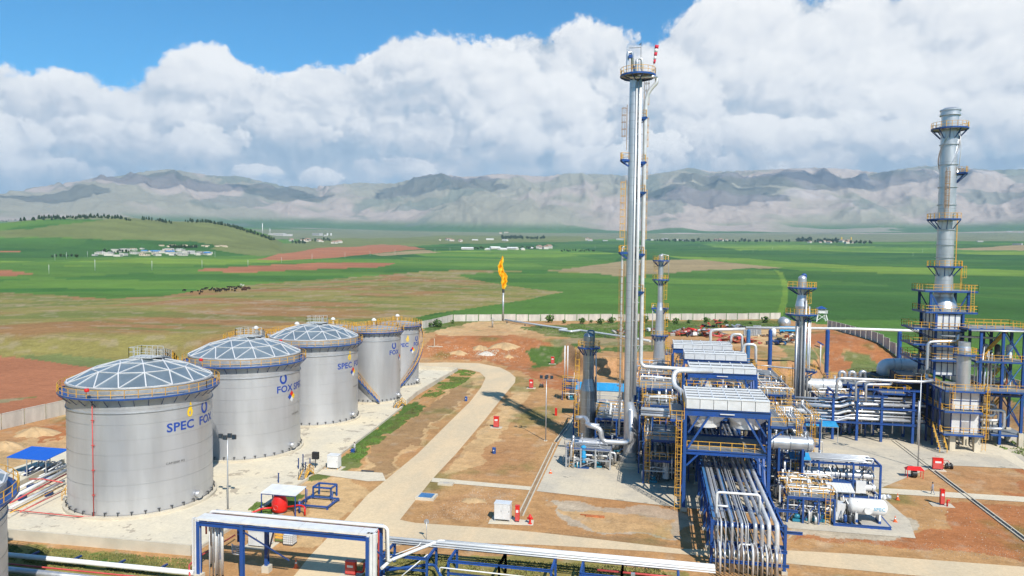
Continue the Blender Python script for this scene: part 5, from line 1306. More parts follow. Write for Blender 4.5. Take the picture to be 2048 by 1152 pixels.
# ------------------------------------------------------------------ equipment modules, skids and exchangers
def module(label,X,Y,W_,D,levels,nx,ny,seed,pipes=16,vess=2,pumps=3,top=None,rails='nsew',cat='equipment frame',dense=1.,deckf=.85,frame=None,valves=18,name='process_module'):
    rg=random.Random(seed); t_=thing(name,label,cat,(X,Y,0)); H=levels[-1]; fm=frame or blue
    for i in range(nx+1):
        for j in range(ny+1):
            x=W_*i/nx; y=D*j/ny; MB().ibeam((x,y,0),(x,y,H),.22,.24).build('post',fm,t_)
    for z_ in levels:
        for j in range(ny+1): MB().ibeam((0,D*j/ny,z_-.15),(W_,D*j/ny,z_-.15),.16,.26).build('beam',fm,t_)
        for i in range(nx+1): MB().ibeam((W_*i/nx,0,z_-.15),(W_*i/nx,D,z_-.15),.16,.26).build('beam',fm,t_)
    for k in range(nx):
        if rg.random()<.6: MB().beam((W_*k/nx,0,.3),(W_*(k+1)/nx,0,levels[0]-.3),.1).build('brace',fm,t_)
    for li,z_ in enumerate(levels):
        i0=rg.randrange(nx); 
        if rg.random()<deckf or li==len(levels)-1:
            xa=W_*i0/nx if nx>1 and li<len(levels)-1 else 0; xb=W_ if li==len(levels)-1 or rg.random()<.5 else W_*(i0+1)/nx
            deck(t_,xa,xb,0,D*rg.choice([.5,1.,1.]),z_+.08,rails if li==len(levels)-1 else 'sw',fascia=.2,step=1.3)
    ladder(t_,W_*rg.choice([.12,.85]),-.12,.2,H,(0,-1),cage=H>4.5)
    for k in range(int(pipes*1.35)):
        r_=rg.choice([.05,.06,.08,.1,.14,.19])*dense; mt=rg.choice([clad,pipew,pipew,galv,clad,white]); z_=rg.choice(levels+[.7,1.3])+rg.uniform(.15,.9)
        if rg.random()<.55:
            y=rg.uniform(.1,D-.1); xa=rg.uniform(-.8,W_*.45); xb=rg.uniform(W_*.5,W_+.8); P_(t_,'pipe',[(xa,y,max(.3,z_-rg.uniform(.8,2.4))),(xa,y,z_),(xb,y,z_),(xb,y,max(.3,z_-rg.uniform(.8,3)))],r_,mt,n=7)
        else:
            x=rg.uniform(.1,W_-.1); ya=rg.uniform(-.5,D*.4); yb_=rg.uniform(D*.5,D+.3); P_(t_,'pipe',[(x,ya,max(.2,z_-rg.uniform(1,3))),(x,ya,z_),(x,yb_,z_),(x,yb_,z_+rg.uniform(.5,1.2))],r_,mt,n=7)
    for k in range(vess):
        x=rg.uniform(.8,W_-.8); y=rg.uniform(.5,D-.4); r_=rg.uniform(.35,.6); h=rg.uniform(2,min(5,H)); MB().lathe([(r_,.5),(r_,h),(r_*.8,h+.25*r_),(r_*.3,h+.5*r_),(0,h+.55*r_)],16,(x,y,0)).build('vessel',rg.choice([clad,silver,white]),t_)
    for k in range(pumps):
        x=.6+(W_-1.2)*(k+.5)/max(1,pumps)+rg.uniform(-.2,.2); y=rg.uniform(.3,max(.4,D*.4)); pm=MB().tube([(x-.45,y,.75),(x+.35,y,.75)],.28,12).box(x-.6,x+.6,y-.3,y+.3,.1,.45); p_=pm.build('pump_motor',teal,t_)
        MB().lathe([(.22,.45),(.34,.6),(.34,.95),(.15,1.1),(.12,1.4)],10,(x+.75,y,0)).build('pump_casing',darks,p_)
    for k in range(valves):
        x=rg.uniform(0,W_); y=rg.uniform(-.2,D*.8); z_=rg.choice([.9,1.3]+[l+.5 for l in levels[:-1]]+[levels[-1]-.7]); m=MB().lathe([(.16,-.16),(.09,0),(.16,.16)],8,(x,y,z_),axis='x'); m.beam((x,y,z_),(x,y,z_+.34),.06); v_=m.build('valve',rg.choice([darks,galv,blue]),t_)
        MB().lathe([(.10,z_+.33),(.17,z_+.33),(.17,z_+.37),(.10,z_+.37),(.10,z_+.33)],10,(x,y,0)).build('handwheel',rg.choice([red,darks,yellow,blue,darks]),v_)
    return t_
def exchanger(label,X,Y,L,r_,z_,rz=0,mat=None,group=None,saddle=conc):
    t_=thing('heat_exchanger',label,'heat exchanger',(X,Y,0),rz,group); mat=mat or clad
    MB().lathe([(0,-.35*r_),(r_*.7,-.25*r_),(r_,.0),(r_,L),(r_*.7,L+.25*r_),(0,L+.35*r_)],20,(0,0,z_),axis='x').build('shell',mat,t_)
    for x in (.5,L-.5,L*.5): MB().lathe([(r_+.02,x-.07),(r_+.14,x-.07),(r_+.14,x+.07),(r_+.02,x+.07)],20,(0,0,z_),axis='x').build('flange',galv,t_)
    for x in (L*.22,L*.78): MB().box(x-.15,x+.15,-r_*.8,r_*.8,0,z_-r_*.6).build('saddle',saddle,t_)
    for x in (L*.15,L*.85): MB().tube([(x,0,z_+r_*.8),(x,0,z_+r_+.7)],.16,10).tube([(x,0,z_+r_+.62),(x,0,z_+r_+.72)],.27,10).build('nozzle',mat,t_)
    return t_
# left part of the plant, round the tall column
module('pump skid with a bright blue filter body at the foot of the tall column',-13.3,113.0,6.9,3.2,[1.6,3.2],3,1,101,pipes=22,vess=1,pumps=2,rails='',deckf=0,name='pump_skid',cat='pump skid',valves=26,frame=galv)
MB().box(0,0,0,0,0,0)
FB=thing('filter_housing','upright bright blue filter body on the pump skid','filter',(-10.6,113.3,0)); 
MB().lathe([(.3,.9),(.36,1.1),(.36,1.7),(.46,1.75),(.46,1.9),(.36,1.95),(.36,3.2),(.46,3.25),(.46,3.4),(.2,3.6),(0,3.65)],16).build('body',cyan,FB); MB().tube([(-.8,0,1.3),(.8,0,1.3)],.12,8).build('nozzle',galv,FB); MB().box(-.9,.9,-.5,.5,0,.16).build('base',blue,FB)
exchanger('fat silver exchanger lying behind the pump skid left of the tall column',-12.6,119.5,7.2,.85,2.4,0)
a=[AY(px,py,121) for px,py in ((1172,860),(1190,863),(1200,862),(1212,866))]
P_(T0,'suction_pipe',[(-9.2,3.2,6.4),(-7.6,3.2,6.5),(-6.9,.2,6.5),(-6.9,-1.8,6.5),(-4.9,-1.8,6.4)],.36,clad,.7,12)
module('crowded equipment frame directly behind the pump skid, left of the tall column',-9.5,122.5,7,9,[3.0,6.0],2,2,103,pipes=34,vess=3,pumps=3,valves=40)
module('low frame of small vessels behind the dark short column',-14.5,134,10,10,[2.8,5.0],2,2,104,pipes=30,vess=4,pumps=2,valves=34,rails='sw')
module('narrow blue frame with yellow rails standing right of the tall column',-1.6,122,5.6,7,[3.2,6.4,8.8],2,2,105,pipes=34,vess=2,pumps=2,valves=36)
module('blue frame of exchangers and valves close to the left legs of the front cooler',-1.2,107.5,4.6,10,[3.6,6.6],1,3,106,pipes=30,vess=2,pumps=2,valves=34)
module('blue and yellow frame behind the front cooler, left of the pipe rack',-2.5,131,7.2,9,[3.5,7.0,10.0],2,2,107,pipes=36,vess=3,pumps=2,valves=34)
module('mid-plant frame under the overhead white pipe, left of the middle coolers',-3.5,143,8.0,10,[4.0,8.0],2,2,108,pipes=36,vess=3,pumps=2,valves=34)
module('far left frame at the foot of the slim far column',-3.0,158,7.5,16,[4.2,8.2],2,3,109,pipes=36,vess=4,pumps=2,valves=30)
module('equipment frame between the front cooler and the one behind it, over the rack',5.4,110,9.,15.5,[9.3,11.5],2,3,110,pipes=30,vess=0,pumps=0,valves=24)
module('yellow-railed frame right of the front cooler, with stairs',15.2,108,6.,9,[3.6,7.2,9.6],2,2,111,pipes=36,vess=2,pumps=2,valves=38)
module('frame of exchangers right of the second cooler, before the medium column',18.2,122,8,12,[3.6,7.4],2,2,112,pipes=40,vess=3,pumps=3,valves=38)
module('frame right of the middle cooler, left of the medium column',18.6,138,6.5,13,[4.2,8.6],2,2,113,pipes=36,vess=3,pumps=2,valves=34)
module('far right frame behind the medium column and the rear cooler',18.5,156,8,16,[4.2,8.0],2,3,114,pipes=34,vess=4,pumps=2,valves=30)
module('cluster of pipe stands behind the medium column, before the heater',31,146.5,8.5,8,[3.8,7.0],2,2,115,pipes=36,vess=3,pumps=2,valves=30)
exchanger('silver horizontal drum on the yellow-railed frame right of the front cooler',16.2,106.4,5.6,1.0,7.6,0,saddle=blue)
exchanger('white horizontal drum raised behind the medium column',30.0,153.5,6.4,1.25,8.2,0,mat=pipew,saddle=blue)
exchanger('silver exchanger low beside the right rack posts',20.5,118.6,6.0,.8,2.2,0)
for k,(x,y,l) in enumerate(((-6,139,5),(-4,136.8,4.5),(19,134.6,6),(20,151.8,5))): exchanger(['silver exchanger left of the middle coolers, rear one of a pair','silver exchanger left of the middle coolers, front one of a pair','silver exchanger under the frames right of the pipe rack','silver exchanger at the foot of the medium column'][k],x,y,l,.6,1.8,0)
# white horizontal pipe bundle left of the front cooler
WB=thing('pipe_bundle','bundle of white pipes and flanges running from the tall column to the front cooler','pipe',(-2,112.5,0))
for k in range(7): P_(WB,'pipe',[(.2,k*.35,9.2+.35*(k%3)),(6.5,k*.35,9.1+.35*(k%3)),(6.8,k*.35,8.+.3*(k%2))],[.22,.12,.3,.1,.2,.14,.24][k],[pipew,clad][k%2],.3,10)
for k in range(4): MB().ibeam((k*2,0,0),(k*2,0,9.),.2,.22).build('post',blue,WB)
# blue sheet roofs
def shed(label,X,Y,W_,D,h,mat,drop=.5,posts=galv,nx=3,name='shelter',seams=0,group=None,rz=0):
    t_=thing(name,label,'shelter',(X,Y,0),rz,group); n=seams or max(3,int(W_/1.0))
    for i in range(n):
        a=W_*i/n; b=W_*(i+1)/n; MB().add([(a+.01,0,h-drop),(b-.01,0,h-drop),(b-.01,D,h),(a+.01,D,h),(a+.01,0,h-drop+.07),(b-.01,0,h-drop+.07),(b-.01,D,h+.07),(a+.01,D,h+.07)],[(0,3,2,1),(4,5,6,7),(0,1,5,4),(1,2,6,5),(2,3,7,6),(3,0,4,7)]).build('roof_sheet',mat,t_)
    for i in range(nx):
        x=.1+(W_-.2)*i/(nx-1)
        for y,hh in ((.12,h-drop),(D-.12,h)): MB().beam((x,y,0),(x,y,hh),.11).build('post',posts,t_)
    for y,hh in ((.12,h-drop-.08),(D-.12,h-.08)): MB().beam((.1,y,hh),(W_-.1,y,hh),.1).build('beam',posts,t_)
    return t_
q=zat(-12,150,770); p=AY(1153,771,150)
shed('long light blue sheet roof on the left of the plant, behind the dark short column',p.x,147.5,19.,4.,p.z+.5,cyan,.9,seams=12,nx=5)
p=AY(1613,858,142); shed('light blue sheet roof with open racks beneath, left of the heater rack',27.4,139.6,5.8,4,3.6,cyan,.7,seams=6)
p=AY(1562,845,143); shed('small light blue roof at the right end of the skid frames, above a grey cabinet',19.2,107.2,2.8,2.0,5.6,cyan,.5,seams=5,nx=2)
p=AY(1480,697,195); shed('light blue sheet roof at the foot of the earth bank behind the rear cooler',p.x-2.,193.,8,3,3.4,cyan,.4,seams=7)
p=AY(1205,795,135); shed('small light blue roof among the vessels left of the tall column',-7.5,138.5,3.5,2.6,4.6,cyan,.5,seams=3,nx=2)
# --- exchanger train on the right: long silver shells in a blue frame
XT=thing('exchanger_skid','blue-framed skid of long silver exchanger tubes, right of the pipe rack','skid',(18.6,107.6,0)); XW=12.6
for x in (0,XW*.36,XW*.72,XW):
    for y in (0,3.6): MB().ibeam((x,y,0),(x,y,4.9),.26,.26).build('post',blue,XT)
for z_ in (.25,4.8):
    for y in (0,3.6): MB().ibeam((0,y,z_),(XW,y,z_),.2,.3).build('beam',blue,XT)
    for x in (0,XW*.36,XW*.72,XW): MB().ibeam((x,0,z_),(x,3.6,z_),.2,.3).build('beam',blue,XT)
for k,(y,z_,r_,xa) in enumerate(((.5,1.5,.42,3.2),(1.3,2.9,.40,2.6),(.4,3.0,.0,0),(2.6,1.5,.4,3.0),(2.9,3.0,.38,3.0))):
    if r_: 
        MB().lathe([(0,xa-.3),(r_,xa-.1),(r_,XW-.9),(r_*1.25,XW-.9),(r_*1.25,XW-.6),(r_,XW-.55),(0,XW-.2)],18,(0,y,z_),axis='x').build('exchanger_tube',pipew if k<2 else clad,XT)
        for x in (xa+.4,XW*.6): MB().lathe([(r_+.02,x),(r_+.15,x),(r_+.15,x+.14),(r_+.02,x+.14)],18,(0,y,z_),axis='x').build('flange',darks,XT)
MB().box(4.6,XW-2.,-.1,1.2,2.1,2.25).build('support_beam',blue,XT)
MB().box(XW-3.2,XW-1.9,-.35,-.05,.9,2.6).build('control_cabinet',silver,XT)
for k in range(9): P_(XT,'pipe',[(rnd.uniform(0,2),.3+k*.4,5.1+.12*(k%2)),(XW-rnd.uniform(.3,2.5),.3+k*.4,5.1+.12*(k%2)),(XW-.1-rnd.random()*2,.3+k*.4,3.6)],rnd.choice([.13,.18,.09]),pipew,.4,10)
for k in range(22):
    x=rnd.uniform(3,XW-.5); y=rnd.uniform(0,3.4); P_(XT,'pipe',[(x,y,.3),(x,y,rnd.uniform(2,4.6)),(x+rnd.uniform(-.8,.8),y,rnd.uniform(3.5,4.6))],.07,rnd.choice([galv,darks,pipew]))
module('pipe skid full of white rails and valves, left of the exchanger skid',17.2,102.8,6.6,4.4,[2.6],2,1,121,pipes=34,vess=3,pumps=3,valves=44,rails='nsew',name='valve_skid',cat='skid',frame=white)
# front skid with the white drum
FS=module('front blue-framed pump skid with a yellow-railed top, beside the white drum',17.0,95.8,5.6,4.2,[3.35],3,1,122,pipes=26,vess=1,pumps=3,valves=34,rails='nsew',name='pump_skid',cat='skid')
SK=thing('skid_base','blue steel skid base under the white drum','skid base',(22.6,95.8,0)); 
for y in (0,4.2): MB().ibeam((0,y,.2),(6.6,y,.2),.2,.36).build('beam',blue,SK)
for x in (0,2.2,4.4,6.6): MB().ibeam((x,0,.2),(x,4.2,.2),.2,.3).build('beam',blue,SK)
MB().box(3.3,6.5,.15,4.0,.30,.36).build('deck_plate',concg,SK)
for k in range(16):
    x=rnd.uniform(.2,2.8); y=rnd.uniform(.2,3.8); P_(SK,'pipe',[(x,y,.3),(x,y,rnd.uniform(1.2,3.2)),(x+rnd.uniform(-1,1),y+.2,rnd.uniform(1.,3.2))],rnd.choice([.05,.08,.11]),rnd.choice([galv,white,darks]),.2)
for k in range(5): MB().lathe([(.2,.4),(.26,.6),(.26,1.2),(.1,1.4)],10,(rnd.uniform(.3,2.6),rnd.uniform(.2,3),0)).build('pump',rnd.choice([blue,darks,clad]),SK)
MB().box(.3,1.5,1.2,2.4,.36,2.5).build('cabinet',silver,SK)
DR=thing('white_drum','white horizontal drum with pale blue lettering on white saddles, near the right of the plant','drum',(24.9,97.4,0)); DR.scale=(.93,.93,.95)
MB().lathe([(0,-.62),(.55,-.5),(.9,-.25),(1.05,.0),(1.05,4.0),(.9,4.25),(.55,4.5),(0,4.62)],28,(0,0,2.35),axis='x',soft=True).build('shell',white,DR)
for x in (.6,3.5): MB().box(x-.12,x+.12,-.75,.75,.75,1.6).build('saddle',white,DR); MB().box(x-.16,x+.16,-.8,.8,.36,.75).build('saddle_foot',blue,DR)
MB().tube([(1.9,-.9,2.25),(1.9,-1.25,2.2)],.42,18).tube([(1.9,-1.18,2.2),(1.9,-1.28,2.2)],.52,18).build('manway',white,DR)
for x in (.4,2.2,3.0,3.3): MB().tube([(x,0,3.3),(x,0,3.9)],.06,8).build('nozzle',galv,DR)
v_,f_=text_mesh('SPEC',.62,.01); 
V=[(x*1.05+2.6,-1.06*math.cos((y+.0)/1.06-.15)-.012,2.35+1.06*math.sin((y)/1.06-.15)) for x,y,_ in v_]; MB().add(V,f_).build('lettering',palb,DR)
shed('white corrugated sheet roof behind the white drum',22.8,99.9,3.2,2.2,3.6,white,.5,seams=8,nx=2)
for i,(x,y) in enumerate(((22.9,101.6),(16.9,98.8))):
    pass
# ------------------------------------------------------------------ foreground: gantry, low rack, shelters and yard furniture
GA=thing('pipe_gantry','blue pipe bridge with wide white cable trays over the road, lower left','pipe bridge',(-45.3,65.0,0)); gw,gd,gz=18.9,3.3,6.1
for x in (.25,5.9,18.5):
    for y in (0,gd):
        if x==5.9 and y==0: x_=5.1
        else: x_=x
        MB().ibeam((x_,y,.7),(x_,y,gz),.36,.38).build('post',blue,GA); MB().box(x_-.4,x_+.4,y-.4,y+.4,0,.7).build('footing',conc,GA)
for y in (0,gd): MB().ibeam((0,y,gz-.2),(gw-.2,y,gz-.2),.28,.42).build('beam',blue,GA); 
for y in (0,gd): MB().ibeam((0,y,gz-1.5),(0.3,y,gz-1.5),.2,.3).build('beam',blue,GA)
for x in (.25,5.5,10,14.3,18.5): MB().ibeam((x,0,gz-.25),(x,gd,gz-.25),.2,.3).build('beam',blue,GA)
for k,(a,b) in enumerate(((0,4.9),(4.93,11.3),(11.33,17.6),(17.63,gw+.1))):
    for y0,y1 in ((-.1,.55),(.62,1.35)): MB().box(a+.01,b-.01,y0,y1,gz+.15,gz+.36).build('cable_tray_cover',white,GA)
P_(GA,'pipe',[(-.2,2.6,.6),(-.2,2.6,gz+.1),(gw+.6,2.6,gz+.1),(gw+.7,2.6,2.7),(gw+.9,3.,2.7)],.17,white,.5,10)
P_(GA,'pipe',[(.1,3.0,.6),(.1,3.0,gz+.05),(gw+.3,3.0,gz+.05),(gw+.4,3.0,2.2)],.13,pipew,.5,10)
P_(GA,'pipe',[(-.1,1.75,gz-2),(-.1,1.75,gz+.12),(gw,1.75,gz+.12),(gw,1.75,1)],.09,redp,.3,8)
for k in range(5):
    MB().box(-.45+k*.16,-.33+k*.16,-.12,.2,.3,gz+.3).build('downpipe',[white,pipew][k%2],GA)
for k in range(7): P_(GA,'pipe',[(1.1+k*.22,.5+.3*(k%3),.3),(1.1+k*.22,.5+.3*(k%3),gz)],.05+.03*(k%3),[white,galv,pipew][k%3],n=6)
for k in range(3): MB().box(gw-.5+k*.33,gw-.22+k*.33,-.12,.25,.3,gz+.36).build('downpipe',white,GA)
for a,b in (((5.1,0,gz-.6),(8.6,3.,1.6)),((8.4,0.2,gz-.6),(5.9,gd,1.4)),((18.5,0,gz-.6),(19.6,1.5,gz-2.6)),((18.5,gd,gz-1.),(18.5,0,1.5))): MB().beam(a,b,.14).build('brace',blued,GA)
EC=thing('valve_cabinet','dark blue valve cabinet with grey hose loops on a gantry post','cabinet',(-43.2,68.9,0)); MB().box(0,.7,0,.4,2.6,4.1).build('body',blued,EC)
for k in range(5): P_(EC,'hose_loop',[(-.5,-.2,2.4-.22*k),(-.1,-.6,2.4-.22*k),(.5,-.6,2.4-.22*k),(.9,-.1,2.3-.22*k)],.07,galv,.4,6)
MB().beam((.3,.2,0),(.3,.2,2.6),.14).build('post',blued,EC)
# low rack
LR=thing('low_pipe_rack','low blue rack of long white pipes along the bottom edge, from gantry to main rack','pipe rack',(-27.2,70.2,0))
for k,(x0,x1) in enumerate(((0,4.7),(7.0,12.3),(12.3,17.6),(20.5,24.5),(24.5,30.0))):
    z_=2.15
    for x in (x0,x1):
        for y in (0,3.3): MB().ibeam((x,y,0),(x,y,z_),.22,.24).build('post',blue,LR)
        MB().ibeam((x,0,z_),(x,3.5,z_),.2,.26).build('cross_beam',blue,LR)
    for y in (0,3.3): MB().ibeam((x0,y,z_),(x1,y,z_),.18,.26).build('side_beam',blue,LR)
    MB().ibeam((x0,0,.9),(x1,0,.9),.14,.2).build('side_beam',blue,LR)
for y,r_,z_,x0 in ((3.5,.17,2.55,-1.),(2.95,.11,2.5,-.9),(4.05,.13,2.5,5.2),(2.65,.07,2.4,-1),(4.35,.10,2.45,5.2)): P_(LR,'pipe',[(x0,y,z_),(33.6,y,z_)],r_,white,n=10)
P_(LR,'pipe',[(5.4,4.0,2.5),(4.8,4.0,2.5),(1.5,-1.8,2.5),(1.2,-3.6,2.4)],.17,white,.4,10)
P_(LR,'pipe',[(6.2,-.4,.5),(6.2,-.4,1.6),(15.,-.4,1.5)],.07,white,.2,8); P_(LR,'pipe',[(0,-.7,1.9),(3.2,1.8,2.7),(3.4,2.0,3.)],.05,white,n=6); P_(LR,'pipe',[(2.5,-1.5,.8),(4.6,.6,2.4)],.06,white,n=6)
P_(LR,'pipe',[(22,2.3,1.7),(33.5,2.3,1.7)],.12,redp,n=8); P_(LR,'pipe',[(.5,-1,1.),(5,1.6,1.),(6.6,-1.2,1.)],.16,blue,.8,8)
MB().tube([(25.6,1.2,0),(25.6,1.2,1.6)],.14,10).box(25.4,25.8,1,1.4,1.6,2.2).build('gauge_post',galv,LR)
for k in range(9): P_(LR,'pipe',[(28+k*.6,1.5,2.0),(28+k*.6,1.5,.6),(28.3+k*.6,.2,.4)],.07,[darks,rust,galv][k%3],.2,6)
# pipes crossing the lower left corner
PLn=thing('pipe_run','low run of white and red pipes on short blue stands along the bottom left edge','pipe',(-72,62,0))
def rel(root,L): return [tuple(Vector(p)-root.location) for p in L]
P_(PLn,'pipe',rel(PLn,[G(-120,1094,.9),G(0,1108,.9),G(388,1146,.9)]),.26,white,n=12)
P_(PLn,'pipe',rel(PLn,[G(-120,1122,.7),G(0,1138,.7),G(300,1170,.7)]),.34,clad,n=12)
P_(PLn,'pipe',rel(PLn,[G(-100,1116,.8),G(0,1126,.8),G(300,1156,.8),G(420,1164,.8)]),.09,redp); P_(PLn,'pipe',rel(PLn,[G(380,1160,.8),G(378,1130,1.2),G(400,1112,1.2),G(470,1070,.8)]),.09,redp,.3)
for px in (70,155,243,328): p=G(px,1118+ (px-70)*.1,0); v=Vector(p)-PLn.location; MB().ibeam((v.x,v.y,0),(v.x,v.y+.0,.72),.24,.26).beam((v.x-.05,v.y-1.2,.62),(v.x+.05,v.y+.5,.62),.18).build('stand',blued,PLn)
PB=thing('pipe_run','bundle of white, grey and red pipes running down beside the blue canopy','pipe',(-88,88,0))
for a,b,r_,mt in (((138,928),(20,985),.2,white),((134,940),(20,998),.28,white),((132,948),(20,1006),.10,redp),((128,962),(20,1016),.2,pipew),((128,970),(20,1026),.07,yellow),((130,980),(40,1024),.07,redp)):
    P_(PB,'pipe',rel(PB,[G(*a,.7),G(*b,.7)]),r_,mt,n=10)
for px,py in ((62,978),(95,962),(45,1000),(98,992)): p=Vector(G(px,py))-PB.location; MB().beam((p.x,p.y-.6,.35),(p.x,p.y+.6,.35),.3,.5).build('stand',blued,PB)
P_(PB,'pipe',rel(PB,[G(58,958,1.),G(85,958,1.),G(125,965,1.)]),.09,redp)
wallseg('bund_wall',[tuple(G(28,982).xy),tuple(G(128,930).xy)],1.0,.25,conc,0,'short slanting concrete wall behind the pipe bundle by the blue canopy')
SW=thing('steel_stair','dark steel stair with yellow rails at the left foot of the foreground tank','stair',(G(124,1002).x,G(124,1002).y,0)); m=MB()
for k in range(8): m.box(0,1.0,.3*k,.3*k+.26,.2+.27*k,.25+.27*k)
m.build('steps',galv,SW)
for x in (0,1.0): railing_line(MB(),[(x,0,.1),(x,2.4,2.2)],1.0,.8,.07).build('railing',yellow,SW)
# blue canopy
CP=shed('blue sheet canopy on thin posts over pumps at the far left',-93.4,89.2,6.8,4.4,3.3,bluer,.5,seams=7,name='canopy')
for k in range(4):
    x=2.6+k*1.1; MB().tube([(x,.8,.7),(x,2.4,.7)],.28,10).box(x-.3,x+.3,.6,2.6,.1,.4).build('pump',[blued,darks][k%2],CP); P_(CP,'pipe',[(x,3,.4),(x,3,1.7),(x+.9,3.,1.7),(x+.9,.4,1.2)],.09,[white,galv][k%2],.3)
for k in range(5): P_(CP,'pipe',[(1.8+k,-.2,.5),(1.8+k,4.0,.5+.1*k),(5.8,4.1,.5+.1*k)],.08,[galv,white,darks][k%3],.3)
# white-roofed foam shelter with the red bladder tank
FH2=shed('white-roofed shelter over a red foam tank, in front of the tank yard',-49.0,83.4,4.9,3.0,2.95,white,.25,posts=blue,nx=2,seams=4)
RT=thing('foam_tank','upright bright red foam tank under the white-roofed shelter','tank',(-46.9,84.5,0)); MB().lathe([(.6,.1),(.95,.3),(1.0,.6),(1.0,1.5),(.8,1.9),(.78,2.2),(.5,2.5),(0,2.6)],24,soft=True).build('body',red,RT); MB().lathe([(.3,-1.06),(.34,-1.0),(.3,-.95),(.24,-1.0),(.3,-1.06)],16,(-.0,0,.95),axis='y').build('emblem_ring',redp,RT)
P_(RT,'pipe',[(-.6,-.6,.8),(-1.7,-1.2,.8),(-2.4,-2.6,.7)],.13,red); MB().box(-.7,.7,-.7,.7,0,.12).build('base',concg,RT)
P_(RT,'pipe',[(1.,0,.8),(2.6,.3,1.1),(3.6,-.2,1.1),(3.7,-.4,.1)],.12,red,.3); P_(RT,'pipe',[(2.6,.3,.1),(2.6,.3,1.6)],.14,blue)
BF=thing('pipe_stand','low blue steel frames and pipes beside the white-roofed shelter','frame',(-45.6,86.8,0))
for x0,y0,x1,y1,z_ in ((0,0,4.2,3.4,.35),(.4,3.6,3.0,5.4,1.6)):
    for a,b in (((x0,y0),(x1,y0)),((x1,y0),(x1,y1)),((x1,y1),(x0,y1)),((x0,y1),(x0,y0))): MB().beam((a[0],a[1],z_),(b[0],b[1],z_),.2).build('beam',blue,BF)
    for a in ((x0,y0),(x1,y0),(x1,y1),(x0,y1)): MB().beam((a[0],a[1],0),(a[0],a[1],z_),.2).build('post',blue,BF)
for x in (.3,4.0): MB().tube([(x,2,0),(x,2,1.8)],.06,8).build('post',blue,BF)
def cabinet(label,X,Y,w_,d_,h,mat,doors=2,legs=.2,name='cabinet',cat='cabinet',rz=0,slab=True):
    t_=thing(name,label,cat,(X,Y,0),rz); MB().box(-w_/2,w_/2,0,d_,legs,h).build('body',mat,t_); MB().box(-w_/2-.05,w_/2+.05,-.05,d_+.05,h,h+.06).build('top',mat,t_)
    for k in range(doors): a=-w_/2+w_*k/doors; b=-w_/2+w_*(k+1)/doors; dd=MB().box(a+.03,b-.03,-.035,-.004,legs+.05,h-.05).build('door',mat,t_); MB().box(b-.13,b-.09,-.06,-.036,legs+(h-legs)*.5,legs+(h-legs)*.6).build('handle',darks,dd)
    for x in (-w_/2+.08,w_/2-.08): MB().beam((x,.1,0),(x,.1,legs),.1).beam((x,d_-.1,0),(x,d_-.1,legs),.1).build('foot',yellow if legs>.3 and mat is not silver else galv,t_)
    if slab: MB().box(-w_/2-.5,w_/2+.5,-.4,d_+.5,-.05,.04+.06).build('slab',conc,t_)
    return t_
c_=cabinet('pale grey two-door cabinet on a slab beside the red extinguisher box and hydrant',-18.3,87.6,2.0,1.3,2.3,silver,2,.35); MB().box(.25,.6,-.055,-.037,1.6,1.95).build('label_plate',white,c_)
cabinet('white cabinet on yellow feet at the corner of the tank yard',-48.4,103.2,1.75,1.3,2.2,white,1,.32)
cabinet('white cabinet behind the pipe bridge, beside a caged liquid container',-43.6,73.6,2.3,1.4,1.9,white,2,.25)
IB=thing('liquid_container','white caged liquid container on a pallet behind the pipe bridge','container',(-41.2,75.0,0)); MB().box(0,1.15,0,1.0,.15,1.2).build('bottle',white,IB); m=MB()
for k in range(6): m.beam((k*.23,-.03,.15),(k*.23,-.03,1.22),.03); 
for k in range(5): m.beam((0,-.03,.2+k*.25),(1.15,-.03,.2+k*.25),.03).beam((1.18,0,.2+k*.25),(1.18,1,.2+k*.25),.03)
m.build('cage',galv,IB); MB().box(-.02,1.17,0,1,0,.14).build('pallet',darks,IB)
YB=thing('barrier','yellow and green striped barrier boards beside the liquid container','barrier',(-42.4,75.3,0)); 
for k in range(3): MB().box(0,1.0,.02*k,.06+.02*k,.3+.32*k,.5+.32*k).build('board',[grassm,yellow,yellow][k],YB)
for x in (.05,.9): MB().beam((x,.1,0),(x,.1,1.2),.06).build('post',darks,YB)
# crossover stairs on the yard wall
def crossover(label,X,Y,rz):
    t_=thing('crossover_stair',label,'stair',(X,Y,0),rz); m=MB()
    for k in range(5): m.box(-1.6+k*.3,-1.35+k*.3,0,1.0,.15+.17*k,.2+.17*k).box(1.35-k*.3,1.6-k*.3,0,1.,.15+.17*k,.2+.17*k)
    m.box(-.3,.3,0,1,.95,1.).build('steps',galv,t_)
    for y in (0,1.0): MB().beam((-1.7,y,.1),(-.2,y,.98),.12,.2).beam((-.2,y,.95),(.2,y,.95),.12,.2).beam((.2,y,.98),(1.7,y,.1),.12,.2).build('stringer',yellow,t_); railing_line(MB(),[(-1.7,y,.1),(-.2,y,.98),(.2,y,.98),(1.7,y,.1)],1.0,.75,.07).build('railing',darks if y else yellow,t_)
crossover('yellow and dark crossover stair on the yard wall near the white cabinet',-50.1,99.0,PI/2*.0+R(95)); crossover('yellow crossover stair on the yard wall beside the narrow flat-topped tank',-53.9,149.6,R(80))
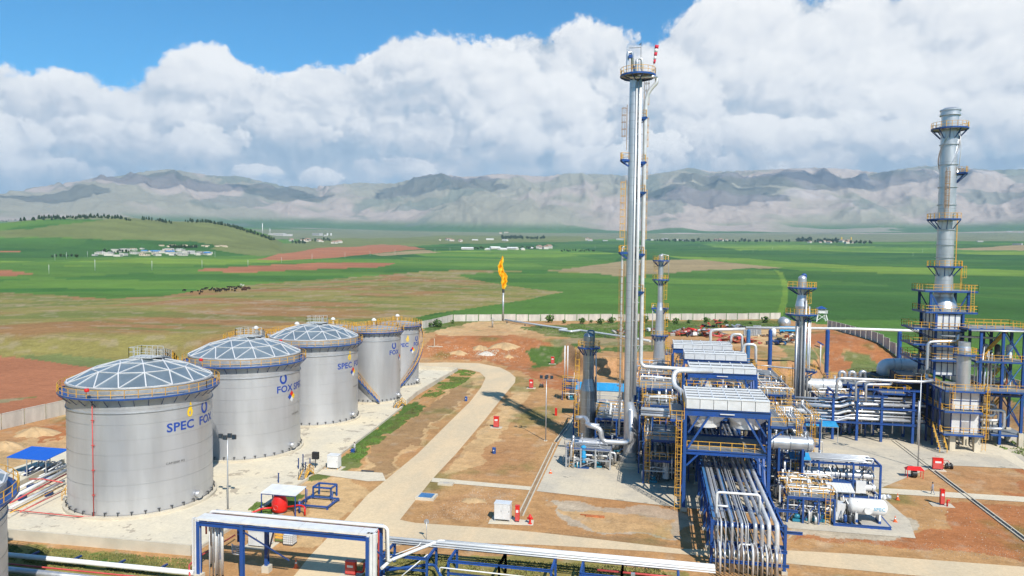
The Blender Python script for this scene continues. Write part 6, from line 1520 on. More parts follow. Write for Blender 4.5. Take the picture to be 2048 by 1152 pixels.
# masts
def mast(label,X,Y,h,heads=3,group='floodlight masts'):
    t_=thing('floodlight_mast',label,'light mast',(X,Y,0),0,None); MB().tube([(0,0,0),(0,0,h*.5),(0,0,h)],[.12,.09,.06],12).build('pole',galv,t_); MB().box(-.3,.3,-.3,.3,0,.12).build('base_plate',conc,t_)
    MB().beam((-.95,0,h),(.95,0,h),.07).beam((0,-.5,h),(0,.5,h),.07).build('crossarm',galv,t_)
    for k in range(heads): x=[-.95,0,.95,0][k]; y=[0,-.55,0,.5][k]; hd=MB().box(x-.26,x+.26,y-.12,y+.12,h+.05,h+.62).build('floodlight',darks,t_); MB().box(x-.22,x+.22,y-.135,y-.125,h+.1,h+.57).build('lens',glassm,hd)
    return t_
mast('floodlight mast rising in front of the gap between the two nearest tanks',-53.9,83.9,9.3,4); mast('lone grey floodlight mast standing on the bare soil left of the plant',-18.9,128.4,11.3,4); mast('tall grey floodlight mast in front of the heater, right side',42,125.8,15.3,4)
FL=thing('floodlight_box','black floodlight on a short post at the tank yard corner','floodlight',(-51.4,103.6,0)); MB().beam((0,0,0),(0,0,1.5),.1).build('post',darks,FL); MB().box(-.5,.5,-.25,.25,1.4,2.5).build('housing',black,FL)
for k,(px,py,h) in enumerate(((597,938,1.6),(606,934,1.9),(611,945,1.5),(620,936,1.4),(557,966,1.4))): p=G(px,py); t_=tag(MB().beam((0,0,0),(0,0,h),.13).beam((0,0,h),(.02,0,h+.06),.2).build('marker_post',blued,None,p),'short dark marker post by the crossover stair at the yard corner','post','marker posts at the yard corner')
# fire points
def firebox(label,px,py,h,w_=1.0,glyph=True,slab=1.1):
    p=G(px,py) if py>735 else GT(px,py); t_=thing('fire_cabinet',label,'fire cabinet',(p.x,p.y,p.z)); b=MB().box(-w_/2,w_/2,0,.5,.25,h).build('body',red,t_); MB().box(-w_/2-.04,w_/2+.04,-.04,.54,h,h+.05).build('top',red,t_)
    MB().box(-w_*.3,w_*.3,-.02,-.003,h*.62,h*.78).build('label_plate',white,t_); MB().box(-w_/2+.04,w_/2-.04,-.012,-.002,.3,h*.58).build('door',redp,t_)
    for x in (-w_/2+.06,w_/2-.06): MB().beam((x,.25,0),(x,.25,.25),.08).build('foot',darks,t_)
    MB().box(-slab,slab,-.5,1.1,-.04,.07).build('slab',conc,t_); return t_
firebox('red fire cabinet on the soil just right of the road, nearest the plant front',992,856,2.2); firebox('red fire cabinet beside the outer bend of the road',1062,777,2.2); firebox('red fire cabinet far back below the grassy bank, left of the dark column',1105,728,2.2)
e=firebox('tall narrow red extinguisher box at the end of the drain channel',1034,1046,2.1,.5)
HY_=thing('fire_hydrant','red fire hydrant standing right of the narrow red box','hydrant',G(1060,1048)); MB().lathe([(.26,0),(.26,.08),(.14,.1),(.14,.75),(.22,.8),(.22,.95),(.1,1.2),(0,1.25)],14).build('barrel',red,HY_); MB().tube([(-.36,0,.72),(.36,0,.72)],.12,10).build('outlet',red,HY_)
firebox('red box on its slab in front of the heater, with a hose trolley beside it',1876,941,1.9,1.5)
def trolley(label,px,py):
    p=G(px,py); t_=thing('hose_trolley',label,'hose trolley',(p.x,p.y,0)); MB().lathe([(.12,-.3),(.5,-.3),(.5,-.22),(.3,-.2),(.3,.2),(.5,.22),(.5,.3),(.12,.3)],16,(0,0,.55),axis='x').build('hose_reel',darks,t_)
    for x in (-.45,.45): MB().lathe([(.0,x-.05),(.42,x-.05),(.42,x+.05),(0,x+.05)],14,(0,0,.42),axis='x').build('wheel',black,t_)
    m=MB().beam((-.4,0,.5),(-.4,1.6,.9),.08).beam((.4,0,.5),(.4,1.6,.9),.08).beam((-.4,1.6,.9),(.4,1.6,.9),.08); m.build('handle',redp if 'red' in label else galv,t_); return t_
trolley('grey hose trolley lying beside the large red box',1898,938); trolley('red hose trolley by the bend of the road',1083,775)
RS=thing('hose_shelter','small red-roofed stand over a round black hose reel, foot of the tall mast','shelter',(G(1828,955).x,G(1828,955).y,0))
MB().add([(-1.3,-.7,1.25),(1.3,-.7,1.25),(1.3,.7,1.25),(-1.3,.7,1.25),(-.9,0,1.75),(.9,0,1.75)],[(0,1,5,4),(2,3,4,5),(1,2,5),(3,0,4),(3,2,1,0)]).build('roof',red,RS)
for x in (-1.1,1.1):
    for y in (-.5,.5): MB().beam((x,y,0),(x,y,1.25),.08).build('post',red,RS)
MB().lathe([(0,-.3),(.6,-.3),(.6,.3),(0,.3)],18,(0,0,.62),axis='x').build('reel',black,RS)
e=firebox('slim red extinguisher stand on a pale slab before the long drain channel',1885,1012,2.2,.5,slab=1.4)
P_(e,'hydrant_pipe',[(.5,-.2,0),(.5,-.2,.9),(.8,-.2,.9)],.12,red)
p=G(1112,831); RP=tag(MB().box(-.22,.22,-.2,.2,0,1.6).build('fire_post',red,None,p),'plain red upright box on the soil left of the dark column','fire post')
def barrel(label,px,py,mat=blue):
    p=G(px,py); t_=thing('barrel',label,'barrel',(p.x,p.y,0)); MB().lathe([(0,0),(.32,0),(.32,.3),(.335,.32),(.32,.34),(.32,.62),(.335,.64),(.32,.66),(.32,1.0),(0,1.0)],16).build('drum',mat,t_); MB().lathe([(.1,-.335),(.0,-.335)],10,(0,0,.6),axis='y').build('label_plate',white,t_)
barrel('blue barrel standing on the bare soil between road and plant',988,907); barrel('blue barrel at the left edge of the road, before the far tanks',932,802)
def cone(label,px,py,h=.75):
    p=G(px,py); t_=thing('traffic_cone',label,'traffic cone',(p.x,p.y,.05)); MB().lathe([(.2,.03),(.12,h*.45)],12).lathe([(.08,h*.62),(.02,h)],12).build('cone',orange,t_); MB().lathe([(.12,h*.45),(.08,h*.62)],12).build('band',white,t_); MB().box(-.25,.25,-.25,.25,0,.03).build('foot',orange,t_)
cone('orange cone with a white band beside the silver bags near the white drum',1795,1000,.95); cone('orange cone by the right end of the white drum skid',1790,1044,.8); cone('orange and white cone on the road under the pipe bridge',592,1136,1.0); cone('small orange cone at the left edge of the plant concrete',1101,947,.6)
BG=thing('insulation_bags','heap of crumpled silver insulation bags on the gravel behind the white drum','bags',(G(1768,999).x,G(1768,999).y,0))
for k in range(5):
    x=rnd.uniform(-1.1,1.1); m=MB(); n=10; v=[]
    for i in range(5):
        for j in range(n): a=2*PI*j/n; q=math.sin(PI*(i+.5)/5); v.append((x+.45*q*math.cos(a)*rnd.uniform(.8,1.1),.35*q*math.sin(a)*rnd.uniform(.8,1.1),.35-.38*math.cos(PI*(i+.5)/5)*rnd.uniform(.9,1.2)))
    m.add(v,[(i*n+j,i*n+(j+1)%n,(i+1)*n+(j+1)%n,(i+1)*n+j) for i in range(4) for j in range(n)]+[tuple(range(n-1,-1,-1)),tuple(range(4*n,5*n))]); m.build('bag',[clad,silver][k%2],BG)
MC=thing('manhole','blue square manhole cover on a pale concrete block beside the road','manhole',(G(853,996).x,G(853,996).y,0)); MB().box(-1.3,1.3,-1.1,1.1,0,.35).build('block',conc,MC); MB().box(-.95,.95,-.8,.8,.35,.42).build('cover',blue2,MC)
MC2=thing('manhole','small flat white manhole slab at the start of the side path','manhole',(G(892,969).x,G(892,969).y,0)); MB().box(-1.1,1.1,-.6,.6,0,.25).build('block',conc,MC2); MB().box(-.4,.4,-.3,.3,.25,.29).build('cover',concg,MC2)
tag(MB().box(-1.2,1.2,-.18,.18,0,.22).beam((-1.9,.3,.1),(-.3,.1,.12),.12).build('timber',rustt,None,G(1190,1034)),'rusty reddish plank lying on the pale gravel before the plant','plank')
tag(MB().box(-1.,1.,-.25,.25,0,.12).build('timber',darks,None,G(735,943)),'dark plank lying beside the short path left of the road','plank')
for k,(px,py,h,lb) in enumerate(((853,1080,2.2,'small round sign on a thin post at the lower edge of the road'),)):
    t_=thing('road_sign',lb,'sign',G(px,py)); MB().tube([(0,0,0),(0,0,h)],.04,8).build('post',galv,t_); MB().lathe([(0,-.03),(.32,-.03),(.32,.0),(0,.0)],18,(0,0,h),axis='y').build('plate',galv,t_)
RP2=firebox('red fire box with a white label at the bottom edge beside the pipe bridge',700,1153,1.5,1.1)
P_(RP2,'outlet',[(.6,.2,.5),(1.4,.2,.5),(1.5,.2,1.5)],.12,red)
# people
def person(label,px,py,facing,shirt,pants,skin=(.35,.2,.13),stride=.22,h=1.75):
    p=G(px,py,.05); me=bpy.data.meshes.new('body'); s=h/1.75
    J=[(0,0,.98,.15,.10),(0,0,1.22,.155,.105),(0,0,1.42,.17,.10),(0,0,1.50,.06,.06),(0,.01,1.56,.055,.06),(0,.02,1.66,.085,.10),(0,.02,1.74,.06,.07),
       (.10,0,.90,.10,.10),(.10,stride*.5,.50,.065,.07),(.10,stride*.55-.03,.10,.045,.05),(.10,stride*.55+.12,.04,.04,.035),
       (-.10,0,.90,.10,.10),(-.10,-stride*.35,.50,.065,.07),(-.10,-stride*.9,.12,.045,.05),(-.10,-stride*.9+.13,.04,.04,.035),
       (.20,0,1.42,.065,.06),(.25,-.06,1.16,.045,.045),(.25,.06,.92,.035,.035),(.25,.09,.84,.03,.035),
       (-.20,0,1.42,.065,.06),(-.25,.08,1.16,.045,.045),(-.25,.2,.94,.035,.035),(-.25,.23,.86,.03,.035)]
    E_=[(0,1),(1,2),(2,3),(3,4),(4,5),(5,6),(0,7),(7,8),(8,9),(9,10),(0,11),(11,12),(12,13),(13,14),(2,15),(15,16),(16,17),(17,18),(2,19),(19,20),(20,21),(21,22)]
    me.from_pydata([(a*s,b*s,c*s) for a,b,c,_,_ in J],E_,[]); o=bpy.data.objects.new('body',me); COL.objects.link(o)
    md=o.modifiers.new('skin','SKIN'); 
    for i,v in enumerate(me.skin_vertices[0].data): v.radius=(J[i][3]*s,J[i][4]*s); v.use_root=(i==0)
    o.modifiers.new('sub','SUBSURF').levels=1; o.modifiers['sub'].render_levels=1
    me2=bpy.data.meshes.new_from_object(o.evaluated_get(bpy.context.evaluated_depsgraph_get())); bpy.data.objects.remove(o)
    sk=material('skin_tone',skin,.6); cols=[shirt,pants,sk,black]
    for m_ in cols: me2.materials.append(m_)
    for q in me2.polygons:
        z_=q.center.z/s; x_=abs(q.center.x)/s; q.material_index=2 if z_>1.50 or (x_>.2 and z_<.9) else 0 if (z_>.96 or x_>.19) else 3 if z_<.09 else 1; q.use_smooth=True
    t_=thing('person',label,'person',(p.x,p.y,.05),facing); b=bpy.data.objects.new('body',me2); COL.objects.link(b); b.parent=t_
    MB().lathe([(.125,1.70),(.105,1.76),(.05,1.80),(0,1.81)],14,(0,.02,0),soft=True).build('hair',black,t_); return t_
greyc=material('grey_work_cloth',(.30,.31,.36),.9,0,.1,8.); whitec=material('white_cloth',(.6,.58,.55),.9)
person('man in grey work clothes walking along the path on the right',1865,989,R(60),greyc,greyc,stride=.35)
person('person in a pale top standing on the grass strip by a blue box',709,905,R(150),whitec,greyc,stride=.05)
BB=thing('valve_box','blue box with pipe stubs at the edge of the green grass strip','box',(G(706,906).x,G(706,906).y,0)); MB().box(-.3,.3,-.25,.25,0,.7).build('body',blue,BB); MB().tube([(-.6,0,.4),(.6,0,.4)],.09,8).build('pipe',darks,BB)
# ------------------------------------------------------------------ flare, guard tower, scrap yard, then the country beyond
fp=GT(1006,642); FT=thing('flare_stack','thin grey flare stack with a burning orange flame, before the far wall','flare',(fp.x,fp.y,fp.z)); ftop=zat(fp.x,fp.y,575)-fp.z
MB().tube([(0,0,0),(0,0,ftop-2)],.36,14).build('stack',galv,FT); MB().lathe([(.5,ftop-2.2),(.55,ftop-.3),(.7,ftop)],14).build('burner_tip',darks,FT)
fm_=bpy.data.materials.new('flame'); fm_.use_nodes=True; n_=fm_.node_tree; b_=n_.nodes['Principled BSDF']; b_.inputs['Base Color'].default_value=(0,0,0,1); b_.inputs['Roughness'].default_value=1; b_.inputs['Specular IOR Level'].default_value=0
ps=S(n_,n_.nodes.new('ShaderNodeNewGeometry').outputs['Position']); ff=noise(n_,out(n_,node(n_,'ShaderNodeMapping',{0:ps,3:(1,1,.5)})),.9,4,.65)
n_.links.new(ramp(n_,ff,[(.36,(.62,.13,.0)),(.5,(.95,.42,.01)),(.64,(1.,.80,.08))]).o,b_.inputs['Emission Color']); b_.inputs['Emission Strength'].default_value=.95; b_.inputs['Alpha'].default_value=.7
fh=zat(fp.x,fp.y,517)-zat(fp.x,fp.y,574)
for k in range(15):
    q=k/14; zc_=ftop+.4+fh*q*.97; w_=(.38+1.15*math.sin(PI*min(1,q*.85+.12))**.8)*(1-.25*q); cx=-1.2*q+.75*math.sin(q*7); cx+=rnd.uniform(-.35,.35); n=12; v=[]; hh=fh/15*1.5
    for i in range(6):
        a0=PI*(i+.5)/6
        for j in range(n): a=2*PI*j/n; s_=math.sin(a0)*w_*rnd.uniform(.75,1.2); v.append((cx+s_*math.cos(a),s_*math.sin(a),zc_-math.cos(a0)*hh*rnd.uniform(.8,1.25)))
    MB().add(v,[(i*n+j,i*n+(j+1)%n,(i+1)*n+(j+1)%n,(i+1)*n+j) for i in range(5) for j in range(n)]+[tuple(range(n-1,-1,-1)),tuple(range(5*n,6*n))],True).build('flame_tongue',fm_,FT)
FP_=thing('flare_line','long pale pipe on low stands running from the plant to the flare','pipe',(fp.x+2,fp.y-3,fp.z))
def gp(px,py,h): p=GT(px,py); return tuple(Vector((p.x,p.y,p.z+h))-FP_.location)
P_(FP_,'pipe',[gp(1010,644,.9),gp(1080,655,.9),gp(1134,663,.9),gp(1118,665,.9),gp(1142,668,.9),gp(1160,666,1.),gp(1232,678,1.2),gp(1300,690,1.3)],.42,pipew,.6,10)
for px,py in ((1014,646),(1050,652),(1082,656),(1120,663),(1170,669),(1210,675)): p=gp(px,py,0); MB().beam(p,(p[0],p[1],p[2]+.7),.4).build('stand',darks,FP_)
g=GT(1642,643); GT_=thing('guard_tower','small white guard tower with a blue roof at the corner of the perimeter wall','guard tower',(g.x,g.y,g.z)); gh=zat(g.x,g.y,626)-g.z; gt2=zat(g.x,g.y,617)-g.z
for x in (-2,2):
    for y in (-2,2): MB().beam((x*1.2,y*1.2,0),(x*.8,y*.8,gh),.35).build('leg',white,GT_)
for a,b in (((-2.3,-2.3,.5),(1.7,-1.7,gh-.4)),((2.3,-2.3,.5),(-1.7,-1.7,gh-.4)),((-2.3,-2.3,.4),(-1.7,1.7,gh-.4))): MB().beam(a,b,.2).build('brace',white,GT_)
MB().box(-2.4,2.4,-2.4,2.4,gh,gh+.2).build('floor',white,GT_); railing_line(MB(),[(-2.4,-2.4,gh),(2.4,-2.4,gh),(2.4,2.4,gh),(-2.4,2.4,gh),(-2.4,-2.4,gh)],1.2,1.2,.15).build('railing',white,GT_)
MB().box(-1.4,1.4,-1.4,1.4,gh+.2,gt2).build('cabin',white,GT_); MB().box(-1.2,1.2,-1.46,-1.405,gh+1.0,gt2-.5).build('window',glassm,GT_)
MB().add([(-2.2,-2.2,gt2),(2.2,-2.2,gt2),(2.2,2.2,gt2),(-2.2,2.2,gt2),(0,0,gt2+1.2)],[(0,1,4),(1,2,4),(2,3,4),(3,0,4),(3,2,1,0)]).build('roof',blue,GT_)
g=GT(1571,657); WTk=thing('water_tank','pale grey horizontal tank by the far wall, left of the medium column','tank',(g.x,g.y,g.z)); MB().lathe([(0,-1.),(1.2,-.7),(2.1,0),(2.1,6),(1.2,6.7),(0,7.)],24,(0,0,2.3),axis='y',soft=True).build('shell',galv,WTk)
for y in (1,5): MB().box(-1.6,1.6,y-.2,y+.2,0,1.2).build('saddle',conc,WTk)
# scrap heaps: every visible piece its own part
def heap(label,px,py,n,rx,ry,mats,seed,smax=4.,hmax=2.5):
    rg=random.Random(seed); g=GT(px,py); t_=thing('scrap_heap',label,'scrap heap',(g.x,g.y,g.z))
    for k in range(n):
        x=rg.gauss(0,rx*.5); y=rg.gauss(0,ry*.5); L=rg.uniform(1.,smax); w_=rg.uniform(.2,1.3); a=rg.random()*PI; zz=rg.random()*hmax*max(0,1-(x/rx)**2)
        d=Vector((math.cos(a),math.sin(a),rg.uniform(-.2,.4)))*L/2; c=Vector((x,y,zz+.3)); ty=rg.random(); m=MB()
        if ty<.35: m.beam(c-d,c+d,w_,.12)
        elif ty<.6: m.tube([c-d,c+d],w_*.35,9)
        elif ty<.8: m.ibeam(c-d,c+d,.4,.5)
        else: m.beam(c-d*.5,c+d*.5,w_*1.3,w_*.9)
        m.build('scrap_piece',rg.choice(mats),t_)
    return t_
sm_=[rust,red,white,galv,darks,rust,redp,concg]
heap('largest scrap heap of red and white steel in the far yard',1402,672,90,10,4,sm_,1,5); heap('scatter of pale struts left of the largest scrap heap',1368,668,34,6,3,[white,galv,rust,redp,cyan],2,5,1.2)
heap('small red and black heap by the far wall',1426,655,26,5,2,[red,rust,darks,black],3,4,3.); heap('dark bits of scrap in the far yard beyond the header line',1462,656,24,7,2,[darks,black,galv,grassm],4,3,1.)
heap('stack of rusty red sheets behind the rear cooler',1478,686,26,7,2,[rust,redp,rust],5,6,1.6); heap('row of rusty frames right of the blue post in the far yard',1590,686,30,8,3,[rust,darks,blued,conc],6,4,1.6)
heap('low pile of pipes and wheels beside the blue truck',1560,674,26,8,2,[darks,rust,galv,conc],7,3,1.); heap('small brown heap between the dark column and the slim far column',1240,668,20,4,2,[rust,darks,concg],8,3,1.5)
heap('pile of pale offcuts near the left end of the far wall',1305,664,20,6,2,[rust,white,darks],9,3,1.2); heap('dark blue crates stacked on the bank edge',1560,690,18,4,2,[blued,darks,blue2],10,3,1.6)
for k,(px,py) in enumerate(((1505,671),(1495,671),(1514,669))): g=GT(px,py); t_=thing('crate_stack',['grey slatted crate in the far yard, middle one of three','grey slatted crate in the far yard, left one of three','taller grey slatted crate in the far yard, right one of three'][k],'crate',(g.x,g.y,g.z)); [MB().box(-1.4+.58*i,-.95+.58*i,-1,1,0,[2.3,2.2,3.4][k]).build('slat',galv,t_) for i in range(5)]
g=GT(1581,667); TK_=thing('truck','small blue lorry parked in the far yard beside the medium column','truck',(g.x,g.y,g.z)); MB().box(-2.2,3,-1.1,1.1,1,2.7).build('load_bed',cyan,TK_); MB().box(-4,-2.3,-1.1,1.1,.7,2.6).build('cab',cyan,TK_); MB().box(-4.03,-3.98,-.9,.9,1.6,2.3).build('windscreen',glassm,TK_)
for x in (-3.2,-.2,2):
    for y in (-1.1,1.1): MB().lathe([(0,y-.12),(.5,y-.12),(.5,y+.12),(0,y+.12)],12,(x,0,.5),axis='y').build('wheel',black,TK_)
MB().box(-4,3,-.8,.8,.6,1).build('chassis',darks,TK_)
tag(MB().box(-1.2,1.2,-.1,.1,0,.3).box(-3.5,-.9,-.5,-.3,0,.25).beam((-1.5,-.3,0),(-1.5,-.3,2.8),.2).build('sign_stub',conc,None,GT(878,694)),'pale fallen slabs and a short post on the bare soil','slab')
p=GT(985,655); tag(MB().tube([(0,0,0),(0,0,4.)],.35,8).box(-.6,.6,-.5,.5,2.8,3.2).build('vent_post',concg,None,p),'short grey post left of the flare near the wall','post')
for px,py,h,lb in ((1129,757,9.0,'pair of thin white vent pipes left of the plant, behind the low stands'),(1640,742,7.5,'thin white vent pole right of the medium column')):
    p=GT(px,py); t_=thing('vent_pipe',lb,'pipe',p); [MB().tube([(x,0,0),(x,0,h)],.16,8).build('pipe',white,t_) for x in ((0,.8) if px<1200 else (0,))]
module('low blue stand with valves on a slab at the left edge of the plant yard',G(1125,800).x,G(1125,800).y,3.6,3,[3.,4.6],1,1,140,pipes=8,vess=1,pumps=1,valves=8,rails='s')
# bushes along the wall
def bush_mesh(name,h,w_,n,seed,leaf=.3,trunk=True,conif=False):
    rg=random.Random(seed); m=MB()
    for k in range(n):
        a=rg.random()*2*PI; q=rg.random()**.6
        if conif: z_=h*(.12+.88*rg.random()); rr=w_*(1-z_/h)**.8*(.35+.65*rg.random())+.05
        else: ph=rg.random()*PI; z_=h*(.56-.42*math.cos(ph)*q); rr=w_*math.sin(ph)*q*rg.uniform(.8,1.15)
        c=Vector((rr*math.cos(a),rr*math.sin(a),z_)); u_=Vector((rg.uniform(-1,1),rg.uniform(-1,1),rg.uniform(-.6,.6))).normalized()*leaf*rg.uniform(.5,1.2); v2=u_.cross(Vector((rg.uniform(-1,1),rg.uniform(-1,1),rg.uniform(-1,1)))).normalized()*leaf*rg.uniform(.5,1.)
        m.add([c-u_,c-v2*.8,c+u_,c+v2],[(0,1,2,3)])
    return m
leafm=material('dark_foliage',(.045,.085,.025),.85,0,.45,.4,col2=(.025,.05,.018)); leafl=material('green_foliage',(.09,.16,.03),.85,0,.35,.5,col2=(.045,.09,.02)); bark=material('bark',(.10,.07,.05),.9,0,.2,4.)
def tree_proto(h,w_,n,seed,conif,leaf,lb,grp,mat=None,cat='tree'):
    t_=thing(('pine_tree' if conif else 'tree') if cat=='tree' else 'bush',lb,cat,(0,0,0),0,grp); bush_mesh('c',h,w_,n,seed,leaf,conif=conif).build('crown',mat or leafm,t_); m=MB().tube([(0,0,-.3),(.05*h*.1,0,h*.4),(0,.02*h,h*.8)],[h*.028,h*.02,h*.006],7)
    for k in range(4): a=k*1.6; m.tube([(0,0,h*(.3+.1*k)),(math.cos(a)*w_*.5,math.sin(a)*w_*.5,h*(.42+.12*k))],[h*.010,h*.004],5)
    m.build('trunk',bark,t_); return t_
used={}
def put_tree(proto,px,py,sc,rg,lb=None,dxy=0):
    c=_put(proto,px,py,sc,rg)
    if lb: c['label']=lb[0]; c['group']=lb[1]
    return c
def _put(proto,px,py,sc,rg):
    g=GT(px,py); 
    if proto.name not in used: used[proto.name]=1; proto.location=(g.x,g.y,g.z); proto.scale=(sc,)*3; return proto
    c=copy_tree(proto); c.location=(g.x,g.y,g.z); c.rotation_euler=(0,0,rg.random()*6); c.scale=(sc,sc,sc*rg.uniform(.85,1.15)); return c
b1=tree_proto(1.,.8,90,1,False,.22,'dark green bush growing against the long far wall','bushes along the far wall',leafl,'bush')
rg=random.Random(3)
for px in (882,905,1100,1128,1165,1182,1200,1222,1290,1335,1352,1375,1410,1440,1455,1500,1530,1555,860,872): put_tree(b1,px+rg.uniform(-3,3),rg.uniform(644,649)+(8 if px<890 else 0),rg.uniform(1.2,2.9),rg)
# conifers on the ridge of the green hill
pine=tree_proto(7.5,3.1,170,2,True,1.3,'dark conifer on the crest of the green hill at left','conifers on the green hill')
for px,py,n in ((0,439,46),(60,439,0),):
    pass
ridge=[(-60,441),(0,440),(60,438),(100,436),(150,434),(200,433),(236,434)]
def along(L,n,jx,jy,proto,s0,s1,lb=None):
    X_=[a for a,b in L]; Y_=[b for a,b in L]
    for k in range(n):
        px=X_[0]+(X_[-1]-X_[0])*(k+rg.random())/n; put_tree(proto,px+rg.uniform(-jx,jx),np.interp(px,X_,Y_)+rg.uniform(0,jy),rg.uniform(s0,s1),rg,lb)
along(ridge,100,2,4.5,pine,.9,1.8,('dark conifer in the long row on the left crest of the green hill','conifers on the left crest')); along([(225,435),(262,440)],12,2,3,pine,.8,1.4,('dark conifer in the small clump right of the long crest row','conifers in the small crest clump')); along([(282,437),(318,440),(345,447)],26,2,3,pine,.8,1.5,('dark conifer in the middle row of the hill crest','conifers in the middle crest row'))
along([(372,443),(400,443),(430,446),(470,455),(520,470),(548,481)],84,2,2.5,pine,.9,1.6,('dark conifer in the row running down the right shoulder of the hill','conifers down the right shoulder'))
poplar=tree_proto(9,3.4,170,5,False,1.5,'broad dark tree among the far farm buildings on the plain','trees among the far farms')
for (x0,x1,y,n,s0,s1) in ((1003,1035,478,13,.9,1.6),(1036,1046,478,4,.9,1.4),(1052,1058,478,3,.8,1.2),(1062,1090,478,9,.8,1.3),(1310,1400,483,22,.7,1.2),(1400,1500,484,20,.6,1.1),(1500,1580,484,14,.6,1.),(1592,1625,483,12,1.,1.7),(1630,1680,485,18,.9,1.4),(1700,1745,487,9,.6,1.),(1010,1075,497,16,.5,.9),(935,966,498,12,.5,.7),(340,395,496,26,.35,.7),(600,660,482,16,.5,.9),(585,612,487,8,.5,.9),(200,262,505,14,.3,.6),(100,160,514,8,.3,.6),(1120,1190,503,18,.4,.6)):
    for k in range(n): put_tree(poplar,x0+(x1-x0)*(k+rg.random())/n,y+rg.uniform(-1.2,1.2),rg.uniform(s0,s1)*(2.1 if y<490 else 1.5),rg,('dark tree in the far tree line '+('left of the mound village' if x0<180 else 'beside the mound village' if x0<400 else 'by the far factory at left' if x0<700 else 'behind the flare' if x0<1100 else 'left of the tall column' if x0<1200 else 'right of the tall column' if x0<1590 else 'beside the yellow silos'),'far trees '+str(0 if x0<180 else 1 if x0<400 else 2 if x0<700 else 3 if x0<1100 else 4 if x0<1200 else 5 if x0<1590 else 6)))
# houses
hm=[material('pale_house_wall',(.58,.54,.47),.85,0,.1,.2),material('cream_house_wall',(.62,.52,.38),.85,0,.1,.2),material('grey_house_wall',(.42,.41,.39),.85,0,.1,.2)]
rm=[material('grey_roof',(.44,.43,.41),.8,0,.1,.2),material('brown_roof',(.35,.22,.15),.8,0,.1,.2),material('white_roof',(.70,.69,.66),.7,0,.05,.2),material('blue_roof',(.08,.22,.45),.6)]
def house_proto(w_,d_,h,wm,rmt,gable,lb,grp,name='house',cat='house'):
    t_=thing(name,lb,cat,(0,0,0),0,grp); MB().box(-w_/2,w_/2,-d_/2,d_/2,-1.5,h).build('wall',wm,t_)
    if gable: MB().add([(-w_/2-.4,-d_/2-.4,h),(w_/2+.4,-d_/2-.4,h),(w_/2+.4,d_/2+.4,h),(-w_/2-.4,d_/2+.4,h),(-w_/2-.4,0,h+d_*.28),(w_/2+.4,0,h+d_*.28)],[(0,1,5,4),(2,3,4,5),(1,2,5),(3,0,4),(3,2,1,0)]).build('roof',rmt,t_)
    else: MB().box(-w_/2-.2,w_/2+.2,-d_/2-.2,d_/2+.2,h,h+.35).build('roof',rmt,t_)
    n=max(2,int(w_/3.5))
    for k in range(n): x=-w_/2+w_*(k+.5)/n; MB().box(x-.6,x+.6,-d_/2-.06,-d_/2-.01,h*.35,h*.75).build('window',glassm,t_)
    return t_
v1=[house_proto(11,9,3.4,hm[0],rm[0],False,'flat-roofed pale village house on the low mound in the green fields','houses of the mound village'),house_proto(13,8,3.2,hm[1],rm[1],False,'cream village house with a brown flat roof on the low mound','houses of the mound village'),house_proto(9,8,3.6,hm[2],rm[2],False,'grey village house with a pale roof on the low mound','houses of the mound village'),house_proto(14,7,3.,hm[0],rm[3],True,'village house with a blue roof on the low mound','houses of the mound village')]
def put_house(proto,px,py,sc,rg): return put_tree(proto,px,py,sc,rg)
mound=[(195,512),(240,502),(300,498),(360,500),(385,505),(410,508),(340,513),(240,514)]
Yu=lambda px: np.interp(px,[170,200,240,280,340,380,430],[511,505,500,497,497,502,508]); Yl=lambda px: np.interp(px,[170,240,340,430],[512,513,512,510])
for k in range(64):
    px=rg.uniform(180,420); put_house(v1[0 if k%3 else 2] if k%7 else v1[3] if k%2 else v1[1],px,rg.uniform(Yu(px)+1,Yl(px)),rg.uniform(.8,1.6),rg)
for k in range(14): put_house(v1[1],rg.uniform(322,452),rg.uniform(491.5,494),rg.uniform(.7,1.2),rg)
fa=[house_proto(46,14,5,hm[0],rm[2],True,'long pale farm shed on the plain left of the tall column','far farm sheds','shed','shed'),house_proto(13,10,5,hm[0],rm[1],True,'small pale farm house beyond the green plain','far farm houses'),house_proto(34,16,7,hm[2],rm[2],False,'low factory building on the far plain','far factory buildings','factory','factory')]
for px,py in ((935,499),(975,500),(990,498),(1005,500),(1025,499),(1045,500),(1062,497),(980,480),(950,481),(1010,482)): put_house(fa[0],px,py,rg.uniform(.7,1.1),rg)
for k in range(56):
    x0,x1,y=rg.choice(((1065,1110,497),(880,930,482),(900,1010,463),(1000,1030,467),(1390,1440,464),(1430,1460,481),(1600,1720,486),(1640,1740,487),(580,650,483),(1165,1200,480),(600,680,486)))
    put_house(fa[1],rg.uniform(x0,x1),y+rg.uniform(-1.5,1.5),rg.uniform(1.,2.2),rg)
for px,py,s in ((1240,480,1.1),(1262,481,1.),(1300,481,1.1),(1330,480,1.3),(1355,481,1.2),(1370,482,.9),(1210,482,.7),(1180,482,.7),(560,471,1.6),(575,472,1.3),(545,470,1.),(635,471,1.5),(650,472,.9),(2018,464,.9),(2040,466,.7),(1960,484,.6),(2035,490,.8)): put_house(fa[2],px,py,s*1.35,rg)
for px in (1683,1702): g=GT(px,483); t_=thing('silo','yellow silo tower on the far plain at right, %s of a pair'%('left' if px<1690 else 'right'),'silo',(g.x,g.y,g.z)); h=26; MB().lathe([(3.,0),(3.,h),(0,h+2.5)],14).build('shell',inky,t_); MB().tube([(4,0,0),(4,0,h)],.4,6).build('pipe',yellow,t_)
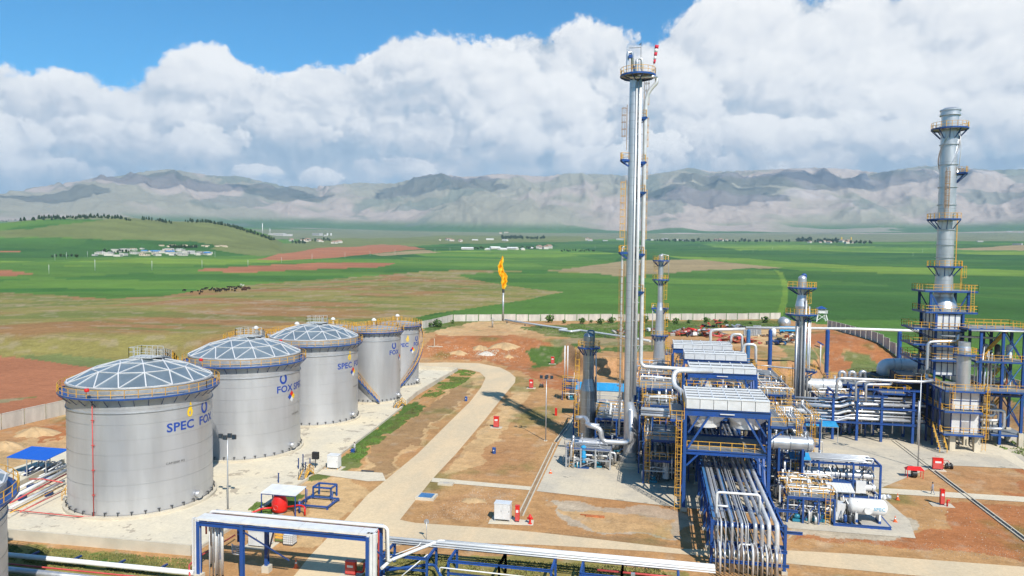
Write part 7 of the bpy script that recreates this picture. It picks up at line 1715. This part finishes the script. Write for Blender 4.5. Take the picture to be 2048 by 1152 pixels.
for px,hh in ((525,44),(540,44)): g=GT(px,470); t_=thing('chimney','slender pale chimney of the far factory at left, %s one'%('left' if px<530 else 'right'),'chimney',(g.x,g.y,g.z)); MB().tube([(0,0,0),(0,0,hh)],[1.6,1.],10).build('shaft',white,t_)
for k,px in enumerate((655,662)): g=GT(px,471); t_=thing('silo','squat pale silo beside the far factory at left, %s one'%('left' if k==0 else 'right'),'silo',(g.x,g.y,g.z)); MB().lathe([(5,0),(5,14),(0,17)],14).build('shell',white,t_)
# power poles marching over the fields
pp=thing('power_pole','thin pale power pole standing in the green fields','pole',(0,0,0),0,'power poles in the fields'); MB().tube([(0,0,0),(0,0,11)],[.22,.14],7).build('pole',white,pp); MB().beam((-1.,0,10.4),(1.,0,10.4),.14).build('crossarm',galv,pp)
for px,py in ((98,548),(190,541),(304,541),(404,536),(496,533),(563,526),(624,520),(690,516),(740,512),(790,509),(110,521),(133,518),(175,514),(205,512),(430,515),(870,505),(900,503),(980,505),(1250,500),(1506,504),(1398,496),(1430,495),(1545,499),(1620,500),(1690,498),(1826,512),(1845,505),(1280,497),(1190,498)): put_tree(pp,px,py,rg.uniform(1.,1.35) if py<545 else 1.,rg)
# the flock at the edge of the green field
def sheep_mesh():
    me=bpy.data.meshes.new('sheep'); J=[(0,-.45,.62,.17,.2),(0,-.1,.66,.24,.26),(0,.35,.68,.2,.22),(0,.6,.82,.1,.12),(0,.82,.72,.08,.09),(.13,.32,.35,.06,.07),(.13,.34,.02,.035,.04),(-.13,.32,.35,.06,.07),(-.13,.34,.02,.035,.04),(.13,-.4,.36,.07,.08),(.13,-.44,.02,.035,.04),(-.13,-.4,.36,.07,.08),(-.13,-.44,.02,.035,.04)]
    E_=[(0,1),(1,2),(2,3),(3,4),(2,5),(5,6),(2,7),(7,8),(0,9),(9,10),(0,11),(11,12)]; me.from_pydata([j[:3] for j in J],E_,[]); o=bpy.data.objects.new('sheep',me); COL.objects.link(o); o.modifiers.new('s','SKIN')
    for i,v in enumerate(me.skin_vertices[0].data): v.radius=J[i][3:5]; v.use_root=(i==1)
    m2=bpy.data.meshes.new_from_object(o.evaluated_get(bpy.context.evaluated_depsgraph_get())); bpy.data.objects.remove(o); return m2
sm2=sheep_mesh(); wools=[material('black_wool',(.015,.012,.01),1.),material('brown_wool',(.07,.03,.018),1.),material('white_wool',(.6,.57,.5),1.)]
def sheep(px,py,k):
    g=GT(px,py); o=bpy.data.objects.new('sheep',sm2 if k==0 else sm_by[k]); COL.objects.link(o); o.location=g; o.rotation_euler=(0,0,rg.random()*6.28); s=rg.uniform(1.5,2.0); o.scale=(s,)*3
    tag(o,['black sheep grazing with the flock along the green field edge','brown sheep at the right end of the flock','white sheep standing above the right end of the flock'][k],'sheep',['black sheep of the flock','brown sheep of the flock','white sheep of the flock'][k])
sm2.materials.append(wools[0]); sm_by={}
for k in (1,2): sm_by[k]=sm2.copy(); sm_by[k].materials.clear(); sm_by[k].materials.append(wools[k])
for px,py in [(370,582.5),(366,583),(383,586),(396,583.5),(401,584),(399,589),(403,586),(404,581.5),(407,580.5),(411,578.5),(413,578.7),(420,582),(421,581.5),(425,577),(423,579),(428,579.5),(429,582),(431,584),(434,583.6),(437,583.2),(434,578.5),(437,579.5),(442,581.5),(446,579.5),(449,580),(452,581),(451,583),(456,581.8),(458,580.5),(461,576),(457,576.5),(464,575.8),(468,576),(464,581.5),(470,579.5),(472,579),(470,583.6),(473,576.5),(477,575.5),(480,576.5),(484,581.2),(482,576.8),(440,584)]: sheep(px,py,0)
for k in range(18): sheep(rg.uniform(484,501),rg.uniform(577,581.5)+0,1)
sheep(482,571.5,2); sheep(486.5,572.5,2)
# bare earth heaps behind the tanks
def earth(label,px,py,rx,ry,h,mat,seed):
    g=GT(px,py); n=28; m=8; v=[]; rg2=random.Random(seed); off=[rg2.uniform(.75,1.25) for _ in range(n)]
    for i in range(m+1):
        q=i/m
        for j in range(n): a=2*PI*j/n; k=(1-q)*off[j]; v.append((rx*k*math.cos(a),ry*k*math.sin(a),(h+1.2)*(1-(1-q)**1.6)*rg2.uniform(.93,1.07)-1.2))
    tag(MB().add(v,[(i*n+j,i*n+(j+1)%n,(i+1)*n+(j+1)%n,(i+1)*n+j) for i in range(m) for j in range(n)],True).build('earth_heap',mat,None,(g.x,g.y,g.z)),label,'earth heap')
em=material('loose_earth',(.46,.31,.16),.95,0,.2,.6,bump=.1,bscale=2.); em2=material('pale_rubble',(.55,.50,.43),.95,0,.3,1.5,bump=.15,bscale=3.)
earth('long low heap of loose earth behind the road bend',1010,693,7,4,1.3,em,1); earth('pale rubble heap behind the road bend',973,709,3.6,2.6,1.0,em2,2); earth('small earth heap right of the pale rubble',1018,714,2.6,2.,.7,em,3); earth('low earth heap left of the pale rubble',918,706,5,3,.8,em,4); earth('tan earth heap behind the blue canopy at far left',70,868,6,4,1.2,em,5); earth('tan earth heap touching the left edge',10,895,5,4,1.,em,6); earth('wide low mound of yellow soil left of the pale cabinet',948,1002,4,2.4,.4,em,7); earth('ragged spoil heap beside the long low one',960,697,4.5,3.,1.,em,8)

# cumulus standing over the plain, above the picture; their shade falls on the mountains
cm=bpy.data.materials.new('cloud_white'); cm.use_nodes=True; cm.node_tree.nodes['Principled BSDF'].inputs['Alpha'].default_value=.30; cm.node_tree.nodes['Principled BSDF'].inputs['Base Color'].default_value=(.9,.9,.9,1); cm.node_tree.nodes['Principled BSDF'].inputs['Roughness'].default_value=1
def cloud(px,py,rx,ry,seed,h=3300.):
    a,t0=pa(px,py); rr=np.linspace(8600,17000,300); th=a-YAW
    zz=np.array([Zm[min(len(mR)-1,int(np.searchsorted(mR,q))),int(np.searchsorted(mA,a))] for q in rr]); el=(zz-HC)/rr; k=int(np.argmax(el>=t0)) if (el>=t0).any() else int(np.argmax(el))
    M=Vector((rr[k]*math.sin(th),rr[k]*math.cos(th),zz[k])); c=M+sv*(h/sv.z)
    bm=bmesh.new(); bmesh.ops.create_icosphere(bm,subdivisions=4,radius=1)
    P=np.array([v.co[:] for v in bm.verts]); n_=fbm(P[:,0]*2.2+seed*9+50,P[:,1]*2.2+P[:,2]*1.7+50,5,seed)
    for v,q in zip(bm.verts,n_): s_=.55+.95*q; v.co=Vector((v.co.x*rx*s_,v.co.y*ry*s_,max(v.co.z,-.25)*min(rx,ry)*.5*s_))
    me=bpy.data.meshes.new('cloud'); bm.to_mesh(me); bm.free(); me.materials.append(cm)
    for q in me.polygons: q.use_smooth=True
    o=bpy.data.objects.new('cloud',me); COL.objects.link(o); o.location=c; o['kind']='stuff'
for i,(px,py,rx,ry) in enumerate(((335,354,1000,800),(560,387,700,500),(880,360,1000,800),(1420,384,900,800),(1560,352,1200,700),(1740,356,1200,700),(110,395,600,500)  )): cloud(px,py,rx,ry,i+1)
